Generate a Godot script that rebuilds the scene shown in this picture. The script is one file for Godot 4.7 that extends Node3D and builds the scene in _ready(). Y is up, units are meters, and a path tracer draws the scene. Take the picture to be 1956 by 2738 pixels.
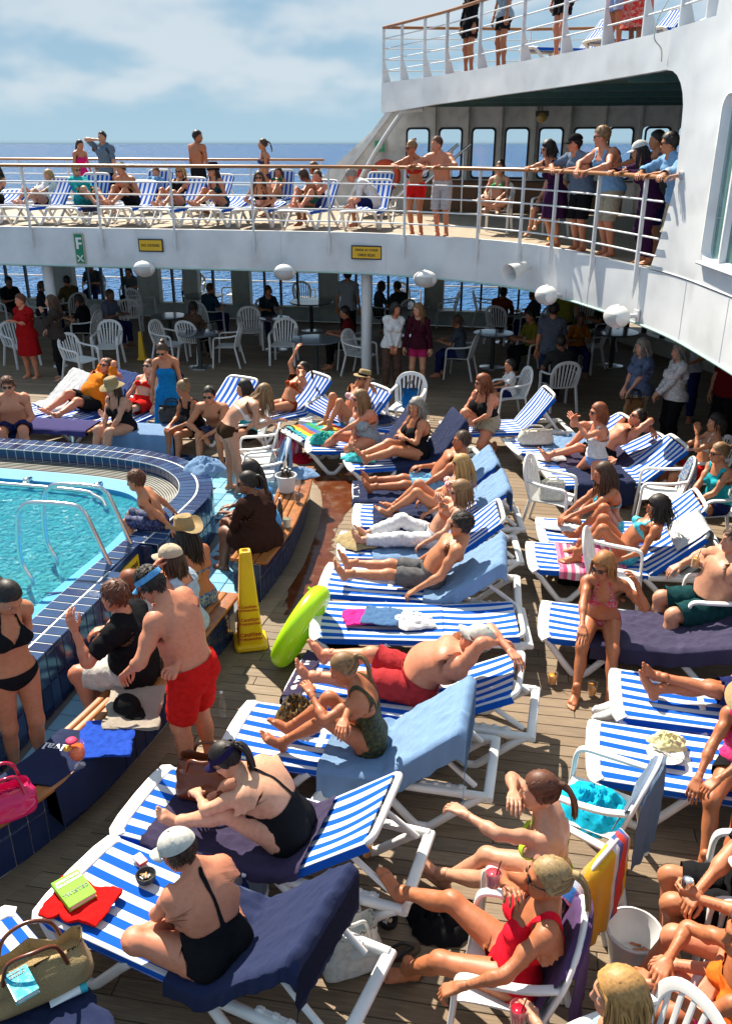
extends Node3D
# Crowded pool deck of a ship: world axes follow the ship, x along the deck planks, y up from the pool deck, z towards the viewer.
var mats := {}
var texs := {}
var used := {}
var rng := RandomNumberGenerator.new()
class MB:
	var v := PackedVector3Array()
	var n := PackedVector3Array()
	var uv := PackedVector2Array()
	var c := PackedColorArray()
	var i := PackedInt32Array()
	var col := Color(1, 1, 1)
	func vert(p: Vector3, q: Vector3, t := Vector2.ZERO) -> int:
		v.append(p); n.append(q); uv.append(t); c.append(col)
		return v.size() - 1
	func tri(a: Vector3, b: Vector3, d: Vector3) -> void:
		var q := (d - a).cross(b - a).normalized()
		var k := vert(a, q); vert(b, q); vert(d, q)
		i.append_array([k, k + 1, k + 2])
	func quad(a: Vector3, b: Vector3, d: Vector3, e: Vector3) -> void:
		var q := (d - a).cross(b - a).normalized()
		var k := vert(a, q, Vector2(0, 0)); vert(b, q, Vector2(1, 0)); vert(d, q, Vector2(1, 1)); vert(e, q, Vector2(0, 1))
		i.append_array([k, k + 1, k + 2, k, k + 2, k + 3])
	func loft(rows: Array, round_rows := false, caps := false, tile := Vector2(1, 1), flip := false) -> void:
		var m: int = rows[0].size()
		var base := v.size()
		var k: int = rows.size()
		var w: int = m + 1 if round_rows else m
		var nn := PackedVector3Array(); nn.resize(k * w)
		for a in k:
			var r: PackedVector3Array = rows[a]
			for b in w:
				v.append(r[b % m]); n.append(Vector3.UP); c.append(col)
				uv.append(Vector2(float(b) / (w - 1), float(a) / maxf(1.0, k - 1)) * tile)
		for a in k - 1:
			for b in w - 1:
				var p := a * w + b
				var q := p + w
				var p0 := v[base + p]; var p1 := v[base + p + 1]; var q0 := v[base + q]; var q1 := v[base + q + 1]
				var f := (q0 - p1).cross(q1 - p0)
				if flip:
					f = -f
				nn[p] += f; nn[p + 1] += f; nn[q] += f; nn[q + 1] += f
				if flip:
					i.append_array([base + p, base + q, base + p + 1, base + p + 1, base + q, base + q + 1])
				else:
					i.append_array([base + p, base + p + 1, base + q, base + p + 1, base + q + 1, base + q])
		if round_rows:
			for a in k:
				var s := nn[a * w] + nn[a * w + w - 1]
				nn[a * w] = s; nn[a * w + w - 1] = s
		for a in k * w:
			n[base + a] = nn[a].normalized() if nn[a].length_squared() > 1e-16 else Vector3.UP
		if caps:
			for e in [0, k - 1]:
				var r: PackedVector3Array = rows[e]
				var mid := Vector3.ZERO
				for p in r: mid += p
				mid /= m
				for b in m:
					if (e == 0) != flip: tri(mid, r[(b + 1) % m], r[b])
					else: tri(mid, r[b], r[(b + 1) % m])
	func tube(path: Array, rad, sides := 8, closed := false, caps := true, squash := 1.0, up0 := Vector3(0.13, 0.97, 0.2)) -> void:
		var k := path.size()
		var rows := []
		var up := up0
		for a in k:
			var p: Vector3 = path[a]
			var t: Vector3
			if closed: t = (path[(a + 1) % k] - path[(a + k - 1) % k]).normalized()
			else: t = (path[mini(a + 1, k - 1)] - path[maxi(a - 1, 0)]).normalized()
			var s := t.cross(up).normalized()
			if s.length_squared() < 0.5: s = t.cross(Vector3(1, 0, 0.3)).normalized()
			up = s.cross(t).normalized()
			var r: float = rad if (rad is float or rad is int) else rad[a]
			var ring := PackedVector3Array()
			for b in sides:
				var g := TAU * b / sides
				ring.append(p + s * cos(g) * r + up * sin(g) * r * squash)
			rows.append(ring)
		if closed: rows.append(rows[0])
		loft(rows, true, caps and not closed)
	func lathe(at: Vector3, prof: Array, sides := 16, caps := true, sx := 1.0, sz := 1.0) -> void:
		var rows := []
		for p in prof:
			var ring := PackedVector3Array()
			for b in sides:
				var g := TAU * b / sides
				ring.append(at + Vector3(cos(g) * p[0] * sx, p[1], sin(g) * p[0] * sz))
			rows.append(ring)
		loft(rows, true, caps, Vector2(1, 1), true)
	func box(at: Vector3, s: Vector3, bas := Basis.IDENTITY, bev := 0.0) -> void:
		var h := s * 0.5
		if bev <= 0.0:
			for ax in 3:
				for sg in [-1.0, 1.0]:
					var d := Vector3.ZERO; d[ax] = sg
					var e := Vector3.ZERO; e[(ax + 1) % 3] = 1.0
					var f := Vector3.ZERO; f[(ax + 2) % 3] = 1.0 * sg
					quad(at + bas * ((d - e - f) * h), at + bas * ((d - e + f) * h), at + bas * ((d + e + f) * h), at + bas * ((d + e - f) * h))
			return
		var g := h - Vector3.ONE * bev
		for ax in 3:
			for sg in [-1.0, 1.0]:
				var d := Vector3.ZERO; d[ax] = sg
				var e := Vector3.ZERO; e[(ax + 1) % 3] = 1.0
				var f := Vector3.ZERO; f[(ax + 2) % 3] = 1.0 * sg
				var o := d * h
				quad(at + bas * (o + (-e - f) * g), at + bas * (o + (-e + f) * g), at + bas * (o + (e + f) * g), at + bas * (o + (e - f) * g))
				for se in [-1.0, 1.0]:
					var oe: Vector3 = e * se * h
					var a0: Vector3 = d * h + e * se * g - f * g
					var a1: Vector3 = d * h + e * se * g + f * g
					var b0: Vector3 = d * g + oe - f * g
					var b1: Vector3 = d * g + oe + f * g
					if se > 0: quad(at + bas * a0, at + bas * a1, at + bas * b1, at + bas * b0)
					else: quad(at + bas * b0, at + bas * b1, at + bas * a1, at + bas * a0)
		for sx in [-1.0, 1.0]:
			for sy in [-1.0, 1.0]:
				for sz in [-1.0, 1.0]:
					var k := Vector3(sx, sy, sz)
					var a := at + bas * Vector3(k.x * h.x, k.y * g.y, k.z * g.z)
					var b := at + bas * Vector3(k.x * g.x, k.y * h.y, k.z * g.z)
					var d := at + bas * Vector3(k.x * g.x, k.y * g.y, k.z * h.z)
					if sx * sy * sz > 0: tri(a, d, b)
					else: tri(a, b, d)
	func slab(outline: PackedVector2Array, at: Vector3, ax: Vector3, ay: Vector3, thick: float) -> void:
		var az := ax.cross(ay).normalized() * thick * 0.5
		var ids := Geometry2D.triangulate_polygon(outline)
		var m := outline.size()
		for sg in [1.0, -1.0]:
			var k := v.size()
			for p in outline:
				vert(at + ax * p.x + ay * p.y + az * sg, (az * sg).normalized(), p)
			for a in range(0, ids.size(), 3):
				if sg > 0: i.append_array([k + ids[a], k + ids[a + 2], k + ids[a + 1]])
				else: i.append_array([k + ids[a], k + ids[a + 1], k + ids[a + 2]])
		for a in m:
			var p := outline[a]; var q := outline[(a + 1) % m]
			var p3 := at + ax * p.x + ay * p.y; var q3 := at + ax * q.x + ay * q.y
			quad(p3 - az, q3 - az, q3 + az, p3 + az)
	func mesh(m: Material) -> ArrayMesh:
		for k in range(0, i.size(), 3):
			var p := i[k]; var q := i[k + 1]; var r := i[k + 2]
			if (v[r] - v[p]).cross(v[q] - v[p]).dot(n[p] + n[q] + n[r]) < 0.0:
				i[k + 1] = r; i[k + 2] = q
		var a := []
		a.resize(Mesh.ARRAY_MAX)
		a[Mesh.ARRAY_VERTEX] = v; a[Mesh.ARRAY_NORMAL] = n; a[Mesh.ARRAY_TEX_UV] = uv; a[Mesh.ARRAY_COLOR] = c; a[Mesh.ARRAY_INDEX] = i
		var r := ArrayMesh.new()
		r.add_surface_from_arrays(Mesh.PRIMITIVE_TRIANGLES, a)
		r.surface_set_material(0, m)
		return r
func numbered(called: String) -> String:
	if not used.has(called):
		used[called] = 0
		return called
	used[called] += 1
	return "%s_%03d" % [called, used[called]]
func tag(o: Node3D, label: String, category: String, group := "") -> Node3D:
	o.set_meta("label", label); o.set_meta("category", category)
	if group: o.set_meta("group", group)
	return o
func node(called: String, at := Vector3.ZERO, turn := 0.0) -> Node3D:
	var o := Node3D.new()
	o.name = numbered(called)
	add_child(o, true)
	o.position = at; o.rotation.y = turn
	return o
func put(called: String, m, parent: Node3D = null, mat: Material = null) -> MeshInstance3D:
	var o := MeshInstance3D.new()
	o.mesh = m.mesh(mat) if m is MB else m
	if parent:
		o.name = called
		parent.add_child(o, true)
	else:
		o.name = numbered(called)
		add_child(o, true)
	return o
func structure(called: String, m = null, mat: Material = null) -> Node3D:
	var o: Node3D = put(called, m, null, mat) if m != null else node(called)
	o.set_meta("kind", "structure")
	return o
func copy_of(o: Node3D, at: Vector3, turn: float, called := "") -> Node3D:
	var r: Node3D = o.duplicate()
	r.name = numbered(called if called else String(o.get_meta("base_name", o.name)))
	add_child(r, true)
	r.position = at; r.rotation.y = turn
	return r
# ---------------------------------------------------------------- materials
func lin(r: float, g: float, b: float) -> Color:
	return Color(r, g, b).linear_to_srgb()
func noise_tex(key: String, freq: float, ramp: Array, size := 256, octaves := 4, kind := FastNoiseLite.TYPE_SIMPLEX_SMOOTH, bump := 0.0, sd := 1) -> NoiseTexture2D:
	if texs.has(key): return texs[key]
	var f := FastNoiseLite.new()
	f.noise_type = kind; f.frequency = freq; f.seed = sd
	f.fractal_octaves = octaves
	var t := NoiseTexture2D.new()
	t.width = size; t.height = size; t.seamless = true; t.noise = f
	if bump > 0.0:
		t.as_normal_map = true; t.bump_strength = bump
	elif ramp.size():
		var g := Gradient.new()
		var o := PackedFloat32Array(); var cs := PackedColorArray()
		for k in ramp:
			o.append(k[0]); cs.append(k[1])
		g.offsets = o; g.colors = cs
		t.color_ramp = g
	texs[key] = t
	return t
func grey(a: float) -> Color:
	return Color(a, a, a)
# linear base colour, roughness; look: "" plain, "mottle" slight patches, "cloth" woven, "terry" towel pile
func mat(key: String, col := Color(0.5, 0.5, 0.5), rough := 0.6, look := "", metal := 0.0) -> StandardMaterial3D:
	if mats.has(key): return mats[key]
	var m := StandardMaterial3D.new()
	m.resource_name = key
	m.albedo_color = lin(col.r, col.g, col.b)
	m.roughness = rough; m.metallic = metal
	if look == "skin":
		m.albedo_texture = noise_tex("skin_t", 0.02, [[0.0, Color(0.92, 0.83, 0.8)], [0.4, Color(0.97, 0.94, 0.92)], [0.7, Color(1, 0.98, 0.97)], [1.0, Color(1, 0.93, 0.89)]], 512, 6)
		m.uv1_triplanar = true; m.uv1_scale = Vector3.ONE * 2.2
	elif look == "mottle":
		m.albedo_texture = noise_tex("mottle", 0.012, [[0.0, grey(0.86)], [0.5, grey(0.96)], [1.0, grey(1.0)]], 256, 5)
		m.uv1_triplanar = true; m.uv1_scale = Vector3.ONE * 0.8
	elif look == "cloth":
		m.albedo_texture = noise_tex("mottle2", 0.03, [[0.0, grey(0.82)], [0.5, grey(0.95)], [1.0, grey(1.0)]], 256, 5)
		m.uv1_triplanar = true; m.uv1_scale = Vector3.ONE * 2.5
		m.normal_enabled = true; m.normal_scale = 0.6
		m.normal_texture = noise_tex("creases", 0.02, [], 256, 4, FastNoiseLite.TYPE_SIMPLEX_SMOOTH, 6.0, 5)
	elif look == "terry":
		m.albedo_texture = noise_tex("pile", 0.22, [[0.0, grey(0.62)], [0.5, grey(0.9)], [1.0, grey(1.0)]], 512, 3)
		m.uv1_triplanar = true; m.uv1_scale = Vector3.ONE * 2.2
		m.normal_enabled = true; m.normal_scale = 1.0
		m.normal_texture = noise_tex("pile_n", 0.2, [], 512, 3, FastNoiseLite.TYPE_SIMPLEX_SMOOTH, 9.0, 7)
	mats[key] = m
	return m
func image_mat(key: String, im: Image, rough := 0.6) -> StandardMaterial3D:
	var m := StandardMaterial3D.new()
	m.resource_name = key
	m.albedo_texture = ImageTexture.create_from_image(im)
	m.roughness = rough
	mats[key] = m
	return m
func curve_pts(keys: Array, per := 6) -> PackedVector3Array:
	var r := PackedVector3Array()
	var k := keys.size()
	for a in k - 1:
		var p0: Vector3 = keys[maxi(a - 1, 0)]; var p1: Vector3 = keys[a]; var p2: Vector3 = keys[a + 1]; var p3: Vector3 = keys[mini(a + 2, k - 1)]
		for b in per:
			r.append(p1.cubic_interpolate(p2, p0, p3, float(b) / per))
	r.append(keys[k - 1])
	return r
func offset_curve(path: PackedVector3Array, d: float) -> PackedVector3Array:
	var r := PackedVector3Array()
	var k := path.size()
	for a in k:
		var t := (path[mini(a + 1, k - 1)] - path[maxi(a - 1, 0)])
		t.y = 0
		t = t.normalized()
		r.append(path[a] + Vector3(t.z, 0, -t.x) * d)
	return r
func lift(path: PackedVector3Array, dy: float) -> PackedVector3Array:
	var r := PackedVector3Array()
	for p in path: r.append(p + Vector3(0, dy, 0))
	return r
func text_mesh(s: String, size: float, depth := 0.002, font := "Droid Sans") -> TextMesh:
	var t := TextMesh.new()
	t.text = s
	var f := SystemFont.new()
	f.font_names = PackedStringArray([font])
	f.font_weight = 700
	t.font = f
	t.font_size = 64
	t.pixel_size = size / 64.0
	t.depth = depth
	return t
func letters(called: String, s: String, size: float, m: Material, parent: Node3D, xf: Transform3D, font := "Droid Sans") -> MeshInstance3D:
	var t := text_mesh(s, size, 0.003, font)
	t.material = m
	var o := put(called, t, parent)
	o.transform = xf
	return o
const MID := 2.8      # promenade deck above the pool deck
const TOP := 5.6      # sun deck above the pool deck
var edge_mid: PackedVector3Array
var edge_top: PackedVector3Array
var M_white: StandardMaterial3D
var M_resin: StandardMaterial3D
var M_steel: StandardMaterial3D
var M_navy: StandardMaterial3D
var M_navy2: StandardMaterial3D
var M_grout: StandardMaterial3D
var M_sky_tile: StandardMaterial3D
var M_rail: StandardMaterial3D
var M_bench: Array = []
var M_black: StandardMaterial3D
func look_of_things() -> void:
	M_white = mat("ship_white_paint", Color(0.74, 0.76, 0.78), 0.4, "mottle")
	M_white.uv1_world_triplanar = true
	M_white.uv1_scale = Vector3.ONE * 0.33
	M_white.normal_enabled = true; M_white.normal_scale = 0.25
	M_white.normal_texture = noise_tex("plate", 0.012, [], 256, 2, FastNoiseLite.TYPE_SIMPLEX_SMOOTH, 5.0, 41)
	M_resin = mat("white_resin", Color(0.8, 0.8, 0.79), 0.38, "mottle")
	M_steel = mat("brushed_steel", Color(0.62, 0.63, 0.64), 0.22, "", 1.0)
	M_navy = mat("navy_tile", Color(0.014, 0.028, 0.095), 0.12, "mottle")
	M_navy2 = mat("royal_blue_tile", Color(0.028, 0.06, 0.15), 0.12, "mottle")
	M_grout = mat("grout", Color(0.72, 0.73, 0.72), 0.8, "mottle")
	M_sky_tile = mat("pale_blue_tile", Color(0.22, 0.48, 0.66), 0.2, "mottle")
	M_rail = mat("varnished_rail", Color(0.33, 0.13, 0.035), 0.3, "mottle")
	M_black = mat("black_rubber", Color(0.012, 0.012, 0.013), 0.5)
	for k in 3:
		var m := mat("teak_bench_%d" % k, [Color(0.42, 0.15, 0.035), Color(0.36, 0.12, 0.028), Color(0.47, 0.18, 0.045)][k], 0.35)
		m.albedo_texture = grain_tex()
		m.uv1_triplanar = true; m.uv1_world_triplanar = true; m.uv1_scale = Vector3(1.0, 1.0, 0.15) * 2.0
		M_bench.append(m)
func grain_tex() -> Texture2D:
	if texs.has("grain"): return texs["grain"]
	var im := Image.create(256, 256, false, Image.FORMAT_RGB8)
	var f := FastNoiseLite.new(); f.frequency = 0.05; f.fractal_octaves = 4; f.seed = 3
	var g := FastNoiseLite.new(); g.frequency = 0.35; g.seed = 9
	for y in 256:
		for x in 256:
			var a := 0.86 + 0.16 * f.get_noise_2d(x * 0.35, y * 2.0) + 0.1 * g.get_noise_2d(x * 0.1, y)
			im.set_pixel(x, y, Color(a, a * 0.985, a * 0.965))
	texs["grain"] = ImageTexture.create_from_image(im)
	return texs["grain"]
func sky_image() -> Image:
	var w := 2048; var h := 1024
	var im := Image.create(w, h, false, Image.FORMAT_RGBF)
	var f := FastNoiseLite.new(); f.frequency = 1.0; f.fractal_octaves = 6; f.seed = 21; f.fractal_gain = 0.55
	var g := FastNoiseLite.new(); g.frequency = 1.0; g.fractal_octaves = 3; g.seed = 4
	for y in h:
		var el := PI * (0.5 - (y + 0.5) / h)
		if el < -0.02:
			im.fill_rect(Rect2i(0, y, w, h - y), Color(0.2, 0.32, 0.42))
			break
		var s := maxf(0.0, sin(el))
		var t := pow(1.0 - s, 5.0)
		var base := Color(0.4, 0.7, 1.05).lerp(Color(0.68, 1.0, 1.2), t)
		var ce := cos(el)
		for x in w:
			var az := TAU * x / w
			var d := Vector3(sin(az) * ce, s, cos(az) * ce)
			var p := d / (s + 0.3) * 1.6
			var wide := g.get_noise_3d(p.x * 0.35, 7.0, p.z * 0.35)
			var a := f.get_noise_3d(p.x * 1.3, p.y * 2.6, p.z * 1.3)
			var cov := clampf((a * 1.5 + wide * 0.4 + 0.5) * 1.0, 0.0, 1.0) * smoothstep(0.005, 0.06, s)
			cov = cov * cov * (3.0 - 2.0 * cov) * 0.75
			im.set_pixel(x, y, base.lerp(Color(1.15, 1.27, 1.35), cov))
	return im
func set_stage() -> void:
	var cam := Camera3D.new()
	cam.name = "camera"
	add_child(cam)
	cam.position = Vector3(0, 4.36, 0)
	cam.rotation_degrees = Vector3(-23.17, 10.0, 0)
	cam.fov = 61.5; cam.near = 0.05; cam.far = 60000.0
	cam.current = true
	var e := Environment.new()
	e.background_mode = Environment.BG_SKY
	var sm := PanoramaSkyMaterial.new()
	sm.panorama = ImageTexture.create_from_image(sky_image())
	sm.energy_multiplier = 0.3
	var sky := Sky.new()
	sky.sky_material = sm
	e.sky = sky
	e.tonemap_mode = Environment.TONE_MAPPER_LINEAR
	e.tonemap_exposure = 2.1
	e.sdfgi_enabled = true; e.ssao_enabled = true; e.ssil_enabled = true
	var we := WorldEnvironment.new()
	we.name = "world_environment"
	we.environment = e
	add_child(we)
	var sun := DirectionalLight3D.new()
	sun.name = "sun"
	sun.light_color = Color(1.0, 0.955, 0.88)
	sun.light_energy = 1.6
	sun.light_angular_distance = 0.5
	sun.shadow_enabled = true
	add_child(sun)
	sun.look_at_from_position(Vector3.ZERO, Vector3(0.413, -0.766, 0.492))
func build_sea() -> void:
	var b := MB.new()
	b.quad(Vector3(-40000, -20, -40000), Vector3(40000, -20, -40000), Vector3(40000, -20, 3000), Vector3(-40000, -20, 3000))
	var m := mat("sea_water", Color(0.012, 0.1, 0.27), 0.3)
	m.metallic_specular = 0.25
	m.normal_enabled = true; m.normal_scale = 1.6
	m.normal_texture = noise_tex("waves", 0.02, [], 1024, 6, FastNoiseLite.TYPE_SIMPLEX_SMOOTH, 26.0, 11)
	m.uv1_triplanar = true; m.uv1_world_triplanar = true; m.uv1_scale = Vector3.ONE * 0.016
	structure("sea", b, m)
# wall given as polygons in (distance along path, height); bent along the path, with thickness inwards
func bent_wall(b: MB, polys: Array, path: PackedVector3Array, thick: float, cuts: Array) -> void:
	var len := PackedFloat32Array([0.0])
	for k in range(1, path.size()): len.append(len[k - 1] + path[k].distance_to(path[k - 1]))
	var total := len[len.size() - 1]
	var marks := []
	for l in len: marks.append(l)
	for l in cuts:
		if l > 0.0 and l < total: marks.append(l)
	marks.sort()
	var nrm := PackedVector3Array()
	for k in path.size():
		var t := path[mini(k + 1, path.size() - 1)] - path[maxi(k - 1, 0)]
		t.y = 0; t = t.normalized()
		nrm.append(Vector3(-t.z, 0, t.x))
	var place := func(p: Vector2, back: float) -> Array:
		var k := 0
		while k < len.size() - 2 and p.x > len[k + 1]: k += 1
		var f := clampf((p.x - len[k]) / maxf(1e-6, len[k + 1] - len[k]), 0.0, 1.0)
		var q := path[k].lerp(path[k + 1], f)
		var nn := nrm[k].lerp(nrm[k + 1], f).normalized()
		return [Vector3(q.x, p.y, q.z) - nn * back, nn]
	for s in marks.size() - 1:
		var s0: float = marks[s]; var s1: float = marks[s + 1]
		if s1 - s0 < 1e-4: continue
		var strip := PackedVector2Array([Vector2(s0, -50), Vector2(s1, -50), Vector2(s1, 50), Vector2(s0, 50)])
		for poly in polys:
			for r in Geometry2D.intersect_polygons(poly, strip):
				var ids := Geometry2D.triangulate_polygon(r)
				for side in [0.0, thick]:
					var k0 := b.v.size()
					for p in r:
						var pl: Array = place.call(p, side)
						b.vert(pl[0], pl[1] if side == 0.0 else -pl[1], p)
					for a in range(0, ids.size(), 3):
						b.i.append_array([k0 + ids[a], k0 + ids[a + 1], k0 + ids[a + 2]])
				for a in r.size():
					var p: Vector2 = r[a]; var q: Vector2 = r[(a + 1) % r.size()]
					if absf(p.x - q.x) < 1e-4 and (absf(p.x - s0) < 1e-4 or absf(p.x - s1) < 1e-4) and s0 > 1e-3 and s1 < total - 1e-3:
						continue
					b.quad(place.call(p, 0.0)[0], place.call(q, 0.0)[0], place.call(q, thick)[0], place.call(p, thick)[0])
func round_rect(x0: float, y0: float, x1: float, y1: float, r: float, per := 5) -> PackedVector2Array:
	var o := PackedVector2Array()
	for k in 4:
		var cx := [x1 - r, x0 + r, x0 + r, x1 - r][k] as float
		var cy := [y1 - r, y1 - r, y0 + r, y0 + r][k] as float
		for a in per + 1:
			var g := PI * 0.5 * (k + float(a) / per)
			o.append(Vector2(cx + cos(g) * r, cy + sin(g) * r))
	return o
func ring_mb(outer: PackedVector2Array, inner: PackedVector2Array, xf: Transform3D, thick: float) -> MB:
	var b := MB.new()
	var rows := []
	for a in outer.size() + 1:
		var p := outer[a % outer.size()]; var q := inner[a % outer.size()]
		rows.append(PackedVector3Array([xf * Vector3(p.x, p.y, -thick), xf * Vector3(p.x, p.y, 0), xf * Vector3(q.x, q.y, 0), xf * Vector3(q.x, q.y, -thick)]))
	for k in 3:
		var two := []
		for r in rows: two.append(PackedVector3Array([r[k], r[k + 1]]))
		b.loft(two)
	return b
func deck_polygon(edge: PackedVector3Array, y: float, far: float, right: float) -> MB:
	var o := PackedVector2Array()
	for p in edge: o.append(Vector2(p.x, p.z))
	o.append(Vector2(right, edge[edge.size() - 1].z)); o.append(Vector2(right, far)); o.append(Vector2(edge[0].x, far))
	var b := MB.new()
	b.slab(o, Vector3(0, y, 0), Vector3(1, 0, 0), Vector3(0, 0, 1), 0.06)
	return b
func build_decks() -> void:
	edge_mid = curve_pts([Vector3(-17, 0, -16.3), Vector3(-9, 0, -16.3), Vector3(-4.5, 0, -16.3), Vector3(-2.8, 0, -16.2), Vector3(-1.25, 0, -15.7), Vector3(-0.2, 0, -15.05), Vector3(0.5, 0, -14.25), Vector3(1.08, 0, -13.2), Vector3(1.55, 0, -12.15), Vector3(1.88, 0, -11.2), Vector3(2.1, 0, -10.2), Vector3(2.28, 0, -9.2), Vector3(2.4, 0, -8.0), Vector3(2.45, 0, -6.0)], 5)
	edge_top = curve_pts([Vector3(-3.42, 0, -21.4), Vector3(-2.5, 0, -20.1), Vector3(-1.6, 0, -18.75), Vector3(-0.3, 0, -16.4), Vector3(0.69, 0, -14.4), Vector3(1.4, 0, -12.7), Vector3(1.8, 0, -11.5)], 5)
	var teak := []
	for k in 5:
		var m := mat("deck_teak_%d" % k, [Color(0.265, 0.195, 0.128), Color(0.23, 0.168, 0.11), Color(0.29, 0.22, 0.145), Color(0.245, 0.175, 0.11), Color(0.215, 0.165, 0.115)][k], 0.72)
		m.albedo_texture = grain_tex()
		m.uv1_triplanar = true; m.uv1_world_triplanar = true; m.uv1_scale = Vector3(0.6, 0.6, 3.0)
		teak.append(m)
	var deck := structure("pool_deck")
	var bed := MB.new()
	bed.box(Vector3(3.05, -0.06, -9.0), Vector3(13.9, 0.1, 27.0))
	bed.box(Vector3(-10.45, -0.06, -16.3), Vector3(13.1, 0.1, 12.4))
	put("bed", bed, deck, mat("deck_caulk", Color(0.02, 0.018, 0.016), 0.8))
	var unit := MB.new()
	unit.box(Vector3(0, 0, 0), Vector3(1, 0.03, 0.119), Basis.IDENTITY, 0.002)
	var um := unit.mesh(null)
	rng.seed = 77
	var z := -2.6
	while z > -10.35:
		var x := -3.2 + rng.randf() * 1.6 if z > -6 else -2.6 + rng.randf() * 1.2
		var x0 := -3.4 if z > -4.5 else -2.75
		while x0 < 3.9 - (z + 2.6) * 0.05:
			var l := x - x0
			if l > 0.25:
				var o := put("plank", um, deck)
				o.position = Vector3(x0 + l * 0.5, 0.0 + rng.randf() * 0.0015, z)
				o.scale = Vector3(l - 0.006, 1, 1)
				o.material_override = teak[rng.randi() % 5]
				x0 = x
			x += 2.0 + rng.randf() * 1.3
		z -= 0.1255
	var rest := []
	for k in 5: rest.append(MB.new())
	while z > -22.3:
		var x0 := -17.0 + rng.randf() * 2.0
		while x0 < 8.0:
			var l := 2.0 + rng.randf() * 2.0
			if z >= -10.9 and x0 < -2.7:
				l = maxf(0.3, x0 + l + 2.7); x0 = -2.7
			if true:
				rest[rng.randi() % 5].box(Vector3(x0 + l * 0.5, rng.randf() * 0.0015, z), Vector3(l - 0.008, 0.03, 0.119))
			x0 += l
		z -= 0.1255
	for k in 5:
		put("far_planks", rest[k], deck, teak[k]).set_meta("kind", "stuff")
	var mid := structure("promenade_deck")
	put("floor", deck_polygon(offset_curve(edge_mid, 0.05), MID - 0.03, -24.9, 8.0), mid, mat("promenade_floor", Color(0.34, 0.275, 0.2), 0.75, "mottle"))
	put("ceiling", deck_polygon(offset_curve(edge_mid, 0.12), 2.33, -24.9, 8.0), mid, mat("ceiling_paint", Color(0.45, 0.46, 0.43), 0.6, "mottle"))
	var fb := MB.new()
	var total := 0.0
	for k in range(1, edge_mid.size()): total += edge_mid[k].distance_to(edge_mid[k - 1])
	bent_wall(fb, [PackedVector2Array([Vector2(0, 2.13), Vector2(total, 2.13), Vector2(total, 2.86), Vector2(0, 2.86)])], edge_mid, 0.09, [])
	put("fascia", fb, mid, M_white)
	for k in 9:
		var sm := MB.new()
		var q := edge_mid[mini(edge_mid.size() - 2, 4 + k * 6)]
		sm.tube([q + Vector3(0, 2.14, 0.003), q + Vector3(0, 2.85, 0.003)], 0.005, 5)
		put("weld_seam", sm, mid, M_white)
	var lip := MB.new()
	lip.tube(Array(lift(offset_curve(edge_mid, -0.008), 2.135)), 0.016, 6)
	put("drip_edge", lip, mid, mat("pale_green_paint", Color(0.35, 0.55, 0.5), 0.5))
	var top := structure("sun_deck")
	put("floor", deck_polygon(offset_curve(edge_top, 0.05), TOP - 0.04, -23.4, 8.0), top, mat("promenade_floor"))
	put("ceiling", deck_polygon(offset_curve(edge_top, 0.1), 5.24, -23.4, 8.0), top, mat("green_ceiling", Color(0.05, 0.12, 0.1), 0.5, "mottle"))
	var ub := MB.new()
	var tl := 0.0
	for k in range(1, edge_top.size()): tl += edge_top[k].distance_to(edge_top[k - 1])
	bent_wall(ub, [PackedVector2Array([Vector2(0, 5.0), Vector2(2.5, 5.1), Vector2(5.5, 5.15), Vector2(tl, 5.2), Vector2(tl, 5.62), Vector2(0, 5.62)])], edge_top, 0.1, [])
	put("fascia", ub, top, M_white)
	var ulip := MB.new()
	ulip.tube(Array(lift(offset_curve(edge_top, 0.03), 5.1)), 0.02, 6)
	var beams := MB.new()
	for k in 5:
		var bx: float = [1.25, 0.3, -0.75, -1.85, -2.9][k]
		beams.box(Vector3((bx + 7.8) * 0.5, 5.17, -13.5 - k * 2.0), Vector3(7.8 - bx, 0.09, 0.1))
	put("beam", beams, top, mat("green_ceiling"))
	var seam := MB.new()
	seam.tube([edge_top[edge_top.size() - 3] + Vector3(-0.004, 5.2, 0), edge_top[edge_top.size() - 3] + Vector3(-0.004, 5.61, 0)], 0.004, 5)
	put("weld_seam", seam, top, M_white)
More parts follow.
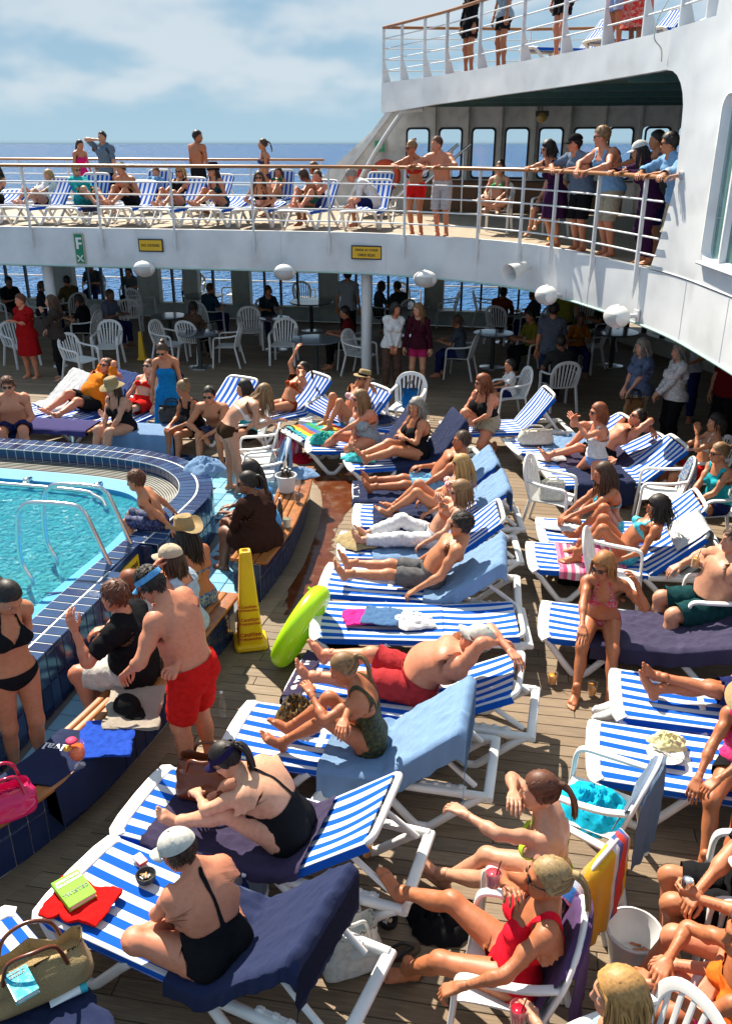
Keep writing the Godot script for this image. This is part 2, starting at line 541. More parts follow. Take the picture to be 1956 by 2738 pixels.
func build_house() -> void:
	var start := 0
	for k in edge_mid.size():
		if edge_mid[k].z > -12.2:
			start = k
			break
	var path := edge_mid.slice(start)
	var total := 0.0
	for k in range(1, path.size()): total += path[k].distance_to(path[k - 1])
	var house := structure("deckhouse_wall")
	var outline := PackedVector2Array([Vector2(0.2, 2.87), Vector2(total, 2.87), Vector2(total, 7.5), Vector2(1.2, 7.5), Vector2(1.0, 5.64), Vector2(0.0, 5.62), Vector2(0.0, 5.2)])
	for a in 7:
		var g := PI * 0.5 * a / 6.0
		outline.append(Vector2(0.02 + 0.5 * sin(g) - 0.0, 5.18 - 0.55 * (1.0 - cos(g))))
	outline.append(Vector2(0.56, 3.9)); outline.append(Vector2(0.34, 3.2))
	var w0 := 1.55; var w1 := 3.3
	var hole := round_rect(w0, 3.12, w1, 4.86, 0.16)
	var polys := []
	for part in [[-1.0, (w0 + w1) * 0.5], [(w0 + w1) * 0.5, total + 1.0]]:
		var half := PackedVector2Array([Vector2(part[0], 2), Vector2(part[1], 2), Vector2(part[1], 9), Vector2(part[0], 9)])
		for r in Geometry2D.intersect_polygons(outline, half):
			polys.append_array(Geometry2D.clip_polygons(r, hole))
	var b := MB.new()
	bent_wall(b, polys, path, 0.1, [w0 + 0.16, w0, (w0 + w1) * 0.5, w1, 0.3, 0.56])
	put("wall_plate", b, house, M_white)
	var seam := MB.new()
	seam.tube(Array(lift(offset_curve(path, -0.004), 2.88)), 0.008, 5)
	put("weld_seam", seam, house, M_white)
	var win := node("deckhouse_window")
	tag(win, "large round-cornered window in the curved white wall at the right edge", "window")
	var at := func(s: float, y: float, back: float) -> Vector3:
		var acc := 0.0
		for k in range(1, path.size()):
			var l := path[k].distance_to(path[k - 1])
			if acc + l >= s:
				var t := (path[k] - path[k - 1]).normalized()
				return path[k - 1] + t * (s - acc) + Vector3(0, y, 0) - Vector3(-t.z, 0, t.x) * back
			acc += l
		return path[path.size() - 1]
	var fr := MB.new()
	var rows := []
	var inner := round_rect(w0 + 0.06, 3.18, w1 - 0.06, 4.8, 0.12)
	for a in hole.size() + 1:
		var p := hole[a % hole.size()]; var q := inner[a % inner.size()]
		rows.append(PackedVector3Array([at.call(p.x, p.y, 0.0), at.call(p.x * 0.97 + q.x * 0.03, p.y * 0.97 + q.y * 0.03, -0.035), at.call(p.x * 0.6 + q.x * 0.4, p.y * 0.6 + q.y * 0.4, -0.03), at.call(q.x, q.y, 0.08)]))
	fr.loft(rows)
	put("window_frame", fr, win, M_white)
	var sill := MB.new()
	sill.loft([PackedVector3Array([at.call(w0, 3.13, 0.0), at.call(w1, 3.13, 0.0)]), PackedVector3Array([at.call(w0, 3.13, -0.07), at.call(w1, 3.13, -0.07)]), PackedVector3Array([at.call(w0, 3.1, -0.07), at.call(w1, 3.1, -0.07)]), PackedVector3Array([at.call(w0, 3.09, 0.0), at.call(w1, 3.09, 0.0)])])
	put("sill", sill, win, M_white)
	var glass := mat("tinted_glass", Color(0.12, 0.3, 0.3), 0.04)
	glass.transparency = BaseMaterial3D.TRANSPARENCY_ALPHA
	glass.albedo_color.a = 0.55
	for k in 2:
		var g0: float = [w0 + 0.05, w0 + 0.5][k]; var g1: float = [w0 + 0.42, w1 - 0.05][k]
		var gb := MB.new()
		gb.quad(at.call(g0, 3.16, 0.06), at.call(g1, 3.16, 0.06), at.call(g1, 4.82, 0.06), at.call(g0, 4.82, 0.06))
		put("pane", gb, win, glass)
	var mu := MB.new()
	mu.loft([PackedVector3Array([at.call(w0 + 0.42, 3.16, 0.06), at.call(w0 + 0.42, 4.82, 0.06)]), PackedVector3Array([at.call(w0 + 0.43, 3.16, 0.0), at.call(w0 + 0.43, 4.82, 0.0)]), PackedVector3Array([at.call(w0 + 0.49, 3.16, 0.0), at.call(w0 + 0.49, 4.82, 0.0)]), PackedVector3Array([at.call(w0 + 0.5, 3.16, 0.06), at.call(w0 + 0.5, 4.82, 0.06)])])
	put("mullion", mu, win, M_white)
	var wall := structure("promenade_side_wall")
	var back := PackedVector3Array([Vector3(-5.4, 0, -23.2), Vector3(1.0, 0, -23.2), Vector3(8.0, 0, -21.6)])
	var wl := PackedVector2Array([Vector2(0.75, MID), Vector2(14.0, MID), Vector2(14.0, 5.25), Vector2(2.15, 5.25), Vector2(0.0, MID + 0.62), Vector2(0.0, MID)])
	var parts := [wl]
	var cuts := []
	var wm := MB.new()
	var holes := []
	for k in 9:
		var s := 2.32 + k * 0.81
		holes.append(round_rect(s, 3.55, s + 0.6, 4.73, 0.1))
		cuts.append(s + 0.3); cuts.append(s); cuts.append(s + 0.6); cuts.append(s + 0.7)
	var split := []
	var bounds := [0.0]
	for k in 9: bounds.append(2.32 + k * 0.81 + 0.3)
	bounds.append(20.0)
	for k in bounds.size() - 1:
		for r in Geometry2D.intersect_polygons(wl, PackedVector2Array([Vector2(bounds[k], 0), Vector2(bounds[k + 1], 0), Vector2(bounds[k + 1], 9), Vector2(bounds[k], 9)])):
			var left := [r]
			for h in [k - 1, k]:
				if h < 0 or h >= holes.size(): continue
				var nxt := []
				for q in left: nxt.append_array(Geometry2D.clip_polygons(q, holes[h]))
				left = nxt
			split.append_array(left)
	bent_wall(wm, split, back, 0.08, cuts)
	put("wall_plate", wm, wall, mat("grey_white_paint", Color(0.74, 0.74, 0.71), 0.5, "mottle"))
	for k in 9:
		var s := 2.32 + k * 0.81
		var wnd := node("promenade_window")
		var o := round_rect(-0.3, 3.55, 0.3, 4.73, 0.1); var q := round_rect(-0.255, 3.6, 0.255, 4.685, 0.08)
		var wx := -5.4 + s + 0.3
		var wz := -23.2 if wx < 1.0 else -23.2 + (wx - 1.0) * 0.2286
		put("gasket", ring_mb(o, q, Transform3D(Basis.IDENTITY, Vector3.ZERO), 0.05), wnd, M_black).position = Vector3(0, 0, 0.02)
		wnd.position = Vector3(wx, 0, wz)
		if wx > 1.0: wnd.rotation.y = -0.225
		var gb := MB.new()
		gb.quad(Vector3(-0.27, 3.58, -0.02), Vector3(0.27, 3.58, -0.02), Vector3(0.27, 4.7, -0.02), Vector3(-0.27, 4.7, -0.02))
		put("pane", gb, wnd, clear_glass())
		tag(wnd, "%s round-cornered sea window counted from the sloping screen under the sun deck" % ["first", "second", "third", "fourth", "fifth", "sixth", "seventh", "eighth", "ninth"][k], "window", "sea windows under the sun deck")
		var rib := MB.new()
		rib.box(Vector3(wx + 0.405, 3.0, wz + 0.1), Vector3(0.05, 0.5, 0.18))
		rib.box(Vector3(wx + 0.405, 4.22, wz + 0.09), Vector3(0.06, 2.0, 0.16))
		put("rib", rib, wall, mat("grey_white_paint"))
	var panel := MB.new()
	panel.box(Vector3(0.9, MID + 0.36, -22.95), Vector3(7.0, 0.7, 0.08))
	put("wood_panel", panel, wall, mat("dark_wood_panel", Color(0.16, 0.07, 0.025), 0.4, "mottle"))
	var shelf := MB.new()
	shelf.box(Vector3(0.9, MID + 0.72, -22.9), Vector3(7.0, 0.03, 0.2))
	put("shelf", shelf, wall, M_black)
	var pipe := MB.new()
	pipe.tube(Array(curve_pts([Vector3(-4.5, 3.0, -22.9), Vector3(-3.75, 4.2, -22.75), Vector3(-3.2, 4.95, -22.7), Vector3(-3.05, 5.08, -22.65), Vector3(-2.6, 5.12, -22.6)], 5)), 0.055, 10)
	put("pipe", pipe, wall, M_white)
	var edge := MB.new()
	edge.box(Vector3(-4.33, 4.05, -23.15), Vector3(0.12, 2.95, 0.14), Basis(Vector3(0, 0, 1), -0.685))
	put("sloping_edge", edge, wall, M_white)
	var inner_wall := MB.new()
	inner_wall.box(Vector3(6.6, 4.0, -16.0), Vector3(0.1, 2.4, 14.0))
	inner_wall.box(Vector3(6.0, 1.1, -15.0), Vector3(0.1, 2.3, 16.0))
	inner_wall.box(Vector3(4.4, 1.1, -10.5), Vector3(3.2, 2.3, 0.1))
	put("inner_wall", inner_wall, wall, mat("grey_white_paint"))
func clear_glass() -> StandardMaterial3D:
	var g := mat("clear_glass", Color(0.8, 0.9, 0.95), 0.02)
	g.transparency = BaseMaterial3D.TRANSPARENCY_ALPHA
	g.albedo_color.a = 0.06
	return g
func build_dining_wall() -> void:
	var w := structure("dining_wall")
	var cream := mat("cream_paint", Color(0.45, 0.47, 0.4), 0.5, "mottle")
	var dark := mat("dark_mullion", Color(0.03, 0.035, 0.035), 0.4)
	var b := MB.new()
	b.box(Vector3(-7.3, 0.17, -22.62), Vector3(19.4, 0.34, 0.12))
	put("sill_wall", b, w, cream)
	var s := MB.new()
	s.box(Vector3(-7.3, 0.36, -22.6), Vector3(19.4, 0.04, 0.22), Basis.IDENTITY, 0.008)
	put("sill", s, w, cream)
	var pil := [[-14.8, 0.6], [-12.55, 0.8], [-9.95, 0.6], [-8.75, 0.42], [-7.35, 0.5], [-4.97, 0.52], [-2.2, 0.5], [0.92, 0.5]]
	for p in pil:
		var c := MB.new()
		c.box(Vector3(p[0], 1.35, -22.6), Vector3(p[1], 1.96, 0.28), Basis.IDENTITY, 0.015)
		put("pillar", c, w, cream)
	for x in [-14.2, -13.6, -11.75, -11.35, -10.75, -9.3, -8.15, -6.72, -6.28, -5.82, -4.25, -3.85, -3.4, -2.9, -1.5, -1.0, -0.55, -0.05, 0.4, 1.5]:
		var c := MB.new()
		c.box(Vector3(x, 1.35, -22.62), Vector3(0.055, 1.98, 0.09))
		put("mullion", c, w, dark)
	var a := Vector3(1.65, 0, -22.6); var e := Vector3(4.6, 0, -17.5)
	var d := (e - a)
	var bas := Basis(Vector3(0, 1, 0), atan2(-d.z, d.x))
	var r := MB.new()
	r.box((a + e) * 0.5 + Vector3(0, 0.17, 0), Vector3(d.length(), 0.34, 0.12), bas)
	r.box((a + e) * 0.5 + Vector3(0, 0.36, 0), Vector3(d.length(), 0.04, 0.2), bas)
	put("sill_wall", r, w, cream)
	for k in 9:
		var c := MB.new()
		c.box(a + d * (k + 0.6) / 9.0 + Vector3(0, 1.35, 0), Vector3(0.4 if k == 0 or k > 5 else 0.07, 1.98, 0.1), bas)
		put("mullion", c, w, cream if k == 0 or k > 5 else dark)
	for k in 3:
		var c := MB.new()
		c.box(Vector3(5.2, 1.1, -17.4 + k * 2.2), Vector3(1.5, 2.2, 2.2))
		put("bulkhead", c, w, cream)
	var out := node("outer_rail")
	tag(out, "white ship's side rail outside the dining windows", "railing")
	for y in [0.75, 1.02, 1.3, 1.6]:
		var t := MB.new()
		t.tube([Vector3(-17, y, -24.3), Vector3(6, y, -24.3)], 0.018, 6)
		put("bar", t, out, M_white)
	var fl := MB.new()
	fl.box(Vector3(-5, -0.1, -23.5), Vector3(26, 0.12, 1.9))
	structure("outer_walkway", fl, mat("promenade_floor"))
func white_column(x: float, z: float, label: String) -> void:
	var c := node("column", Vector3(x, 0, z))
	tag(c, label, "column", "white columns carrying the promenade deck")
	var b := MB.new()
	b.lathe(Vector3.ZERO, [[0.105, 0.02], [0.105, 2.32]], 20)
	put("shaft", b, c, M_white)
	var f := MB.new()
	f.lathe(Vector3.ZERO, [[0.15, 0.016], [0.15, 0.03], [0.108, 0.05]], 20)
	put("foot", f, c, M_white)
# rail along a level curve: handrail, bars, posts with plates on the fascia
func rail_on(called: String, label: String, path: PackedVector3Array, y: float, bars: Array, posts: Array, plate: float, gusset: float) -> void:
	var r := node(called)
	tag(r, label, "railing")
	var hb := MB.new()
	hb.tube(Array(lift(path, y + 1.12)), 0.042, 8, false, true, 0.75)
	put("handrail", hb, r, M_rail)
	for h in bars:
		var t := MB.new()
		t.tube(Array(lift(path, y + h)), 0.013, 6)
		put("bar", t, r, M_white)
	for p in posts:
		var k := 0
		for a in path.size():
			if path[a].distance_to(p) < path[k].distance_to(p): k = a
		var t := (path[mini(k + 1, path.size() - 1)] - path[maxi(k - 1, 0)]).normalized()
		var q: Vector3 = p
		var best := 1e9
		for a in path.size() - 1:
			var c := Geometry3D.get_closest_point_to_segment(p, path[a], path[a + 1])
			if c.distance_to(p) < best:
				best = c.distance_to(p); q = c
		var out_dir := Vector3(-t.z, 0, t.x)
		var o := MB.new()
		var w := plate * 0.5
		var ol := PackedVector2Array([Vector2(-w, 1.1), Vector2(-w, 0.0), Vector2(-w - gusset, -0.02), Vector2(-w - gusset * 0.9, -0.16), Vector2(w * 0.2, -0.42), Vector2(w, -0.3), Vector2(w, 1.1)])
		if gusset > 0.1:
			ol = PackedVector2Array([Vector2(-w, 1.1), Vector2(-w, 0.45), Vector2(-w - gusset, 0.0), Vector2(w, 0.0), Vector2(w, 1.1)])
		o.slab(ol, q + Vector3(0, y, 0), out_dir, Vector3.UP, 0.03)
		put("post", o, r, M_white)
func build_rails() -> void:
	var idx := 0
	for k in edge_mid.size():
		if edge_mid[k].z > -11.95:
			idx = k; break
	var path := offset_curve(edge_mid.slice(0, idx + 1), -0.05)
	var posts := [Vector3(-15.3, 0, -16.3), Vector3(-13.4, 0, -16.3), Vector3(-11.5, 0, -16.3)]
	for x in [-9.52, -8.05, -6.56, -5.0, -3.55, -2.05]: posts.append(Vector3(x, 0, -16.2))
	for p in [Vector3(-0.8, 0, -15.4), Vector3(-0.05, 0, -14.9), Vector3(0.45, 0, -14.3), Vector3(1.0, 0, -13.3), Vector3(1.5, 0, -12.2)]: posts.append(p)
	rail_on("promenade_rail", "white rail with varnished wooden handrail along the promenade deck", path, MID + 0.06, [0.19, 0.40, 0.62, 0.84], posts, 0.05, 0.02)
	var sea_path := PackedVector3Array([Vector3(-17, 0, -23.3), Vector3(-5.2, 0, -23.3)])
	var sp := []
	for k in 9: sp.append(Vector3(-16.5 + k * 1.4, 0, -23.3))
	rail_on("seaward_rail", "far white rail at the ship's side behind the promenade sunbathers", sea_path, MID + 0.06, [0.25, 0.5, 0.75], sp, 0.04, 0.0)
	var up := offset_curve(edge_top, 0.05)
	var posts2 := []
	for k in range(0, up.size(), 3): posts2.append(up[k])
	rail_on("sun_deck_rail", "upper rail with wooden handrail above the slanting white bulwark", up, TOP, [0.26, 0.48, 0.7, 0.9], posts2, 0.06, 0.17)
	var back := PackedVector3Array([up[0], up[0] + Vector3(3.2, 0, -0.9), up[0] + Vector3(11, 0, -1.2)])
	rail_on("sun_deck_far_rail", "far rail of the uppermost deck behind the standing legs", back, TOP, [0.26, 0.48, 0.7, 0.9], [back[1], back[1] + Vector3(2.5, 0, 0)], 0.04, 0.0)
var cope: PackedVector3Array   # outer edge of the pool coping, from far left round to the near end
const COPE_Y := 0.66
const TROUGH := 0.1
func spaced(path: PackedVector3Array, step: float) -> PackedVector3Array:
	var r := PackedVector3Array([path[0]])
	var need := step
	for k in range(1, path.size()):
		var a := path[k - 1]; var l := a.distance_to(path[k]); var done := 0.0
		while l - done >= need:
			done += need
			r.append(a.lerp(path[k], done / l))
			need = step
		need -= l - done
	return r
# a small slab between two curves: corner points on the top, given thickness downwards, edges slightly bevelled
func tile_mb(a: Vector3, b: Vector3, c: Vector3, d: Vector3, down: Vector3) -> MB:
	var m := MB.new()
	var mid := (a + b + c + d) * 0.25
	var top := [a, b, c, d]
	var ins := []
	var up := -down.normalized() * 0.003
	for p in top: ins.append(p + (mid - p).normalized() * 0.005 + up)
	m.quad(ins[0], ins[1], ins[2], ins[3])
	for k in 4:
		var p: Vector3 = top[k]; var q: Vector3 = top[(k + 1) % 4]
		m.quad(p, q, ins[(k + 1) % 4], ins[k])
		m.quad(p + down, q + down, q, p)
	return m
func band_tiles(called: String, parent: Node3D, edge: PackedVector3Array, d0: float, d1: float, y: float, gap: float, ms: Array, skip := Vector2(1, 1)) -> void:
	var o := offset_curve(edge, d0); var q := offset_curve(edge, d1)
	for k in edge.size() - 1:
		var zc := (edge[k].z + edge[k + 1].z) * 0.5
		if zc > skip.x and zc < skip.y and edge[k].x > -3.9: continue
		var a := o[k].lerp(o[k + 1], gap); var b := o[k].lerp(o[k + 1], 1.0 - gap)
		var c := q[k].lerp(q[k + 1], 1.0 - gap); var d := q[k].lerp(q[k + 1], gap)
		var u := Vector3(0, y, 0)
		put(called, tile_mb(a + u, d + u, c + u, b + u, Vector3(0, -0.02, 0)), parent, ms[rng.randi() % ms.size()])
func wall_tiles(called: String, parent: Node3D, edge: PackedVector3Array, off: float, y0: float, y1: float, rows: int, gap: float, ms: Array, outward := 1.0, skip := Vector2(1, 1)) -> void:
	var o := offset_curve(edge, off)
	for k in edge.size() - 1:
		var zc := (edge[k].z + edge[k + 1].z) * 0.5
		if zc > skip.x and zc < skip.y and edge[k].x > -3.9: continue
		for r in rows:
			var ya := y0 + (y1 - y0) * r / rows + 0.005; var yb := y0 + (y1 - y0) * (r + 1) / rows - 0.005
			var a := o[k].lerp(o[k + 1], gap); var b := o[k].lerp(o[k + 1], 1.0 - gap)
			var t := (o[k + 1] - o[k]).normalized()
			var inw := Vector3(t.z, 0, -t.x) * 0.02 * outward
			put(called, tile_mb(a + Vector3(0, ya, 0), a + Vector3(0, yb, 0), b + Vector3(0, yb, 0), b + Vector3(0, ya, 0), inw), parent, ms[rng.randi() % ms.size()])
func build_pool() -> void:
	rng.seed = 5
	cope = curve_pts([Vector3(-10.5, 0, -10.2), Vector3(-8.0, 0, -10.2), Vector3(-6.0, 0, -10.16), Vector3(-4.9, 0, -10.08), Vector3(-4.15, 0, -9.85), Vector3(-3.62, 0, -9.38), Vector3(-3.36, 0, -8.8), Vector3(-3.34, 0, -8.2), Vector3(-3.4, 0, -7.4), Vector3(-3.46, 0, -6.6), Vector3(-3.5, 0, -5.5), Vector3(-3.52, 0, -4.4), Vector3(-3.52, 0, -3.0)], 8)
	var e := spaced(cope, 0.128)
	var notch := Vector2(-7.3, -6.72)
	var pool := structure("swimming_pool")
	var wb := MB.new()
	var wall_o := offset_curve(e, 0.014 * 0.0 + 0.0); var wall_i := offset_curve(e, -0.39)
	for k in e.size() - 1:
		var zc := (e[k].z + e[k + 1].z) * 0.5
		var cut: bool = zc > notch.x and zc < notch.y and e[k].x > -3.9
		var rows := []
		for j in [k, k + 1]:
			var a: Vector3 = offset_curve(e, -0.2)[j] if cut else wall_o[j] + (wall_i[j] - wall_o[j]).normalized() * 0.012
			var b: Vector3 = wall_i[j]
			rows.append(PackedVector3Array([a + Vector3(0, 0.0, 0), a + Vector3(0, COPE_Y - 0.003, 0), b + Vector3(0, COPE_Y - 0.003, 0), b + Vector3(0, 0.3, 0)]))
		for q in 3:
			wb.loft([PackedVector3Array([rows[0][q], rows[0][q + 1]]), PackedVector3Array([rows[1][q], rows[1][q + 1]])])
	put("wall_core", wb, pool, M_grout)
	band_tiles("coping_tile", pool, e, -0.002, -0.165, COPE_Y, 0.055, [M_navy2, M_navy2, M_navy], notch)
	band_tiles("coping_tile", pool, e, -0.188, -0.385, COPE_Y, 0.055, [M_navy2, M_navy2, M_navy])
	wall_tiles("wall_tile", pool, e, 0.0, TROUGH, COPE_Y - 0.02, 2, 0.05, [M_navy, M_navy, M_navy2], -1.0, notch)
	var ei := offset_curve(e, -0.392)
	wall_tiles("wall_tile", pool, ei.slice(0, 62), 0.0, 0.5, COPE_Y - 0.01, 1, 0.03, [M_navy], 1.0)
	var nb := MB.new()
	var n0 := Vector3(-3.42, 0, notch.x); var n1 := Vector3(-3.45, 0, notch.y)
	nb.box(Vector3(-3.62, 0.37, notch.x - 0.012), Vector3(0.3, 0.55, 0.02))
	nb.box(Vector3(-3.64, 0.37, notch.y + 0.012), Vector3(0.3, 0.55, 0.02))
	nb.box(Vector3(-3.61, 0.37, -7.01), Vector3(0.02, 0.57, 0.6))
	nb.box(Vector3(-3.55, 0.2, -7.01), Vector3(0.2, 0.22, 0.56), Basis.IDENTITY, 0.006)
	put("step", nb, pool, M_navy)
	var gd := mat("gutter_dark", Color(0.05, 0.05, 0.05), 0.7)
	var gr := mat("grate_plastic", Color(0.3, 0.3, 0.27), 0.8, "mottle")
	var gb := MB.new()
	var far_w := func(k: int, a: float, b: float) -> float:
		var z := e[k].z
		return lerpf(a, b, smoothstep(-7.4, -8.6, z))
	var lo := []
	for q in 9:
		var bar := MB.new()
		var row := []
		for j in 2:
			var pts := PackedVector3Array()
			for k in e.size():
				var w: float = far_w.call(k, 0.14, 0.25)
				var f := -0.40 - w * (q + (0.14 if j == 0 else 0.86)) / 9.0
				pts.append(offset_point(e, k, f) + Vector3(0, 0.585 - 0.009 * q - lerpf(0.0, 0.055, smoothstep(-7.4, -8.6, e[k].z)), 0))
			row.append(pts)
		bar.loft(row)
		put("grate_bar", bar, pool, gr)
	var under := []
	for j in 2:
		var pts := PackedVector3Array()
		for k in e.size():
			pts.append(offset_point(e, k, -0.39 if j == 0 else -0.41 - far_w.call(k, 0.14, 0.25)) + Vector3(0, 0.5 - 0.06 * j, 0))
		under.append(pts)
	gb.loft(under)
	put("gutter", gb, pool, gd)
	var blue := mat("pool_blue_paint", Color(0.008, 0.27, 0.6), 0.65, "mottle")
	var bb := MB.new()
	var rows := []
	for j in 4:
		var pts := PackedVector3Array()
		for k in e.size():
			var w: float = far_w.call(k, 0.14, 0.25)
			pts.append(offset_point(e, k, -0.405 - w - [0.0, 0.0, 0.2, 0.22][j]) + Vector3(0, [0.38, 0.485, 0.43, -0.9][j], 0))
		rows.append(pts)
	for j in 3: bb.loft([rows[j], rows[j + 1]])
	put("basin_wall", bb, pool, blue)
	for z in [-5.95, -6.55]:
		var mk := MB.new()
		mk.box(Vector3(-4.13, 0.462, z), Vector3(0.19, 0.004, 0.03), Basis(Vector3(0, 0, 1), 0.15))
		put("depth_mark", mk, pool, M_navy)
	var fl := MB.new()
	fl.quad(Vector3(-12, -0.9, -11), Vector3(-3.5, -0.9, -11), Vector3(-3.5, -0.9, -2), Vector3(-12, -0.9, -2))
	put("basin_floor", fl, pool, mat("pool_floor_paint", Color(0.08, 0.5, 0.58), 0.5, "mottle"))
	var f := FastNoiseLite.new(); f.frequency = 1.3; f.fractal_octaves = 4; f.seed = 31
	var grid := []
	for a in 150:
		var pts := PackedVector3Array()
		for k in 130:
			var x := -10.0 + 6.2 * k / 129.0; var z := -9.9 + 7.0 * a / 149.0
			pts.append(Vector3(x, 0.375 + 0.024 * f.get_noise_2d(x * 1.6 + z * 0.3, z * 2.6) + 0.012 * f.get_noise_2d(x * 5.0 + 9.0, z * 6.0), z))
		grid.append(pts)
	var wtr := MB.new()
	wtr.loft(grid)
	var wm := mat("pool_water", Color(0.07, 0.55, 0.62), 0.04)
	wm.transparency = BaseMaterial3D.TRANSPARENCY_ALPHA
	wm.albedo_color.a = 0.42
	wm.normal_enabled = true; wm.normal_scale = 2.4
	wm.normal_texture = noise_tex("ripples", 0.03, [], 512, 4, FastNoiseLite.TYPE_SIMPLEX_SMOOTH, 12.0, 17)
	wm.uv1_triplanar = true; wm.uv1_world_triplanar = true; wm.uv1_scale = Vector3.ONE * 0.7
	structure("pool_water", wtr, wm)
	var br := node("pool_grab_bar")
	tag(br, "long steel grab bar along the far inner pool wall", "grab bar")
	var tb := MB.new()
	tb.tube(Array(curve_pts([Vector3(-9.5, 0.43, -9.16), Vector3(-5.6, 0.43, -9.12), Vector3(-4.9, 0.43, -8.95), Vector3(-4.62, 0.43, -8.65)], 6)), 0.026, 8)
	put("bar", tb, br, M_steel)
	for x in [-8.2, -7.0, -5.95, -5.0]:
		var s := MB.new()
		s.lathe(Vector3.ZERO, [[0.02, -0.12], [0.045, -0.02], [0.05, 0.0], [0.03, 0.03]], 10)
		var o := put("bracket", s, br, M_steel)
		o.transform = Transform3D(Basis(Vector3(1, 0, 0), PI * 0.5), Vector3(x, 0.46, -9.2))
	for k in 2:
		var z: float = [-6.84, -7.32][k]
		var l := node("pool_ladder_rail")
		tag(l, ["bent steel pool ladder rail nearer the viewer", "bent steel pool ladder rail beside the crouching boy"][k], "handrail", "steel ladder rails of the pool")
		var t := MB.new()
		t.tube(Array(curve_pts([Vector3(-4.52, -0.6, z), Vector3(-4.52, 0.28, z), Vector3(-4.62, 0.62, z), Vector3(-4.58, 1.05, z), Vector3(-4.5, 1.2, z), Vector3(-4.36, 1.25, z), Vector3(-4.0, 1.25, z), Vector3(-3.9, 1.2, z), Vector3(-3.84, 1.08, z), Vector3(-3.58, 0.3, z)], 5)), 0.024, 10)
		put("tube", t, l, M_steel)
	var sg := node("no_diving_sign", Vector3(-3.592, 0.5, -7.01), PI * 0.5)
	tag(sg, "small yellow sign set in the dark step notch of the pool wall", "sign")
	var sb := MB.new()
	sb.box(Vector3.ZERO, Vector3(0.46, 0.17, 0.008))
	put("plate", sb, sg, mat("sign_yellow", Color(0.75, 0.5, 0.01), 0.4))
	letters("lettering", "NO DIVING", 0.075, M_black, sg, Transform3D(Basis.IDENTITY, Vector3(0, 0, 0.006)))
	var tr := structure("trough_floor")
	var tg := MB.new()
	for q in 27:
		var z0 := -11.0 + q * 0.3
		var xr := minf(bench_x(z0), bench_x(z0 + 0.3)) - 0.2
		tg.box(Vector3((xr - 3.75) * 0.5, TROUGH * 0.5 - 0.005, z0 + 0.15), Vector3(xr + 3.75, TROUGH - 0.01, 0.3))
	tg.box(Vector3(-6.9, TROUGH * 0.5 - 0.005, -10.6), Vector3(6.3, TROUGH - 0.01, 1.0))
	put("bed", tg, tr, mat("dark_grout", Color(0.12, 0.13, 0.13), 0.8))
	var ft := MB.new()
	ft.box(Vector3.ZERO, Vector3(0.192, 0.012, 0.192), Basis.IDENTITY, 0.003)
	var ftm := ft.mesh(null)
	var pale := [M_sky_tile, mat("pale_blue_tile_b", Color(0.18, 0.42, 0.6), 0.22, "mottle"), mat("pale_blue_tile_c", Color(0.26, 0.53, 0.7), 0.2, "mottle")]
	for a in 45:
		for k in 32:
			var x := -9.3 + 0.2 * k if a < 4 else -3.75 + 0.2 * k
			var z := -10.95 + 0.2 * a
			if a >= 4 and k > 7: break
			var c := Vector3(x, 0, z)
			if x > bench_x(z) - 0.42: continue
			var inside := false
			for q in e.size() - 1:
				if a >= 4 and absf(e[q].z - z) < 0.08 and x < e[q].x + 0.02: inside = true
				if a < 4 and absf(e[q].x - x) < 0.08 and z > e[q].z - 0.06: inside = true
			if inside or (a >= 4 and z < -9.6 and x < -3.8): continue
			var o := put("floor_tile", ftm, tr)
			o.position = Vector3(x, TROUGH + 0.004, z)
			o.material_override = pale[rng.randi() % 3]
func offset_point(path: PackedVector3Array, k: int, d: float) -> Vector3:
	var t := path[mini(k + 1, path.size() - 1)] - path[maxi(k - 1, 0)]
	t.y = 0
	t = t.normalized()
	return path[k] + Vector3(t.z, 0, -t.x) * d
func bench_x(z: float) -> float:
	var k := [[-11.2, -2.8], [-10.3, -2.5], [-9.5, -2.36], [-8.3, -2.28], [-7.5, -2.33], [-6.75, -2.40], [-6.0, -2.46], [-5.1, -2.54], [-4.3, -2.7], [-3.6, -2.98], [-3.0, -3.4]]
	for a in k.size() - 1:
		if z <= k[a + 1][0]:
			return lerpf(k[a][1], k[a + 1][1], clampf((z - k[a][0]) / (k[a + 1][0] - k[a][0]), 0, 1))
	return k[k.size() - 1][1]
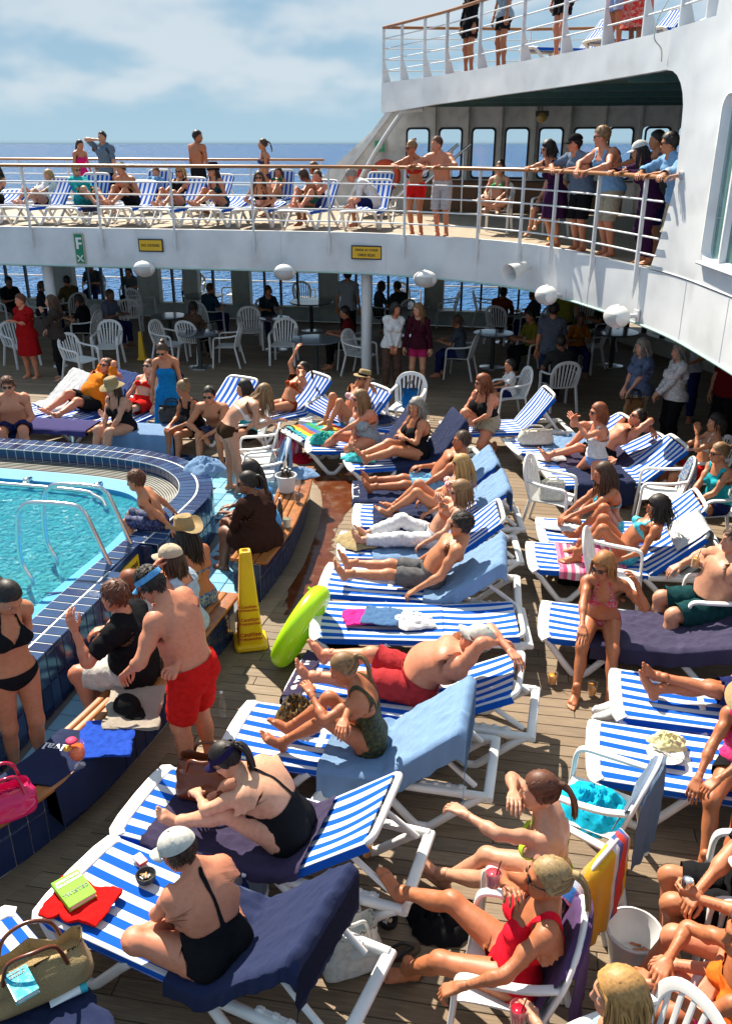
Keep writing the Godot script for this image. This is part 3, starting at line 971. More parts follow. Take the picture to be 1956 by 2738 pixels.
func build_benches() -> void:
	var spans := [[-10.3, -7.45, "curved wooden bench with drinks bucket and cups on tiled base"], [-6.8, -3.05, "curved wooden bench with draped navy towel on tiled base"]]
	for s in spans:
		var keys := []
		var z: float = s[0]
		while z < s[1] + 0.01:
			keys.append(Vector3(bench_x(z), 0, z)); z += (s[1] - s[0]) / 6.0
		var path := spaced(curve_pts(keys, 8), 0.135)
		var b := node("pool_bench")
		tag(b, s[2], "bench", "curved benches round the pool")
		var core := MB.new()
		core.loft([lift(offset_curve(path, -0.08), 0.0), lift(offset_curve(path, -0.08), 0.44)])
		core.loft([lift(offset_curve(path, -0.36), 0.44), lift(offset_curve(path, -0.36), 0.0)])
		core.loft([lift(offset_curve(path, -0.08), 0.44), lift(offset_curve(path, -0.36), 0.44)])
		for q in [0, path.size() - 1]:
			var a := offset_point(path, q, -0.08); var c := offset_point(path, q, -0.36)
			var dz := Vector3(0, 0, -0.004 if q == 0 else 0.004)
			var en := MB.new()
			en.quad(a + dz, c + dz, c + dz + Vector3(0, 0.44, 0), a + dz + Vector3(0, 0.44, 0))
			put("base_end", en, b, M_navy)
		put("base", core, b, M_grout)
		wall_tiles("base_tile", b, path, -0.07, 0.03, 0.3, 1, 0.03, [M_navy], -1.0)
		wall_tiles("base_tile", b, path, -0.07, 0.3, 0.43, 1, 0.03, [M_navy], -1.0)
		wall_tiles("base_tile", b, path, -0.372, 0.1, 0.43, 1, 0.03, [M_navy, M_navy2], 1.0)
		var edges := [[0.0, -0.12], [-0.13, -0.195], [-0.205, -0.27], [-0.28, -0.335], [-0.345, -0.4]]
		for q in edges.size():
			var parts := 3
			for r in parts:
				var k0: int = path.size() * r / parts; var k1: int = mini(path.size() - 1, path.size() * (r + 1) / parts)
				var seg := path.slice(k0, k1 + 1)
				var m := MB.new()
				var prof := []
				var a: float = edges[q][0]; var c: float = edges[q][1]
				for st in [[a - 0.008, 0.445], [a, 0.455], [a, 0.47], [a - 0.01, 0.484], [c + 0.006, 0.484], [c, 0.478], [c, 0.45], [c + 0.006, 0.445]]:
					prof.append(lift(offset_curve(seg, st[0]), st[1]))
				prof.append(prof[0])
				m.loft(prof)
				for w in [0, seg.size() - 1]:
					m.quad(prof[1][w], prof[3][w], prof[5][w], prof[6][w])
				put("slat", m, b, M_bench[rng.randi() % 3])
	var mg := structure("deck_margin")
	var ks := []
	for k in 18: ks.append(Vector3(bench_x(-10.6 + k * 0.44), 0, -10.6 + k * 0.44))
	var mp := spaced(curve_pts(ks, 6), 0.16)
	for r in 6:
		var k0: int = (mp.size() - 1) * r / 6; var k1: int = (mp.size() - 1) * (r + 1) / 6
		var seg := mp.slice(k0, k1 + 1)
		var m := MB.new()
		m.loft([lift(offset_curve(seg, -0.07), 0.0), lift(offset_curve(seg, -0.07), 0.026), lift(offset_curve(seg, 0.1), 0.026), lift(offset_curve(seg, 0.1), 0.0)])
		put("plank", m, mg, mats["deck_teak_%d" % (r % 4)])
	for k in 2:
		var x0: float = [-9.2, -6.05][k]; var x1: float = [-6.1, -4.75][k]
		var fb := node("slatted_bench", Vector3((x0 + x1) * 0.5, 0, -11.45))
		tag(fb, ["far wooden bench on steel legs under a purple towel", "short wooden bench beyond the pool under pale blue towels"][k], "bench", "benches behind the pool")
		var l := x1 - x0
		for q in 5:
			var m := MB.new()
			m.box(Vector3(0, 0.455, -0.2 + q * 0.1), Vector3(l, 0.03, 0.085), Basis.IDENTITY, 0.006)
			put("slat", m, fb, M_bench[q % 3])
		for x in [-l * 0.5 + 0.35, 0.0, l * 0.5 - 0.35]:
			var m := MB.new()
			m.lathe(Vector3(x, 0, 0.12), [[0.05, 0.016], [0.045, 0.44]], 14)
			put("leg", m, fb, M_steel)
	var kb := MB.new()
	kb.box(Vector3(-7.2, 0.1, -11.15), Vector3(6.6, 0.2, 0.1))
	structure("trough_kerb", kb, M_navy)
# ---------------------------------------------------------------- furniture
func stripe_mat() -> StandardMaterial3D:
	if mats.has("stripes"): return mats["stripes"]
	var im := Image.create(128, 64, false, Image.FORMAT_RGB8)
	var f := FastNoiseLite.new(); f.frequency = 0.3; f.seed = 8
	for y in 64:
		for x in 128:
			var n := 0.94 + 0.08 * f.get_noise_2d(x, y) + (0.03 if (x + y) % 2 == 0 else 0.0)
			var c := lin(0.008, 0.1, 0.52) if x < 64 else lin(0.66, 0.69, 0.74)
			im.set_pixel(x, y, Color(c.r * n, c.g * n, c.b * n))
	var m := image_mat("stripes", im, 0.85)
	m.metallic_specular = 0.2
	return m
# a bar of chamfered rectangular section swept along a path; side is the direction of its width
func bar_sweep(b: MB, path: Array, side: Vector3, w: float, h: float, caps := true) -> void:
	var rows := []
	for a in path.size():
		var t: Vector3 = (path[mini(a + 1, path.size() - 1)] - path[maxi(a - 1, 0)]).normalized()
		var s := (side - t * side.dot(t)).normalized()
		var u := s.cross(t).normalized()
		var ring := PackedVector3Array()
		var c := minf(w, h) * 0.28
		for q in [[w * 0.5 - c, h * 0.5], [w * 0.5, h * 0.5 - c], [w * 0.5, -h * 0.5 + c], [w * 0.5 - c, -h * 0.5], [-w * 0.5 + c, -h * 0.5], [-w * 0.5, -h * 0.5 + c], [-w * 0.5, h * 0.5 - c], [-w * 0.5 + c, h * 0.5]]:
			ring.append(path[a] + s * q[0] + u * q[1])
		rows.append(ring)
	b.loft(rows, true, caps)
var lounger0: Node3D
const HINGE := Vector3(1.16, 0.37, 0)
func sling_mb(l: float, sag: float, half := 0.325) -> MB:
	var b := MB.new()
	var rows := []
	for a in 15:
		var t := a / 14.0
		var row := PackedVector3Array()
		row.append(Vector3(l * t, -0.062, -half - 0.012))
		row.append(Vector3(l * t, -0.015, -half - 0.014))
		for q in 15:
			var u := q / 14.0 * 2.0 - 1.0
			row.append(Vector3(l * t, 0.0 - sag * sin(PI * t) * (1.0 - u * u) - 0.012 * pow(absf(u), 8.0), u * half))
		row.append(Vector3(l * t, -0.015, half + 0.014))
		row.append(Vector3(l * t, -0.062, half + 0.012))
		rows.append(row)
	b.loft(rows, false, false, Vector2(7.5, 1))
	var under := []
	for r in rows:
		var q := PackedVector3Array()
		for p in r: q.append(p + Vector3(0, -0.007, 0))
		under.append(q)
	b.loft(under, false, false, Vector2(7.5, 1), true)
	return b
func make_lounger() -> Node3D:
	var o := Node3D.new()
	for s in [1.0, -1.0]:
		var r := MB.new()
		bar_sweep(r, [Vector3(0.1, 0.335, 0.31 * s), Vector3(0.6, 0.33, 0.31 * s), Vector3(1.2, 0.325, 0.31 * s), Vector3(1.9, 0.33, 0.31 * s)], Vector3(0, 0, 1), 0.055, 0.06)
		put("side_rail", r, o, M_resin)
		for e in 2:
			var g := MB.new()
			var path := [Vector3(0.02, 0.36, 0.3 * s), Vector3(0.045, 0.33, 0.31 * s), Vector3(0.1, 0.27, 0.325 * s), Vector3(0.27, 0.06, 0.34 * s), Vector3(0.31, 0.028, 0.34 * s), Vector3(0.37, 0.026, 0.34 * s), Vector3(0.42, 0.055, 0.34 * s), Vector3(0.6, 0.26, 0.325 * s), Vector3(0.66, 0.315, 0.315 * s)]
			if e == 1: path = [Vector3(1.12, 0.315, 0.315 * s), Vector3(1.2, 0.25, 0.325 * s), Vector3(1.39, 0.055, 0.34 * s), Vector3(1.44, 0.026, 0.34 * s), Vector3(1.5, 0.028, 0.34 * s), Vector3(1.55, 0.06, 0.34 * s), Vector3(1.78, 0.27, 0.325 * s), Vector3(1.86, 0.32, 0.315 * s)]
			bar_sweep(g, Array(curve_pts(path, 2)), Vector3(0, 0, 1), 0.05, 0.055)
			put("leg", g, o, M_resin)
	for x in [0.03, 0.66, 1.9]:
		var c := MB.new()
		if x < 0.1: bar_sweep(c, [Vector3(0.05, 0.345, -0.335), Vector3(0.022, 0.362, -0.3), Vector3(0.012, 0.368, -0.2), Vector3(0.008, 0.37, 0), Vector3(0.012, 0.368, 0.2), Vector3(0.022, 0.362, 0.3), Vector3(0.05, 0.345, 0.335)], Vector3(1, 0, 0), 0.1, 0.035)
		else: bar_sweep(c, [Vector3(x, 0.325, -0.33), Vector3(x, 0.325, 0.33)], Vector3(1, 0, 0), 0.07, 0.045)
		put("cross_bar", c, o, M_resin)
	var seat := put("seat_sling", sling_mb(1.1, 0.03), o, stripe_mat())
	seat.position = Vector3(0.055, 0.375, 0)
	var br := Node3D.new(); br.name = "backrest"; o.add_child(br); br.position = HINGE
	var bs := put("back_sling", sling_mb(0.65, 0.03, 0.31), br, stripe_mat())
	bs.position = Vector3(0, 0.005, 0)
	var fr := MB.new()
	bar_sweep(fr, Array(curve_pts([Vector3(0.0, -0.03, 0.295), Vector3(0.52, -0.03, 0.295), Vector3(0.655, -0.02, 0.285), Vector3(0.69, -0.015, 0.22), Vector3(0.695, -0.012, 0.0), Vector3(0.69, -0.015, -0.22), Vector3(0.655, -0.02, -0.285), Vector3(0.52, -0.03, -0.295), Vector3(0.0, -0.03, -0.295)], 3)), Vector3(0, 1, 0), 0.04, 0.045)
	put("back_frame", fr, br, M_resin)
	var pr := Node3D.new(); pr.name = "prop"; o.add_child(pr); pr.position = Vector3(1.5, 0.35, 0)
	var pm := MB.new()
	bar_sweep(pm, Array(curve_pts([Vector3(0, 0.0, 0.24), Vector3(0.0, 0.2, 0.235), Vector3(0, 0.38, 0.22), Vector3(0, 0.4, 0.18), Vector3(0, 0.4, -0.18), Vector3(0, 0.38, -0.22), Vector3(0, 0.2, -0.235), Vector3(0, 0.0, -0.24)], 3)), Vector3(1, 0, 0), 0.04, 0.03)
	put("prop_loop", pm, pr, M_resin)
	for s in [1.0, -1.0]:
		var nt := MB.new()
		nt.box(Vector3(1.59, 0.357, 0.285 * s), Vector3(0.32, 0.012, 0.026))
		for k in 4: nt.box(Vector3(1.46 + k * 0.085, 0.363, 0.285 * s), Vector3(0.035, 0.025, 0.03), Basis.IDENTITY, 0.005)
		put("notch_rack", nt, o, M_resin)
	return o
# foot end centre, direction towards the head, backrest angle
func lounger(at: Vector3, turn: float, back: float, label: String, group := "striped loungers") -> Node3D:
	if lounger0 == null: lounger0 = make_lounger()
	var o: Node3D = lounger0.duplicate()
	o.name = numbered("lounger")
	add_child(o, true)
	o.position = at; o.rotation.y = deg_to_rad(turn)
	var br: Node3D = o.get_node("backrest")
	var a := deg_to_rad(back)
	br.rotation.z = a
	var pr: Node3D = o.get_node("prop")
	var top := HINGE + Vector3(cos(a), sin(a), 0) * 0.42 + Vector3(sin(a), -cos(a), 0) * 0.05
	var low_y := 0.35
	var dx := sqrt(maxf(0.01, 0.16 - pow(top.y - low_y, 2.0)))
	if back < 12.0:
		pr.position = Vector3(1.3, 0.3, 0); pr.rotation.z = -PI * 0.5
	else:
		var low := Vector3(top.x + dx, low_y, 0)
		if low.x > 1.84: low.x = 1.84
		pr.scale.y = low.distance_to(top) / 0.4
		pr.position = low
		pr.rotation.z = atan2(-(top.x - low.x), top.y - low.y)
	tag(o, label, "lounger", group)
	return o
# line that a towel follows on a lounger: distance along the lounger to (x, y)
func lounger_line(t: float, back: float) -> Vector2:
	var a := deg_to_rad(back)
	if t < 0.0: return Vector2(-0.02 - 0.02 * minf(1.0, -t / 0.05), 0.38 + t * 0.95)
	if t < 1.16: return Vector2(t, 0.372 - 0.015 * sin(PI * clampf(t / 1.16, 0, 1)))
	var u := t - 1.16
	if u < 0.71: return Vector2(1.16 + cos(a) * u, 0.376 + sin(a) * u)
	var e := Vector2(1.16 + cos(a) * 0.71, 0.376 + sin(a) * 0.71)
	return e + Vector2(sin(a) * 0.0 + 0.05 * minf(1.0, (u - 0.71) / 0.05), -(u - 0.71) * 0.95)
# towel lying on a lounger from t0 to t1, hanging over the sides
func towel(called: String, lo: Vector3, turn: float, back: float, t0: float, t1: float, z0: float, z1: float, hang0: float, hang1: float, m: Material, label: String, group := "towels on loungers", seed_ := 1) -> Node3D:
	var o := node(called, lo, deg_to_rad(turn))
	tag(o, label, "towel", group)
	var f := FastNoiseLite.new(); f.frequency = 3.2; f.seed = seed_; f.fractal_octaves = 3
	var n := maxi(10, int((t1 - t0) / 0.024))
	var rows := []
	for a in n + 1:
		var t := lerpf(t0, t1, float(a) / n)
		var p := lounger_line(t, back)
		var top := PackedVector3Array(); var low := PackedVector3Array()
		for q in 41:
			var u := q / 40.0
			var z: float; var y := p.y
			var wid := z1 - z0
			var tot := hang0 + wid + hang1
			var w := u * tot
			if w < hang0:
				z = z0 - 0.02 - 0.03 * (1.0 - w / maxf(0.001, hang0)) * (0.5 + f.get_noise_2d(t * 2.0, 3.0)); y -= (hang0 - w) * (0.97 + 0.12 * f.get_noise_2d(t * 0.8, 9.0))
			elif w > hang0 + wid:
				z = z1 + 0.02 + 0.03 * ((w - hang0 - wid) / maxf(0.001, hang1)) * (0.5 + f.get_noise_2d(t * 2.0, 5.0)); y -= (w - hang0 - wid) * (0.97 + 0.12 * f.get_noise_2d(t * 0.8, 19.0))
			else:
				z = z0 + w - hang0
				y += 0.006 + 0.02 * maxf(0.0, f.get_noise_2d(t * 1.3, z * 2.0) + 0.1) + 0.016 * pow(1.0 - absf(f.get_noise_2d(t * 0.9 + z * 1.6 + 30.0, z * 0.7 - t * 0.8)), 9.0)
			if y < 0.03: y = 0.03
			var e := 0.012 * f.get_noise_2d(z * 3.0, 40.0) if a == 0 or a == n else 0.0
			top.append(Vector3(p.x + e, y + 0.007, z)); low.append(Vector3(p.x + e, y, z))
		low.reverse()
		top.append_array(low)
		rows.append(top)
	var b := MB.new()
	b.loft(rows, true, false)
	put("cloth", b, o, m)
	return o
# crumpled cloth
func heap(called: String, at: Vector3, r: Vector3, m: Material, label: String, cat: String, seed_ := 1, turn := 0.0, group := "") -> Node3D:
	var o := node(called, at, deg_to_rad(turn))
	tag(o, label, cat, group)
	var f := FastNoiseLite.new(); f.frequency = 2.2 / maxf(r.x, r.z); f.seed = seed_; f.fractal_octaves = 4; f.fractal_type = FastNoiseLite.FRACTAL_RIDGED
	var g := FastNoiseLite.new(); g.frequency = 0.9; g.seed = seed_ + 5
	var rows := []
	for a in 17:
		var t := a / 16.0
		var ring := PackedVector3Array()
		for q in 40:
			var h := TAU * q / 40.0
			var out := 1.0 + 0.28 * g.get_noise_2d(cos(h) * 1.4, sin(h) * 1.4) + 0.06 * sin(h * 5.0 + seed_)
			var p := Vector3(cos(h) * r.x, 0, sin(h) * r.z) * t * out
			var y := r.y * (1.0 - pow(t, 2.6)) * (0.55 + 0.5 * f.get_noise_2d(p.x + 3.0, p.z)) + 0.008
			if a == 16: y = 0.003
			ring.append(p + Vector3(0, y, 0))
		rows.append(ring)
	var b := MB.new()
	b.loft(rows, true, false)
	put("cloth", b, o, m)
	return o
# cloth lying flat with folds: size x by z
func spread(called: String, at: Vector3, size: Vector2, m: Material, label: String, cat: String, turn := 0.0, seed_ := 1, thick := 0.012, group := "") -> Node3D:
	var o := node(called, at, deg_to_rad(turn))
	tag(o, label, cat, group)
	var f := FastNoiseLite.new(); f.frequency = 6.0; f.seed = seed_; f.fractal_octaves = 3
	var rows := []
	for a in 15:
		var row := PackedVector3Array(); var low := PackedVector3Array()
		for q in 15:
			var x := (a / 14.0 - 0.5) * size.x; var z := (q / 14.0 - 0.5) * size.y
			var e := Vector3(f.get_noise_2d(x, z + 7.0), 0, f.get_noise_2d(x + 9.0, z)) * 0.035
			var y := thick + 0.022 * maxf(0.0, f.get_noise_2d(x * 1.4, z * 1.4) + 0.15)
			row.append(Vector3(x, y, z) + e); low.append(Vector3(x, 0.002, z) + e)
		low.reverse(); row.append_array(low)
		rows.append(row)
	var b := MB.new()
	b.loft(rows, true, true)
	put("cloth", b, o, m)
	return o
var chair0: Node3D
func make_chair() -> Node3D:
	var o := Node3D.new()
	var seat := MB.new()
	var rows := []
	for a in 11:
		var row := PackedVector3Array(); var low := PackedVector3Array()
		for q in 11:
			var u := q / 10.0 * 2.0 - 1.0; var t := a / 10.0
			var w := lerpf(0.215, 0.235, t)
			var y := 0.425 - 0.022 * sin(PI * t) * (1.0 - u * u) - 0.02 * pow(t, 6.0) + 0.012 * pow(absf(u), 4.0)
			row.append(Vector3(u * w, y, lerpf(-0.22, 0.23, t))); low.append(Vector3(u * w, y - 0.014, lerpf(-0.22, 0.23, t)))
		low.reverse(); row.append_array(low)
		rows.append(row)
	seat.loft(rows, true, true)
	put("seat", seat, o, M_resin)
	var fr := MB.new()
	bar_sweep(fr, Array(curve_pts([Vector3(-0.215, 0.42, -0.2), Vector3(-0.24, 0.6, -0.245), Vector3(-0.235, 0.74, -0.285), Vector3(-0.16, 0.85, -0.315), Vector3(0, 0.89, -0.33), Vector3(0.16, 0.85, -0.315), Vector3(0.235, 0.74, -0.285), Vector3(0.24, 0.6, -0.245), Vector3(0.215, 0.42, -0.2)], 4)), Vector3(0, 0.3, 1), 0.026, 0.06)
	put("back_frame", fr, o, M_resin)
	for k in 7:
		var x := (k - 3) * 0.052
		var s := MB.new()
		var tx := (k - 3) * 0.068
		var ty := 0.875 - 1.5 * tx * tx - 1.2 * pow(absf(tx), 3.0)
		bar_sweep(s, [Vector3(x, 0.43, -0.21), Vector3(lerpf(x, tx, 0.5), 0.62, -0.262), Vector3(tx, ty - 0.01, -0.322 + 0.1 * absf(tx))], Vector3(1, 0, 0), 0.03, 0.011)
		put("slat", s, o, M_resin)
	for s in [1.0, -1.0]:
		var a := MB.new()
		bar_sweep(a, Array(curve_pts([Vector3(0.238 * s, 0.69, -0.268), Vector3(0.265 * s, 0.66, -0.12), Vector3(0.275 * s, 0.645, 0.06), Vector3(0.272 * s, 0.635, 0.18), Vector3(0.265 * s, 0.58, 0.225), Vector3(0.258 * s, 0.4, 0.235), Vector3(0.265 * s, 0.0, 0.265)], 4)), Vector3(1, 0, 0), 0.05, 0.03)
		put("arm_and_front_leg", a, o, M_resin)
		var l := MB.new()
		bar_sweep(l, [Vector3(0.225 * s, 0.45, -0.205), Vector3(0.235 * s, 0.25, -0.25), Vector3(0.25 * s, 0.0, -0.31)], Vector3(1, 0, 0), 0.05, 0.035)
		put("rear_leg", l, o, M_resin)
	return o
func chair(at: Vector3, turn: float, label: String, group := "white plastic armchairs") -> Node3D:
	if chair0 == null: chair0 = make_chair()
	var o: Node3D = chair0.duplicate()
	o.name = numbered("plastic_armchair")
	add_child(o, true)
	o.position = at; o.rotation.y = deg_to_rad(turn)
	tag(o, label, "chair", group)
	return o
func table(at: Vector3, r: float, label: String) -> Node3D:
	var o := node("round_table", at)
	tag(o, label, "table", "round tables in the dining area")
	var b := MB.new()
	b.lathe(Vector3.ZERO, [[r * 0.5, 0.70], [r - 0.02, 0.71], [r, 0.722], [r, 0.738], [r - 0.01, 0.745], [0.001, 0.745]], 36, false)
	put("table_top", b, o, mat("dark_table_top", Color(0.1, 0.115, 0.14), 0.12))
	var p := MB.new()
	p.lathe(Vector3.ZERO, [[0.05, 0.03], [0.045, 0.7]], 16)
	put("pedestal", p, o, mat("dark_mullion"))
	var f := MB.new()
	f.lathe(Vector3.ZERO, [[0.26, 0.016], [0.26, 0.028], [0.06, 0.05], [0.05, 0.06]], 24)
	put("foot_plate", f, o, M_steel)
	return o
func oval_speaker(at: Vector3, turn: float, label: String) -> void:
	var o := node("oval_loudspeaker", at, deg_to_rad(turn))
	tag(o, label, "loudspeaker", "white oval loudspeakers on the fascia")
	var b := MB.new()
	ellipsoid(b, Transform3D.IDENTITY, Vector3(0, 0, 0.3), Vector3(0.215, 0.15, 0.16), 28, 18)
	put("shell", b, o, mat("speaker_white", Color(0.72, 0.72, 0.7), 0.35))
	var g := MB.new()
	var rows := []
	for a in 8:
		var row := PackedVector3Array()
		for q in 21:
			var x := (q / 20.0 * 2.0 - 1.0) * 0.17; var y := -0.12 + 0.17 * a / 7.0
			var e := 1.0 - pow(x / 0.215, 2.0) - pow(y / 0.15, 2.0)
			row.append(Vector3(x, y, 0.3 + 0.166 * sqrt(maxf(0.02, e))))
		rows.append(row)
	g.loft(rows)
	put("grille", g, o, mat("speaker_grille", Color(0.5, 0.5, 0.49), 0.6, "mottle"))
	var t := MB.new()
	t.tube([Vector3(0, 0, 0.0), Vector3(0, 0, 0.17)], 0.028, 10)
	t.box(Vector3(0, 0, 0.015), Vector3(0.12, 0.16, 0.03), Basis.IDENTITY, 0.006)
	put("bracket", t, o, M_white)
	var kn := MB.new()
	kn.lathe(Vector3(0, 0.145, 0.29), [[0.035, 0.0], [0.03, 0.012], [0.001, 0.016]], 12)
	put("cap", kn, o, mat("speaker_grille"))
func cup(called: String, at: Vector3, r: float, h: float, m: Material, label: String, fill: Material = null, group := "drinks") -> Node3D:
	var o := node(called, at)
	tag(o, label, "cup", group)
	var b := MB.new()
	b.lathe(Vector3.ZERO, [[r * 0.72, 0.0], [r * 0.78, 0.004], [r, h], [r * 0.94, h], [r * 0.7, 0.012], [0.001, 0.012]], 18, false)
	put("cup_wall", b, o, m)
	if fill:
		var f := MB.new()
		f.lathe(Vector3.ZERO, [[r * 0.69, 0.014], [r * 0.88, h * 0.78], [0.001, h * 0.78]], 16, false)
		put("drink", f, o, fill)
		var s := MB.new()
		s.tube([Vector3(0, 0.02, 0), Vector3(r * 0.7, h * 1.6, 0.01)], 0.003, 5)
		put("straw", s, o, M_black)
	return o
func bucket(at: Vector3, r: float, h: float, label: String) -> Node3D:
	var o := node("ice_bucket", at)
	tag(o, label, "bucket", "white ice buckets")
	var b := MB.new()
	b.lathe(Vector3.ZERO, [[r * 0.75, 0.0], [r * 0.78, 0.004], [r, h - 0.02], [r + 0.012, h - 0.015], [r + 0.012, h], [r - 0.006, h], [r * 0.72, 0.01], [0.001, 0.01]], 28, false)
	put("pail", b, o, mat("bucket_plastic", Color(0.7, 0.71, 0.72), 0.35, "mottle"))
	return o
func bottle(at: Vector3, m: Material, label: String, h := 0.23) -> Node3D:
	var o := node("bottle", at)
	tag(o, label, "bottle", "bottles")
	var b := MB.new()
	b.lathe(Vector3.ZERO, [[0.028, 0.0], [0.031, 0.005], [0.031, h * 0.55], [0.025, h * 0.66], [0.013, h * 0.8], [0.013, h * 0.96]], 14)
	put("glass", b, o, m)
	var c := MB.new()
	c.lathe(Vector3.ZERO, [[0.015, h * 0.955], [0.015, h], [0.001, h]], 12)
	put("cap", c, o, mat("bottle_cap", Color(0.7, 0.7, 0.7), 0.3))
	return o
func ashtray(at: Vector3, label: String) -> void:
	var o := node("ashtray", at)
	tag(o, label, "ashtray", "black ashtrays")
	var b := MB.new()
	b.lathe(Vector3.ZERO, [[0.055, 0.0], [0.06, 0.035], [0.052, 0.037], [0.046, 0.012], [0.001, 0.012]], 20, false)
	put("bowl", b, o, M_black)
	var r := RandomNumberGenerator.new(); r.seed = 3
	for k in 10:
		var c := MB.new()
		var g := r.randf() * TAU
		var p := Vector3((r.randf() - 0.5) * 0.05, 0.018 + 0.002 * k * 0.8, (r.randf() - 0.5) * 0.05)
		c.tube([p - Vector3(cos(g), 0.1, sin(g)) * 0.015, p + Vector3(cos(g), 0.1, sin(g)) * 0.015], 0.004, 6)
		put("cigarette_end", c, o, mat("filter_paper", Color(0.75, 0.72, 0.66), 0.8) if k % 3 else mat("filter_tan", Color(0.6, 0.33, 0.1), 0.8))
func flip_flop(at: Vector3, turn: float, m: Material, label: String) -> void:
	var o := node("sandal", at, deg_to_rad(turn))
	tag(o, label, "sandal", "sandals")
	var ol := PackedVector2Array()
	for q in 24:
		var g := TAU * q / 24.0
		ol.append(Vector2(0.045 * cos(g) * (1.0 + 0.18 * sin(g)), 0.13 * sin(g)))
	var b := MB.new()
	b.slab(ol, Vector3(0, 0.014, 0), Vector3(1, 0, 0), Vector3(0, 0, -1), 0.022)
	put("sole", b, o, m)
	var s := MB.new()
	for sg in [1.0, -1.0]:
		s.tube(Array(curve_pts([Vector3(0, 0.025, -0.085), Vector3(0.025 * sg, 0.055, -0.03), Vector3(0.042 * sg, 0.025, 0.035)], 4)), 0.009, 6)
	put("strap", s, o, M_black)
func caution_cone(at: Vector3, turn: float, h: float, label: String, words: bool) -> void:
	var o := node("caution_cone", at, deg_to_rad(turn))
	tag(o, label, "safety cone", "yellow safety cones")
	var ym := mat("safety_yellow", Color(0.8, 0.46, 0.005), 0.38, "mottle")
	var k := h / 0.98
	var b := MB.new()
	var sq := func(hw: float, y: float, c: float) -> PackedVector3Array:
		var p := PackedVector3Array()
		for q in [[1, 1 - c], [1 - c, 1], [-1 + c, 1], [-1, 1 - c], [-1, -1 + c], [-1 + c, -1], [1 - c, -1], [1, -1 + c]]:
			p.append(Vector3(q[0] * hw, y, q[1] * hw))
		return p
	b.loft([sq.call(0.118 * k, 0.05, 0.2), sq.call(0.052 * k, h - 0.02, 0.2), sq.call(0.046 * k, h, 0.25), sq.call(0.026 * k, h, 0.5), sq.call(0.024 * k, h - 0.06, 0.5)], true, false)
	put("cone_body", b, o, ym)
	var f := MB.new()
	f.loft([sq.call(0.155 * k, 0.018, 0.2), sq.call(0.155 * k, 0.05, 0.2), sq.call(0.145 * k, 0.06, 0.2), sq.call(0.112 * k, 0.065, 0.2)], true, true)
	put("foot_plate", f, o, ym)
	if words:
		var red := mat("sign_red", Color(0.45, 0.03, 0.01), 0.5)
		for face in 2:
			var bas := Basis(Vector3.UP, -PI * 0.5 * face) * Basis(Vector3(1, 0, 0), -0.071)
			var rows := [[0.17, "Caution", 0.052], [0.125, "Precaucion", 0.04], [0.32, "Caution", 0.045], [0.28, "Precaucion", 0.036], [0.45, "Caution", 0.038], [0.415, "Precaucion", 0.031]]
			for r in rows:
				var hw: float = lerpf(0.118, 0.052, (r[0] - 0.05) / 0.91)
				letters("lettering", r[1], r[2], red, o, Transform3D(bas, Basis(Vector3.UP, -PI * 0.5 * face) * Vector3(0, r[0], hw + 0.003)))
# ---------------------------------------------------------------- people
# A rest figure is meshed once per build and detail from a smooth union of tapered bones and ellipsoids, then bent at its joints for every person.
const JM := {"pel": Vector3(0, 0.93, 0), "waist": Vector3(0, 1.09, -0.02), "neck": Vector3(0, 1.49, -0.02), "sh": Vector3(0.175, 1.41, -0.015), "el": Vector3(0.38, 1.205, -0.02), "wr": Vector3(0.56, 1.025, 0.0), "hip": Vector3(0.09, 0.895, 0.0), "kn": Vector3(0.1, 0.485, 0.008), "an": Vector3(0.105, 0.085, -0.02)}
const JF := {"pel": Vector3(0, 0.93, 0), "waist": Vector3(0, 1.09, -0.02), "neck": Vector3(0, 1.49, -0.02), "sh": Vector3(0.152, 1.405, -0.015), "el": Vector3(0.347, 1.21, -0.02), "wr": Vector3(0.519, 1.038, 0.0), "hip": Vector3(0.09, 0.895, 0.0), "kn": Vector3(0.1, 0.485, 0.008), "an": Vector3(0.105, 0.085, -0.02)}
var J: Dictionary = JM
var rest := {}
var clips := {}
var skin_mat: StandardMaterial3D
class Field:
	var caps := []
	var balls := []
	var cuts := []
	func cap(a: Vector3, b: Vector3, ra: float, rb: float, k := 0.02) -> void:
		caps.append([a, b - a, 1.0 / maxf(1e-9, (b - a).length_squared()), ra, rb - ra, k])
	func ball(c: Vector3, r: Vector3, k := 0.03) -> void:
		balls.append([c, Vector3(1.0 / r.x, 1.0 / r.y, 1.0 / r.z), minf(r.x, minf(r.y, r.z)), k])
	func both(f: Callable) -> void:
		f.call(1.0); f.call(-1.0)
	func at(p: Vector3) -> float:
		var d := 1e3
		for q in balls:
			var l: float = ((p - q[0]) * q[1]).length()
			var e: float = (l - 1.0) * q[2] * (1.0 + 0.35 * maxf(0.0, l - 1.0))
			var k: float = q[3]
			var h := k - absf(d - e)
			d = minf(d, e) - (h * h / (4.0 * k) if h > 0.0 else 0.0)
		for q in caps:
			var w: Vector3 = p - q[0]
			var t := clampf(w.dot(q[1]) * q[2], 0.0, 1.0)
			var e: float = (w - q[1] * t).length() - q[3] - q[4] * t
			var k: float = q[5]
			var h := k - absf(d - e)
			d = minf(d, e) - (h * h / (4.0 * k) if h > 0.0 else 0.0)
		for q in cuts:
			var e: float = q[1] - p.distance_to(q[0])
			var k: float = q[2]
			var h := k - absf(d - e)
			d = maxf(d, e) + (h * h / (4.0 * k) if h > 0.0 else 0.0)
		return d
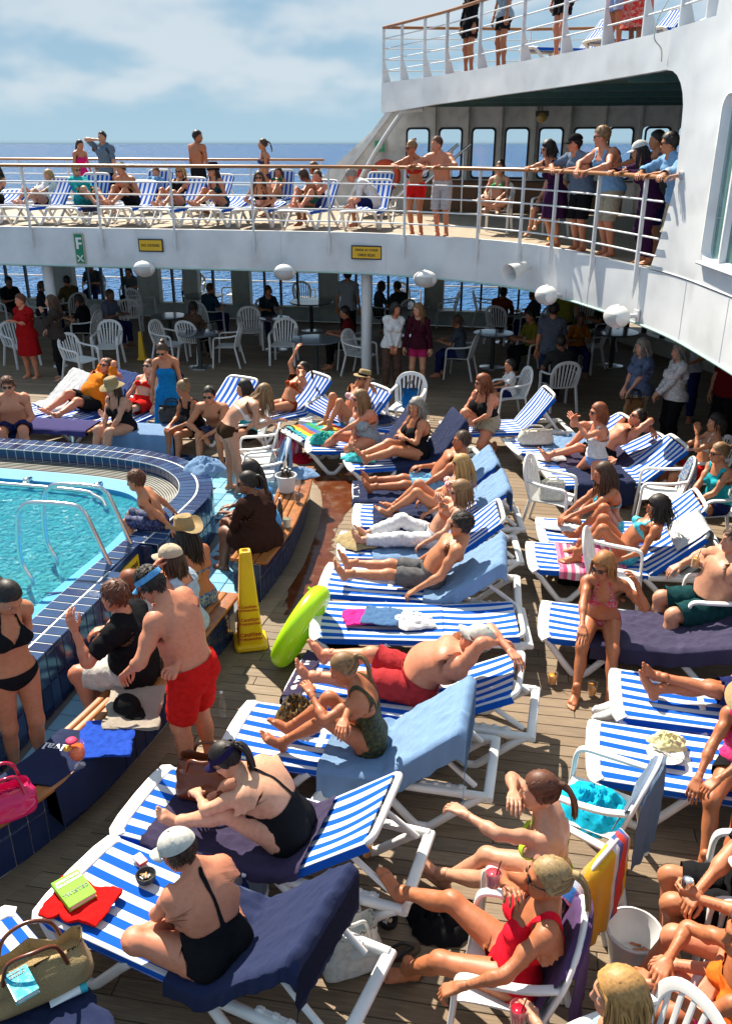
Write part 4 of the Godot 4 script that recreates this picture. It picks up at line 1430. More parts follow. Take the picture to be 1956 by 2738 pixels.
# surface nets: one vertex in each crossed cell, one quad round each crossed edge
func nets(f: Field, lo: Vector3, hi: Vector3, cell: float) -> Dictionary:
	var nx := int((hi.x - lo.x) / cell) + 2; var ny := int((hi.y - lo.y) / cell) + 2; var nz := int((hi.z - lo.z) / cell) + 2
	var val := PackedFloat32Array(); val.resize(nx * ny * nz); val.fill(1.0)
	var B := 5
	for bx in range(0, nx, B):
		for by in range(0, ny, B):
			for bz in range(0, nz, B):
				var c := lo + Vector3(bx + B * 0.5, by + B * 0.5, bz + B * 0.5) * cell
				var d := f.at(c)
				if d > B * cell * 1.15: continue
				if d < -B * cell * 1.15:
					for x in range(bx, mini(bx + B, nx)):
						for y in range(by, mini(by + B, ny)):
							for z in range(bz, mini(bz + B, nz)): val[(x * ny + y) * nz + z] = -1.0
					continue
				for x in range(bx, mini(bx + B, nx)):
					for y in range(by, mini(by + B, ny)):
						for z in range(bz, mini(bz + B, nz)):
							val[(x * ny + y) * nz + z] = f.at(lo + Vector3(x, y, z) * cell)
	var id := PackedInt32Array(); id.resize(nx * ny * nz); id.fill(-1)
	var v := PackedVector3Array()
	var sx := ny * nz; var sy := nz
	for x in nx - 1:
		for y in ny - 1:
			for z in nz - 1:
				var o := x * sx + y * sy + z
				var a := val[o]; var b := val[o + 1]; var c := val[o + sy]; var d := val[o + sy + 1]
				var e := val[o + sx]; var g := val[o + sx + 1]; var h := val[o + sx + sy]; var i := val[o + sx + sy + 1]
				var neg := int(a < 0) + int(b < 0) + int(c < 0) + int(d < 0) + int(e < 0) + int(g < 0) + int(h < 0) + int(i < 0)
				if neg == 0 or neg == 8: continue
				var s := Vector3.ZERO; var m := 0
				if (a < 0) != (b < 0): s += Vector3(0, 0, a / (a - b)); m += 1
				if (c < 0) != (d < 0): s += Vector3(0, 1, c / (c - d)); m += 1
				if (e < 0) != (g < 0): s += Vector3(1, 0, e / (e - g)); m += 1
				if (h < 0) != (i < 0): s += Vector3(1, 1, h / (h - i)); m += 1
				if (a < 0) != (c < 0): s += Vector3(0, a / (a - c), 0); m += 1
				if (b < 0) != (d < 0): s += Vector3(0, b / (b - d), 1); m += 1
				if (e < 0) != (h < 0): s += Vector3(1, e / (e - h), 0); m += 1
				if (g < 0) != (i < 0): s += Vector3(1, g / (g - i), 1); m += 1
				if (a < 0) != (e < 0): s += Vector3(a / (a - e), 0, 0); m += 1
				if (b < 0) != (g < 0): s += Vector3(b / (b - g), 0, 1); m += 1
				if (c < 0) != (h < 0): s += Vector3(c / (c - h), 1, 0); m += 1
				if (d < 0) != (i < 0): s += Vector3(d / (d - i), 1, 1); m += 1
				id[o] = v.size()
				v.append(lo + (Vector3(x, y, z) + s / m) * cell)
	var t := PackedInt32Array()
	for x in range(1, nx - 1):
		for y in range(1, ny - 1):
			for z in range(1, nz - 1):
				var o := x * sx + y * sy + z
				var a := val[o] < 0
				if a != (val[o + 1] < 0):
					quad_ids(t, id[o - sx - sy], id[o - sy], id[o], id[o - sx], a)
				if a != (val[o + sy] < 0):
					quad_ids(t, id[o - sx - 1], id[o - sx], id[o], id[o - 1], a)
				if a != (val[o + sx] < 0):
					quad_ids(t, id[o - sy - 1], id[o - 1], id[o], id[o - sy], a)
	var n := PackedVector3Array(); n.resize(v.size())
	for k in range(0, t.size(), 3):
		var q := (v[t[k + 2]] - v[t[k]]).cross(v[t[k + 1]] - v[t[k]])
		n[t[k]] += q; n[t[k + 1]] += q; n[t[k + 2]] += q
	for k in n.size(): n[k] = n[k].normalized()
	return {"v": v, "n": n, "t": t}
func quad_ids(t: PackedInt32Array, a: int, b: int, c: int, d: int, out: bool) -> void:
	if a < 0 or b < 0 or c < 0 or d < 0: return
	if out: t.append_array([a, c, b, a, d, c])
	else: t.append_array([a, b, c, a, c, d])
func body_rest(kind: String, cell: float) -> Dictionary:
	var key := "%s%.3f" % [kind, cell]
	if rest.has(key): return rest[key]
	var f := Field.new()
	var w := kind == "f"
	if w:
		f.ball(Vector3(0, 0.93, -0.005), Vector3(0.172, 0.125, 0.115), 0.05)
		f.ball(Vector3(0, 1.08, 0.0), Vector3(0.122, 0.16, 0.092), 0.07)
		f.ball(Vector3(0, 1.27, -0.005), Vector3(0.138, 0.19, 0.105), 0.06)
	else:
		f.ball(Vector3(0, 0.94, 0), Vector3(0.162, 0.125, 0.112), 0.05)
		f.ball(Vector3(0, 1.08, 0.005), Vector3(0.145, 0.16, 0.105), 0.07)
		f.ball(Vector3(0, 1.28, 0), Vector3(0.166, 0.19, 0.12), 0.06)
	for s in [1.0, -1.0]:
		if w:
			f.ball(Vector3(0.078 * s, 1.262, 0.083), Vector3(0.062, 0.06, 0.06), 0.025)
			f.ball(Vector3(0.08 * s, 0.9, -0.062), Vector3(0.092, 0.092, 0.08), 0.04)
		else:
			f.ball(Vector3(0.075 * s, 1.33, 0.07), Vector3(0.09, 0.062, 0.05), 0.04)
			f.ball(Vector3(0.075 * s, 0.905, -0.062), Vector3(0.085, 0.088, 0.072), 0.04)
		f.ball(Vector3(0.09 * s, 1.3, -0.06), Vector3(0.075, 0.14, 0.06), 0.05)
		var sh := Vector3(J.sh.x * s, J.sh.y, J.sh.z); var el := Vector3(J.el.x * s, J.el.y, J.el.z); var wr := Vector3(J.wr.x * s, J.wr.y, J.wr.z)
		var g := 0.84 if w else 1.0
		var gw := 0.86 if w else 1.0
		f.cap(Vector3(0.02 * s, 1.415, -0.015), Vector3(0.15 * s * gw, 1.415, -0.015), 0.06, 0.055 * g, 0.05)
		f.cap(Vector3(0.03 * s, 1.5, -0.025), Vector3(0.14 * s * gw, 1.44, -0.02), 0.036, 0.036 * g, 0.04)
		f.ball(sh + Vector3(0.015 * s, -0.012, 0), Vector3(0.068, 0.075, 0.066) * g, 0.04)
		f.cap(sh, el, 0.053 * g, 0.041 * g, 0.03)
		f.ball(sh.lerp(el, 0.5) + Vector3(0, 0, 0.012), Vector3(0.047, 0.06, 0.045) * g, 0.03)
		f.cap(el, wr, 0.041 * g, 0.0275 * g, 0.03)
		f.ball(el.lerp(wr, 0.28), Vector3(0.044, 0.05, 0.041) * g, 0.04)
		var hip := Vector3(J.hip.x * s, J.hip.y, 0); var kn := Vector3(J.kn.x * s, J.kn.y, J.kn.z); var an := Vector3(J.an.x * s, J.an.y, J.an.z)
		f.cap(hip + Vector3(0, -0.03, 0), kn, 0.091 if w else 0.089, 0.053, 0.035)
		f.ball(kn + Vector3(0, 0.005, 0.012), Vector3(0.05, 0.058, 0.052), 0.03)
		f.cap(kn, an, 0.05, 0.035, 0.03)
		f.ball(Vector3(0.098 * s, 0.345, -0.022), Vector3(0.05, 0.11, 0.05), 0.04)
		f.ball(an + Vector3(0, 0.0, 0), Vector3(0.037, 0.04, 0.04), 0.02)
	f.cap(Vector3(0, 1.43, -0.02), Vector3(0, 1.57, 0.008), 0.056 if not w else 0.049, 0.053 if not w else 0.046, 0.05)
	var r := nets(f, Vector3(-0.64, 0.03, -0.2), Vector3(0.64, 1.64, 0.22), cell)
	var jt := PackedByteArray(); var wt := PackedFloat32Array(); var along := PackedFloat32Array()
	for p in r.v:
		var s := 1.0 if p.x >= 0 else -1.0
		var q := Vector3(absf(p.x), p.y, p.z)
		var ad: Vector3 = (J.wr - J.sh).normalized()
		var a: float = (q - J.sh).dot(ad)
		var off: float = (q - J.sh - ad * a).length()
		var la: float = (J.el - J.sh).length()
		if q.x > 0.1 and q.y > 0.95 and a > -0.07 and off < 0.12 and (q.x > 0.19 or a > -0.05):
			along.append(a)
			if a < la * 0.55:
				jt.append(3 if s > 0 else 4); wt.append(smoothstep(-0.075, 0.075, a))
			elif a < la + 0.14:
				jt.append(5 if s > 0 else 6); wt.append(smoothstep(la - 0.05, la + 0.05, a))
			else:
				jt.append(7 if s > 0 else 8); wt.append(0.0)
		elif q.y < 1.0 and q.y < 0.99:
			along.append(-1.0)
			if q.y > 0.66:
				jt.append(9 if s > 0 else 10)
				var ww := smoothstep(0.985, 0.83, q.y + 0.25 * q.z * float(q.z < 0))
				wt.append(ww * lerpf(0.5, 1.0, clampf(q.x / 0.05, 0, 1)) if q.y > 0.78 else 1.0)
			elif q.y > 0.27:
				jt.append(11 if s > 0 else 12); wt.append(smoothstep(0.545, 0.425, q.y))
			else:
				jt.append(13 if s > 0 else 14); wt.append(0.0)
		elif q.y < 1.33:
			along.append(-1.0); jt.append(1); wt.append(smoothstep(0.97, 1.23, q.y))
		else:
			along.append(-1.0); jt.append(2); wt.append(smoothstep(1.45, 1.55, q.y))
	r.jt = jt; r.wt = wt; r.al = along
	rest[key] = r
	return r
func head_rest(cell: float) -> Dictionary:
	var key := "head%.4f" % cell
	if rest.has(key): return rest[key]
	var f := Field.new()
	f.ball(Vector3(0, 1.662, -0.008), Vector3(0.076, 0.096, 0.096), 0.02)
	f.ball(Vector3(0, 1.612, 0.034), Vector3(0.063, 0.085, 0.066), 0.03)
	f.ball(Vector3(0, 1.562, 0.048), Vector3(0.047, 0.042, 0.046), 0.03)
	f.ball(Vector3(0, 1.536, 0.07), Vector3(0.024, 0.02, 0.022), 0.025)
	f.ball(Vector3(0, 1.558, 0.084), Vector3(0.026, 0.022, 0.018), 0.015)
	for s in [1.0, -1.0]:
		f.ball(Vector3(0.042 * s, 1.605, 0.062), Vector3(0.024, 0.024, 0.024), 0.02)
		f.ball(Vector3(0.08 * s, 1.618, -0.004), Vector3(0.011, 0.034, 0.021), 0.008)
		f.cap(Vector3(0.012 * s, 1.655, 0.092), Vector3(0.048 * s, 1.655, 0.076), 0.012, 0.01, 0.02)
		f.cap(Vector3(0.045 * s, 1.58, 0.03), Vector3(0.02 * s, 1.54, 0.06), 0.022, 0.02, 0.03)
		f.ball(Vector3(0.011 * s, 1.592, 0.105), Vector3(0.009, 0.008, 0.01), 0.008)
	f.cap(Vector3(0, 1.65, 0.094), Vector3(0, 1.598, 0.116), 0.008, 0.012, 0.014)
	f.cap(Vector3(-0.019, 1.566, 0.0985), Vector3(0.019, 1.566, 0.0985), 0.006, 0.006, 0.008)
	f.cap(Vector3(-0.015, 1.554, 0.0965), Vector3(0.015, 1.554, 0.0965), 0.0065, 0.0065, 0.008)
	f.cap(Vector3(0, 1.5, -0.005), Vector3(0, 1.6, 0.0), 0.05, 0.055, 0.03)
	f.cuts.append([Vector3(0.032, 1.634, 0.105), 0.017, 0.014]); f.cuts.append([Vector3(-0.032, 1.634, 0.105), 0.017, 0.014])
	var r := nets(f, Vector3(-0.105, 1.49, -0.125), Vector3(0.105, 1.78, 0.15), cell)
	rest[key] = r
	return r
# left hand at the origin, fingers along -y, palm facing -x, thumb towards +z
func hand_rest(curl: float, cell: float) -> Dictionary:
	var key := "hand%.2f_%.4f" % [curl, cell]
	if rest.has(key): return rest[key]
	var f := Field.new()
	f.cap(Vector3(0, 0.03, 0), Vector3(0, -0.01, 0), 0.026, 0.026, 0.02)
	for k in 4:
		var z := 0.032 - 0.0215 * k
		var base := Vector3(0, -0.09 + [0.0, -0.004, 0.0, 0.008][k], z)
		f.cap(Vector3(0, -0.015, z * 0.6), base, 0.016, 0.0125, 0.012)
		var l: float = [0.043, 0.048, 0.044, 0.034][k]
		var g := 0.0; var p := base
		for j in 3:
			g += curl * [0.85, 1.1, 0.8][j] * (1.0 + 0.06 * k)
			var d := Vector3(-sin(g), -cos(g), -0.04 * (k - 1.2))
			var q: Vector3 = p + d.normalized() * l * [1.0, 0.68, 0.52][j]
			f.cap(p, q, [0.0098, 0.009, 0.0082][j], [0.009, 0.0082, 0.0072][j], 0.004)
			p = q
	var t0 := Vector3(-0.006, -0.03, 0.03)
	var t1 := Vector3(-0.022, -0.062, 0.053)
	var t2 := t1 + Vector3(-0.012 - 0.012 * curl, -0.032, 0.012 - 0.02 * curl)
	var t3 := t2 + Vector3(-0.01 - 0.014 * curl, -0.024, 0.002 - 0.016 * curl)
	f.cap(Vector3(0, -0.015, 0.016), t1, 0.017, 0.0125, 0.01)
	f.cap(t1, t2, 0.012, 0.0105, 0.006); f.cap(t2, t3, 0.0105, 0.0085, 0.004)
	var r := nets(f, Vector3(-0.13, -0.235, -0.075), Vector3(0.045, 0.065, 0.1), cell)
	rest[key] = r
	return r
# left foot, ankle joint at the origin, toes along +z
func foot_rest(cell: float) -> Dictionary:
	var key := "foot%.4f" % cell
	if rest.has(key): return rest[key]
	var f := Field.new()
	f.cap(Vector3(0, 0.06, 0), Vector3(0, -0.01, -0.005), 0.036, 0.034, 0.03)
	f.ball(Vector3(0, -0.045, -0.04), Vector3(0.033, 0.038, 0.038), 0.03)
	f.cap(Vector3(0, -0.03, 0.0), Vector3(0.012, -0.055, 0.1), 0.037, 0.027, 0.03)
	f.cap(Vector3(-0.01, -0.05, 0.02), Vector3(-0.02, -0.06, 0.12), 0.028, 0.024, 0.02)
	f.cap(Vector3(0.015, -0.06, 0.02), Vector3(0.03, -0.066, 0.1), 0.02, 0.018, 0.02)
	for k in 5:
		var x: float = [-0.026, -0.003, 0.014, 0.029, 0.042][k]
		var z: float = [0.13, 0.132, 0.126, 0.117, 0.105][k]
		var l: float = [0.045, 0.042, 0.036, 0.03, 0.024][k]
		var rr: float = [0.0135, 0.0095, 0.009, 0.0085, 0.0085][k]
		f.cap(Vector3(x * 0.95, -0.066, z - 0.015), Vector3(x, -0.071, z + l), rr, rr * 0.95, 0.006)
	var r := nets(f, Vector3(-0.07, -0.1, -0.1), Vector3(0.08, 0.11, 0.2), cell)
	rest[key] = r
	return r
func frame(y: Vector3, z: Vector3) -> Basis:
	y = y.normalized()
	var x := y.cross(z)
	if x.length_squared() < 1e-8: x = y.cross(Vector3(0.3, 0.2, 0.9))
	x = x.normalized()
	return Basis(x, y, x.cross(y))
func bone_q(y: Vector3, z: Vector3, y0: Vector3, z0: Vector3) -> Quaternion:
	return (frame(y, z) * frame(y0, z0).inverse()).get_rotation_quaternion()
# middle joint of a two-bone limb
func bend(a: Vector3, c: Vector3, l1: float, l2: float, pole: Vector3) -> Array:
	var d := c - a
	var l := d.length()
	var most := (l1 + l2) * 0.998
	if l > most:
		c = a + d * most / l; d = c - a; l = most
	var least := absf(l1 - l2) + 0.06
	if l < least:
		c = a + d.normalized() * least; d = c - a; l = least
	var u := d / l
	var x := (l1 * l1 - l2 * l2 + l * l) / (2.0 * l)
	var h := sqrt(maxf(0.0, l1 * l1 - x * x))
	var s := (pole - u * pole.dot(u))
	if s.length_squared() < 1e-8: s = Vector3(0, 1, 0.1) - u * u.y
	s = s.normalized()
	return [a + u * x + s * h, c, s]
# skeleton of one person: all joints and turns, in rest metres (scaled by the caller)
func skeleton(d: Dictionary) -> Dictionary:
	var sc: float = d.s
	var yaw := Quaternion(Vector3.UP, deg_to_rad(d.yaw))
	var qp := yaw * Quaternion(Vector3.RIGHT, deg_to_rad(d.pp)) * Quaternion(Vector3(0, 0, 1), deg_to_rad(d.get("pr", 0.0)))
	var qc := Quaternion(Vector3.UP, deg_to_rad(d.yaw + d.get("cy", 0.0))) * Quaternion(Vector3.RIGHT, deg_to_rad(d.cp)) * Quaternion(Vector3(0, 0, 1), deg_to_rad(d.get("cr", 0.0)))
	var qh := Quaternion(Vector3.UP, deg_to_rad(d.yaw + d.get("hy", 0.0))) * Quaternion(Vector3.RIGHT, deg_to_rad(d.get("hp", 0.0))) * Quaternion(Vector3(0, 0, 1), deg_to_rad(d.get("hr", 0.0)))
	var sq := Vector3(0, -d.get("sq", 0.0), 0)
	var k := {"qp": qp, "qc": qc, "qh": qh, "o": d.at / sc}
	var pel: Vector3 = k.o
	k.waist = pel + qp * (J.waist - J.pel)
	k.neck = k.waist + qc * (J.neck - J.waist + sq)
	var fwd := yaw * Vector3(0, 0, 1); var lft := yaw * Vector3(1, 0, 0)
	for i in 2:
		var s := 1.0 - 2.0 * i
		var m := Vector3(s, 1, 1)
		var sh: Vector3 = k.waist + qc * (J.sh * m - J.waist + sq)
		var hip: Vector3 = pel + qp * (J.hip * m - J.pel)
		var hand: Vector3 = d.hands[i] / sc
		var ep: Vector3 = d.elbows[i] if d.has("elbows") else (lft * s * 0.6 - fwd * 0.5 - Vector3.UP * 0.7)
		var b := bend(sh, hand, J.sh.distance_to(J.el), J.el.distance_to(J.wr), ep)
		k["sh%d" % i] = sh; k["el%d" % i] = b[0]; k["wr%d" % i] = b[1]
		var zf: Vector3 = -b[2]
		var y0: Vector3 = (J.sh - J.el) * m
		k["qu%d" % i] = bone_q(sh - b[0], zf, y0, Vector3(0, 0, 1))
		var y1: Vector3 = (J.el - J.wr) * m
		k["qf%d" % i] = bone_q(b[0] - b[1], zf, y1, Vector3(0, 0, 1))
		var foot: Vector3 = d.feet[i] / sc
		var kp: Vector3 = d.knees[i] if d.has("knees") else (fwd + Vector3.UP * 0.4 + lft * s * 0.12)
		var g := bend(hip, foot, J.hip.distance_to(J.kn), J.kn.distance_to(J.an), kp)
		k["hip%d" % i] = hip; k["kn%d" % i] = g[0]; k["an%d" % i] = g[1]
		k["qt%d" % i] = bone_q(hip - g[0], g[2], (J.hip - J.kn) * m, Vector3(0, 0, 1))
		k["qs%d" % i] = bone_q(g[0] - g[1], g[2], (J.kn - J.an) * m, Vector3(0, 0, 1))
	return k
func skin_of(d: Dictionary, k: Dictionary, r: Dictionary) -> Array:
	var v: PackedVector3Array = r.v; var n: PackedVector3Array = r.n; var jt: PackedByteArray = r.jt; var wt: PackedFloat32Array = r.wt
	var fat: float = d.get("fat", 0.0)
	var sq: float = d.get("sq", 0.0)
	var female: bool = d.build == "f"
	var c0 := [J.pel, J.waist, J.neck, J.sh, J.sh, J.el, J.el, J.wr, J.wr, J.hip, J.hip, J.kn, J.kn, J.an, J.an]
	var c1 := [k.o, k.waist, k.neck, k.sh0, k.sh1, k.el0, k.el1, k.wr0, k.wr1, k.hip0, k.hip1, k.kn0, k.kn1, k.an0, k.an1]
	var qa := [k.qp, k.qp, k.qc, k.qc, k.qc, k.qu0, k.qu1, k.qf0, k.qf1, k.qp, k.qp, k.qt0, k.qt1, k.qs0, k.qs1]
	var qb := [k.qp, k.qc, k.qh, k.qu0, k.qu1, k.qf0, k.qf1, k.qf0, k.qf1, k.qt0, k.qt1, k.qs0, k.qs1, k.qs0, k.qs1]
	var cc := PackedVector3Array(); var cd := PackedVector3Array()
	for a in 15:
		var p: Vector3 = c0[a]
		if a > 2 and a % 2 == 0: p.x = -p.x
		cc.append(p); cd.append(c1[a])
	var ov := PackedVector3Array(); var on := PackedVector3Array()
	ov.resize(v.size()); on.resize(v.size())
	for a in v.size():
		var j := jt[a]; var w := wt[a]
		var p := v[a]; var q := n[a]
		if fat != 0.0:
			var g := 0.0
			if j == 1 or j == 2 or (j >= 9 and j < 11 and p.y > 0.8):
				g = 0.035 * smoothstep(1.5, 1.3, p.y)
				if q.z > 0.0: g += 0.06 * q.z * exp(-pow((p.y - 1.08) / 0.13, 2.0))
				if female and q.z > 0.2: g += 0.03 * exp(-pow((p.y - 1.26) / 0.07, 2.0))
			elif j >= 9: g = lerpf(0.012, 0.03, smoothstep(0.4, 0.8, p.y))
			else: g = 0.016 * smoothstep(0.45, 0.0, r.al[a])
			p += q * g * fat
		if sq > 0.0:
			if j == 1: p.y -= sq * smoothstep(1.0, 1.4, v[a].y)
			elif j > 1 and j < 5: p.y += sq * (1.0 - smoothstep(1.0, 1.4, v[a].y))
		var u: Quaternion
		if w <= 0.001: u = qa[j]
		elif w >= 0.999: u = qb[j]
		else: u = qa[j].slerp(qb[j], w)
		ov[a] = cd[j] + u * (p - cc[j])
		on[a] = u * q
	return [ov, on]
# garments: how far inside the garment a point of the rest figure lies
func inside(g: String, p: Vector3, al: float, nrm: Vector3, arg: float) -> float:
	var x := absf(p.x)
	var arm := al > 0.06
	match g:
		"shorts":
			if arm: return -1.0
			return minf(1.0 - p.y, p.y - arg)
		"skirt":
			if arm: return -1.0
			return minf(1.04 - p.y, p.y - arg)
		"brief":
			if arm: return -1.0
			var leg := p.y - 0.805 - x * (0.72 if p.z > 0.0 else 0.34)
			return minf(0.965 - p.y + (0.02 if p.z < 0 else 0.0), leg)
		"bikini":
			if arm or p.y < 1.1 or p.y > 1.5: return -1.0
			var band := 0.012 - absf(p.y - 1.215)
			var cup := -1.0
			if p.z > 0.0:
				cup = minf(minf(p.y - 1.2, 0.088 - absf(x - 0.078) - maxf(0.0, p.y - 1.21) * 0.6), 0.2)
				cup = maxf(cup, minf(0.009 - absf(x - lerpf(0.085, 0.05, (p.y - 1.29) / 0.17)), p.y - 1.27))
			return maxf(band, cup)
		"bra":
			if arm or p.y < 1.1: return -1.0
			var top := 1.335 - (0.05 if x < 0.03 else 0.0) - p.y
			if p.z < 0.0: top = 1.27 - p.y
			var bd := minf(p.y - 1.19, top)
			return maxf(bd, minf(0.014 - absf(x - 0.095), p.y - 1.25))
		"suit":
			if arm: return -1.0
			var leg := p.y - 0.81 - x * (0.6 if p.z > 0.0 else 0.3)
			var top := 1.325 - p.y - (maxf(0.0, 0.06 - x) * 0.9 if p.z > 0.0 else arg)
			return maxf(minf(leg, top), minf(0.017 - absf(x - 0.1), p.y - 1.2))
		"halter":
			if arm: return -1.0
			var leg := p.y - 0.81 - x * (0.6 if p.z > 0.0 else 0.3)
			var top := (1.30 if p.z > 0.0 else 1.13) - p.y
			var st := minf(0.016 - absf(x - lerpf(0.1, 0.05, clampf((p.y - 1.25) / 0.22, 0, 1))), p.y - 1.2) if p.z > -0.02 else minf(0.013 - x, p.y - 1.1)
			return maxf(minf(leg, top), minf(st, 1.5 - p.y))
		"tank":
			if al > 0.02: return -1.0
			return minf(p.y - arg, minf(1.47 - p.y, maxf(minf(0.155 - x, 0.2), 1.33 - p.y)) if x > 0.075 or p.y < 1.36 else 1.36 - p.y)
		"tee":
			if al > 0.0: return arg - al
			return minf(p.y - 0.88, Vector2(p.x, p.z + 0.01).length() - 0.075 if p.y > 1.4 else 0.2)
		"pants":
			if arm: return -1.0
			return minf(1.0 - p.y, p.y - 0.12)
		"tube":
			if al > 0.0: return -1.0
			return minf(1.33 - p.y, p.y - arg)
	return -1.0
func loose(g: String, p: Vector3) -> float:
	match g:
		"shorts": return 0.01 + 0.022 * smoothstep(0.9, 0.6, p.y)
		"skirt": return 0.012 + 0.03 * smoothstep(0.95, 0.7, p.y)
		"tee": return 0.012 + 0.02 * smoothstep(1.25, 0.95, p.y)
		"tank": return 0.009 + 0.012 * smoothstep(1.2, 0.95, p.y)
		"pants": return 0.014 + 0.016 * smoothstep(0.9, 0.2, p.y)
		"tube": return 0.008 + 0.02 * smoothstep(1.2, 0.9, p.y)
	return 0.0045
func clip_for(kind: String, cell: float, g: String, arg: float) -> Dictionary:
	var key := "%s%.3f%s%.2f" % [kind, cell, g, arg]
	if clips.has(key): return clips[key]
	var r := body_rest(kind, cell)
	var v: PackedVector3Array = r.v; var n: PackedVector3Array = r.n; var t: PackedInt32Array = r.t; var al: PackedFloat32Array = r.al
	var f := PackedFloat32Array()
	for a in v.size(): f.append(inside(g, v[a], al[a], n[a], arg))
	var pa := PackedInt32Array(); var pb := PackedInt32Array(); var pt := PackedFloat32Array(); var off := PackedFloat32Array(); var tri := PackedInt32Array()
	var seen := {}
	var get_v := func(a: int, b: int) -> int:
		var id := a * 100000 + b if a < b else b * 100000 + a
		if seen.has(id): return seen[id]
		var tt := 0.0
		if a != b: tt = f[a] / (f[a] - f[b])
		pa.append(a); pb.append(b); pt.append(tt)
		off.append(loose(g, v[a].lerp(v[b], tt)))
		seen[id] = pa.size() - 1
		return pa.size() - 1
	for k in range(0, t.size(), 3):
		var ids := [t[k], t[k + 1], t[k + 2]]
		var poly := []
		for q in 3:
			var a: int = ids[q]; var b: int = ids[(q + 1) % 3]
			if f[a] > 0: poly.append(get_v.call(a, a))
			if (f[a] > 0) != (f[b] > 0): poly.append(get_v.call(a, b) if f[a] > 0 else get_v.call(b, a) if false else get_v.call(a, b))
		for q in range(1, poly.size() - 1):
			tri.append_array([poly[0], poly[q], poly[q + 1]])
	var res := {"a": pa, "b": pb, "t": pt, "o": off, "i": tri}
	clips[key] = res
	return res
func arr_mesh(v: PackedVector3Array, n: PackedVector3Array, i: PackedInt32Array, m: Material, c := PackedColorArray()) -> ArrayMesh:
	var a := []
	a.resize(Mesh.ARRAY_MAX)
	a[Mesh.ARRAY_VERTEX] = v; a[Mesh.ARRAY_NORMAL] = n; a[Mesh.ARRAY_INDEX] = i
	if c.size(): a[Mesh.ARRAY_COLOR] = c
	var r := ArrayMesh.new()
	r.add_surface_from_arrays(Mesh.PRIMITIVE_TRIANGLES, a)
	r.surface_set_material(0, m)
	return r
func hue(s: String) -> Color:
	var p := s.split_floats(",")
	return Color(p[0], p[1], p[2])
func print_tex(key: String, ground: Color, blots: Array, freq := 0.05) -> StandardMaterial3D:
	if mats.has(key): return mats[key]
	var im := Image.create(256, 256, false, Image.FORMAT_RGB8)
	im.fill(ground)
	var f := FastNoiseLite.new(); f.noise_type = FastNoiseLite.TYPE_CELLULAR; f.frequency = freq; f.seed = key.hash() % 1000
	f.cellular_return_type = FastNoiseLite.RETURN_CELL_VALUE
	var g := FastNoiseLite.new(); g.frequency = freq * 0.9; g.seed = key.hash() % 777; g.fractal_octaves = 3
	for y in 256:
		for x in 256:
			var c := f.get_noise_2d(x, y) * 0.5 + 0.5
			if g.get_noise_2d(x, y) > 0.02:
				im.set_pixel(x, y, blots[int(c * 997.0) % blots.size()])
	var m := image_mat(key, im, 0.7)
	m.uv1_triplanar = true; m.uv1_scale = Vector3.ONE * 2.2
	return m
func cloth(spec: String) -> StandardMaterial3D:
	if spec.begins_with("print:"):
		match spec.substr(6):
			"floral_blue": return print_tex(spec, Color(0.02, 0.3, 0.55), [Color(0.1, 0.75, 0.85), Color(0.9, 0.35, 0.3), Color(0.95, 0.75, 0.2), Color(0.05, 0.5, 0.7)], 0.05)
			"aqua": return print_tex(spec, Color(0.1, 0.65, 0.78), [Color(0.35, 0.85, 0.8), Color(0.05, 0.5, 0.7), Color(0.6, 0.9, 0.85)], 0.04)
			"paisley": return print_tex(spec, Color(0.62, 0.68, 0.72), [Color(0.12, 0.16, 0.24), Color(0.3, 0.38, 0.46), Color(0.75, 0.8, 0.82)], 0.09)
			"board": return print_tex(spec, Color(0.04, 0.06, 0.2), [Color(0.1, 0.15, 0.45), Color(0.5, 0.58, 0.8), Color(0.03, 0.04, 0.12)], 0.05)
			"tropic": return print_tex(spec, Color(0.08, 0.1, 0.04), [Color(0.2, 0.45, 0.1), Color(0.45, 0.2, 0.06), Color(0.03, 0.03, 0.02)], 0.05)
			"red_white": return print_tex(spec, Color(0.92, 0.9, 0.88), [Color(0.8, 0.05, 0.06)], 0.06)
			"zebra": return print_tex(spec, Color(0.75, 0.05, 0.12), [Color(0.9, 0.88, 0.86), Color(0.08, 0.05, 0.06), Color(0.7, 0.1, 0.3)], 0.07)
			"hibiscus": return print_tex(spec, Color(0.85, 0.06, 0.03), [Color(0.95, 0.3, 0.03), Color(0.3, 0.02, 0.02), Color(0.95, 0.9, 0.85)], 0.03)
			"dots": return print_tex(spec, Color(0.85, 0.86, 0.84), [Color(0.8, 0.5, 0.45), Color(0.4, 0.5, 0.7), Color(0.85, 0.86, 0.84), Color(0.85, 0.86, 0.84)], 0.06)
			"blue_plaid": return print_tex(spec, Color(0.25, 0.32, 0.45), [Color(0.1, 0.15, 0.28), Color(0.5, 0.55, 0.62), Color(0.18, 0.25, 0.42)], 0.06)
			"plaid": return print_tex(spec, Color(0.72, 0.7, 0.7), [Color(0.45, 0.4, 0.45), Color(0.6, 0.55, 0.58), Color(0.8, 0.78, 0.76)], 0.06)
			"multi": return print_tex(spec, Color(0.85, 0.85, 0.9), [Color(0.8, 0.1, 0.15), Color(0.15, 0.3, 0.75), Color(0.9, 0.5, 0.1)], 0.06)
			"rash_white": return print_tex(spec, Color(0.45, 0.75, 0.8), [Color(0.85, 0.3, 0.45), Color(0.2, 0.4, 0.65), Color(0.9, 0.9, 0.85)], 0.07)
			"pink_flower": return print_tex(spec, Color(0.9, 0.08, 0.42), [Color(0.95, 0.45, 0.65), Color(0.85, 0.05, 0.38), Color(0.9, 0.08, 0.42)], 0.03)
	var m := mat("cloth " + spec, hue(spec), 0.92, "cloth")
	m.metallic_specular = 0.18
	return m
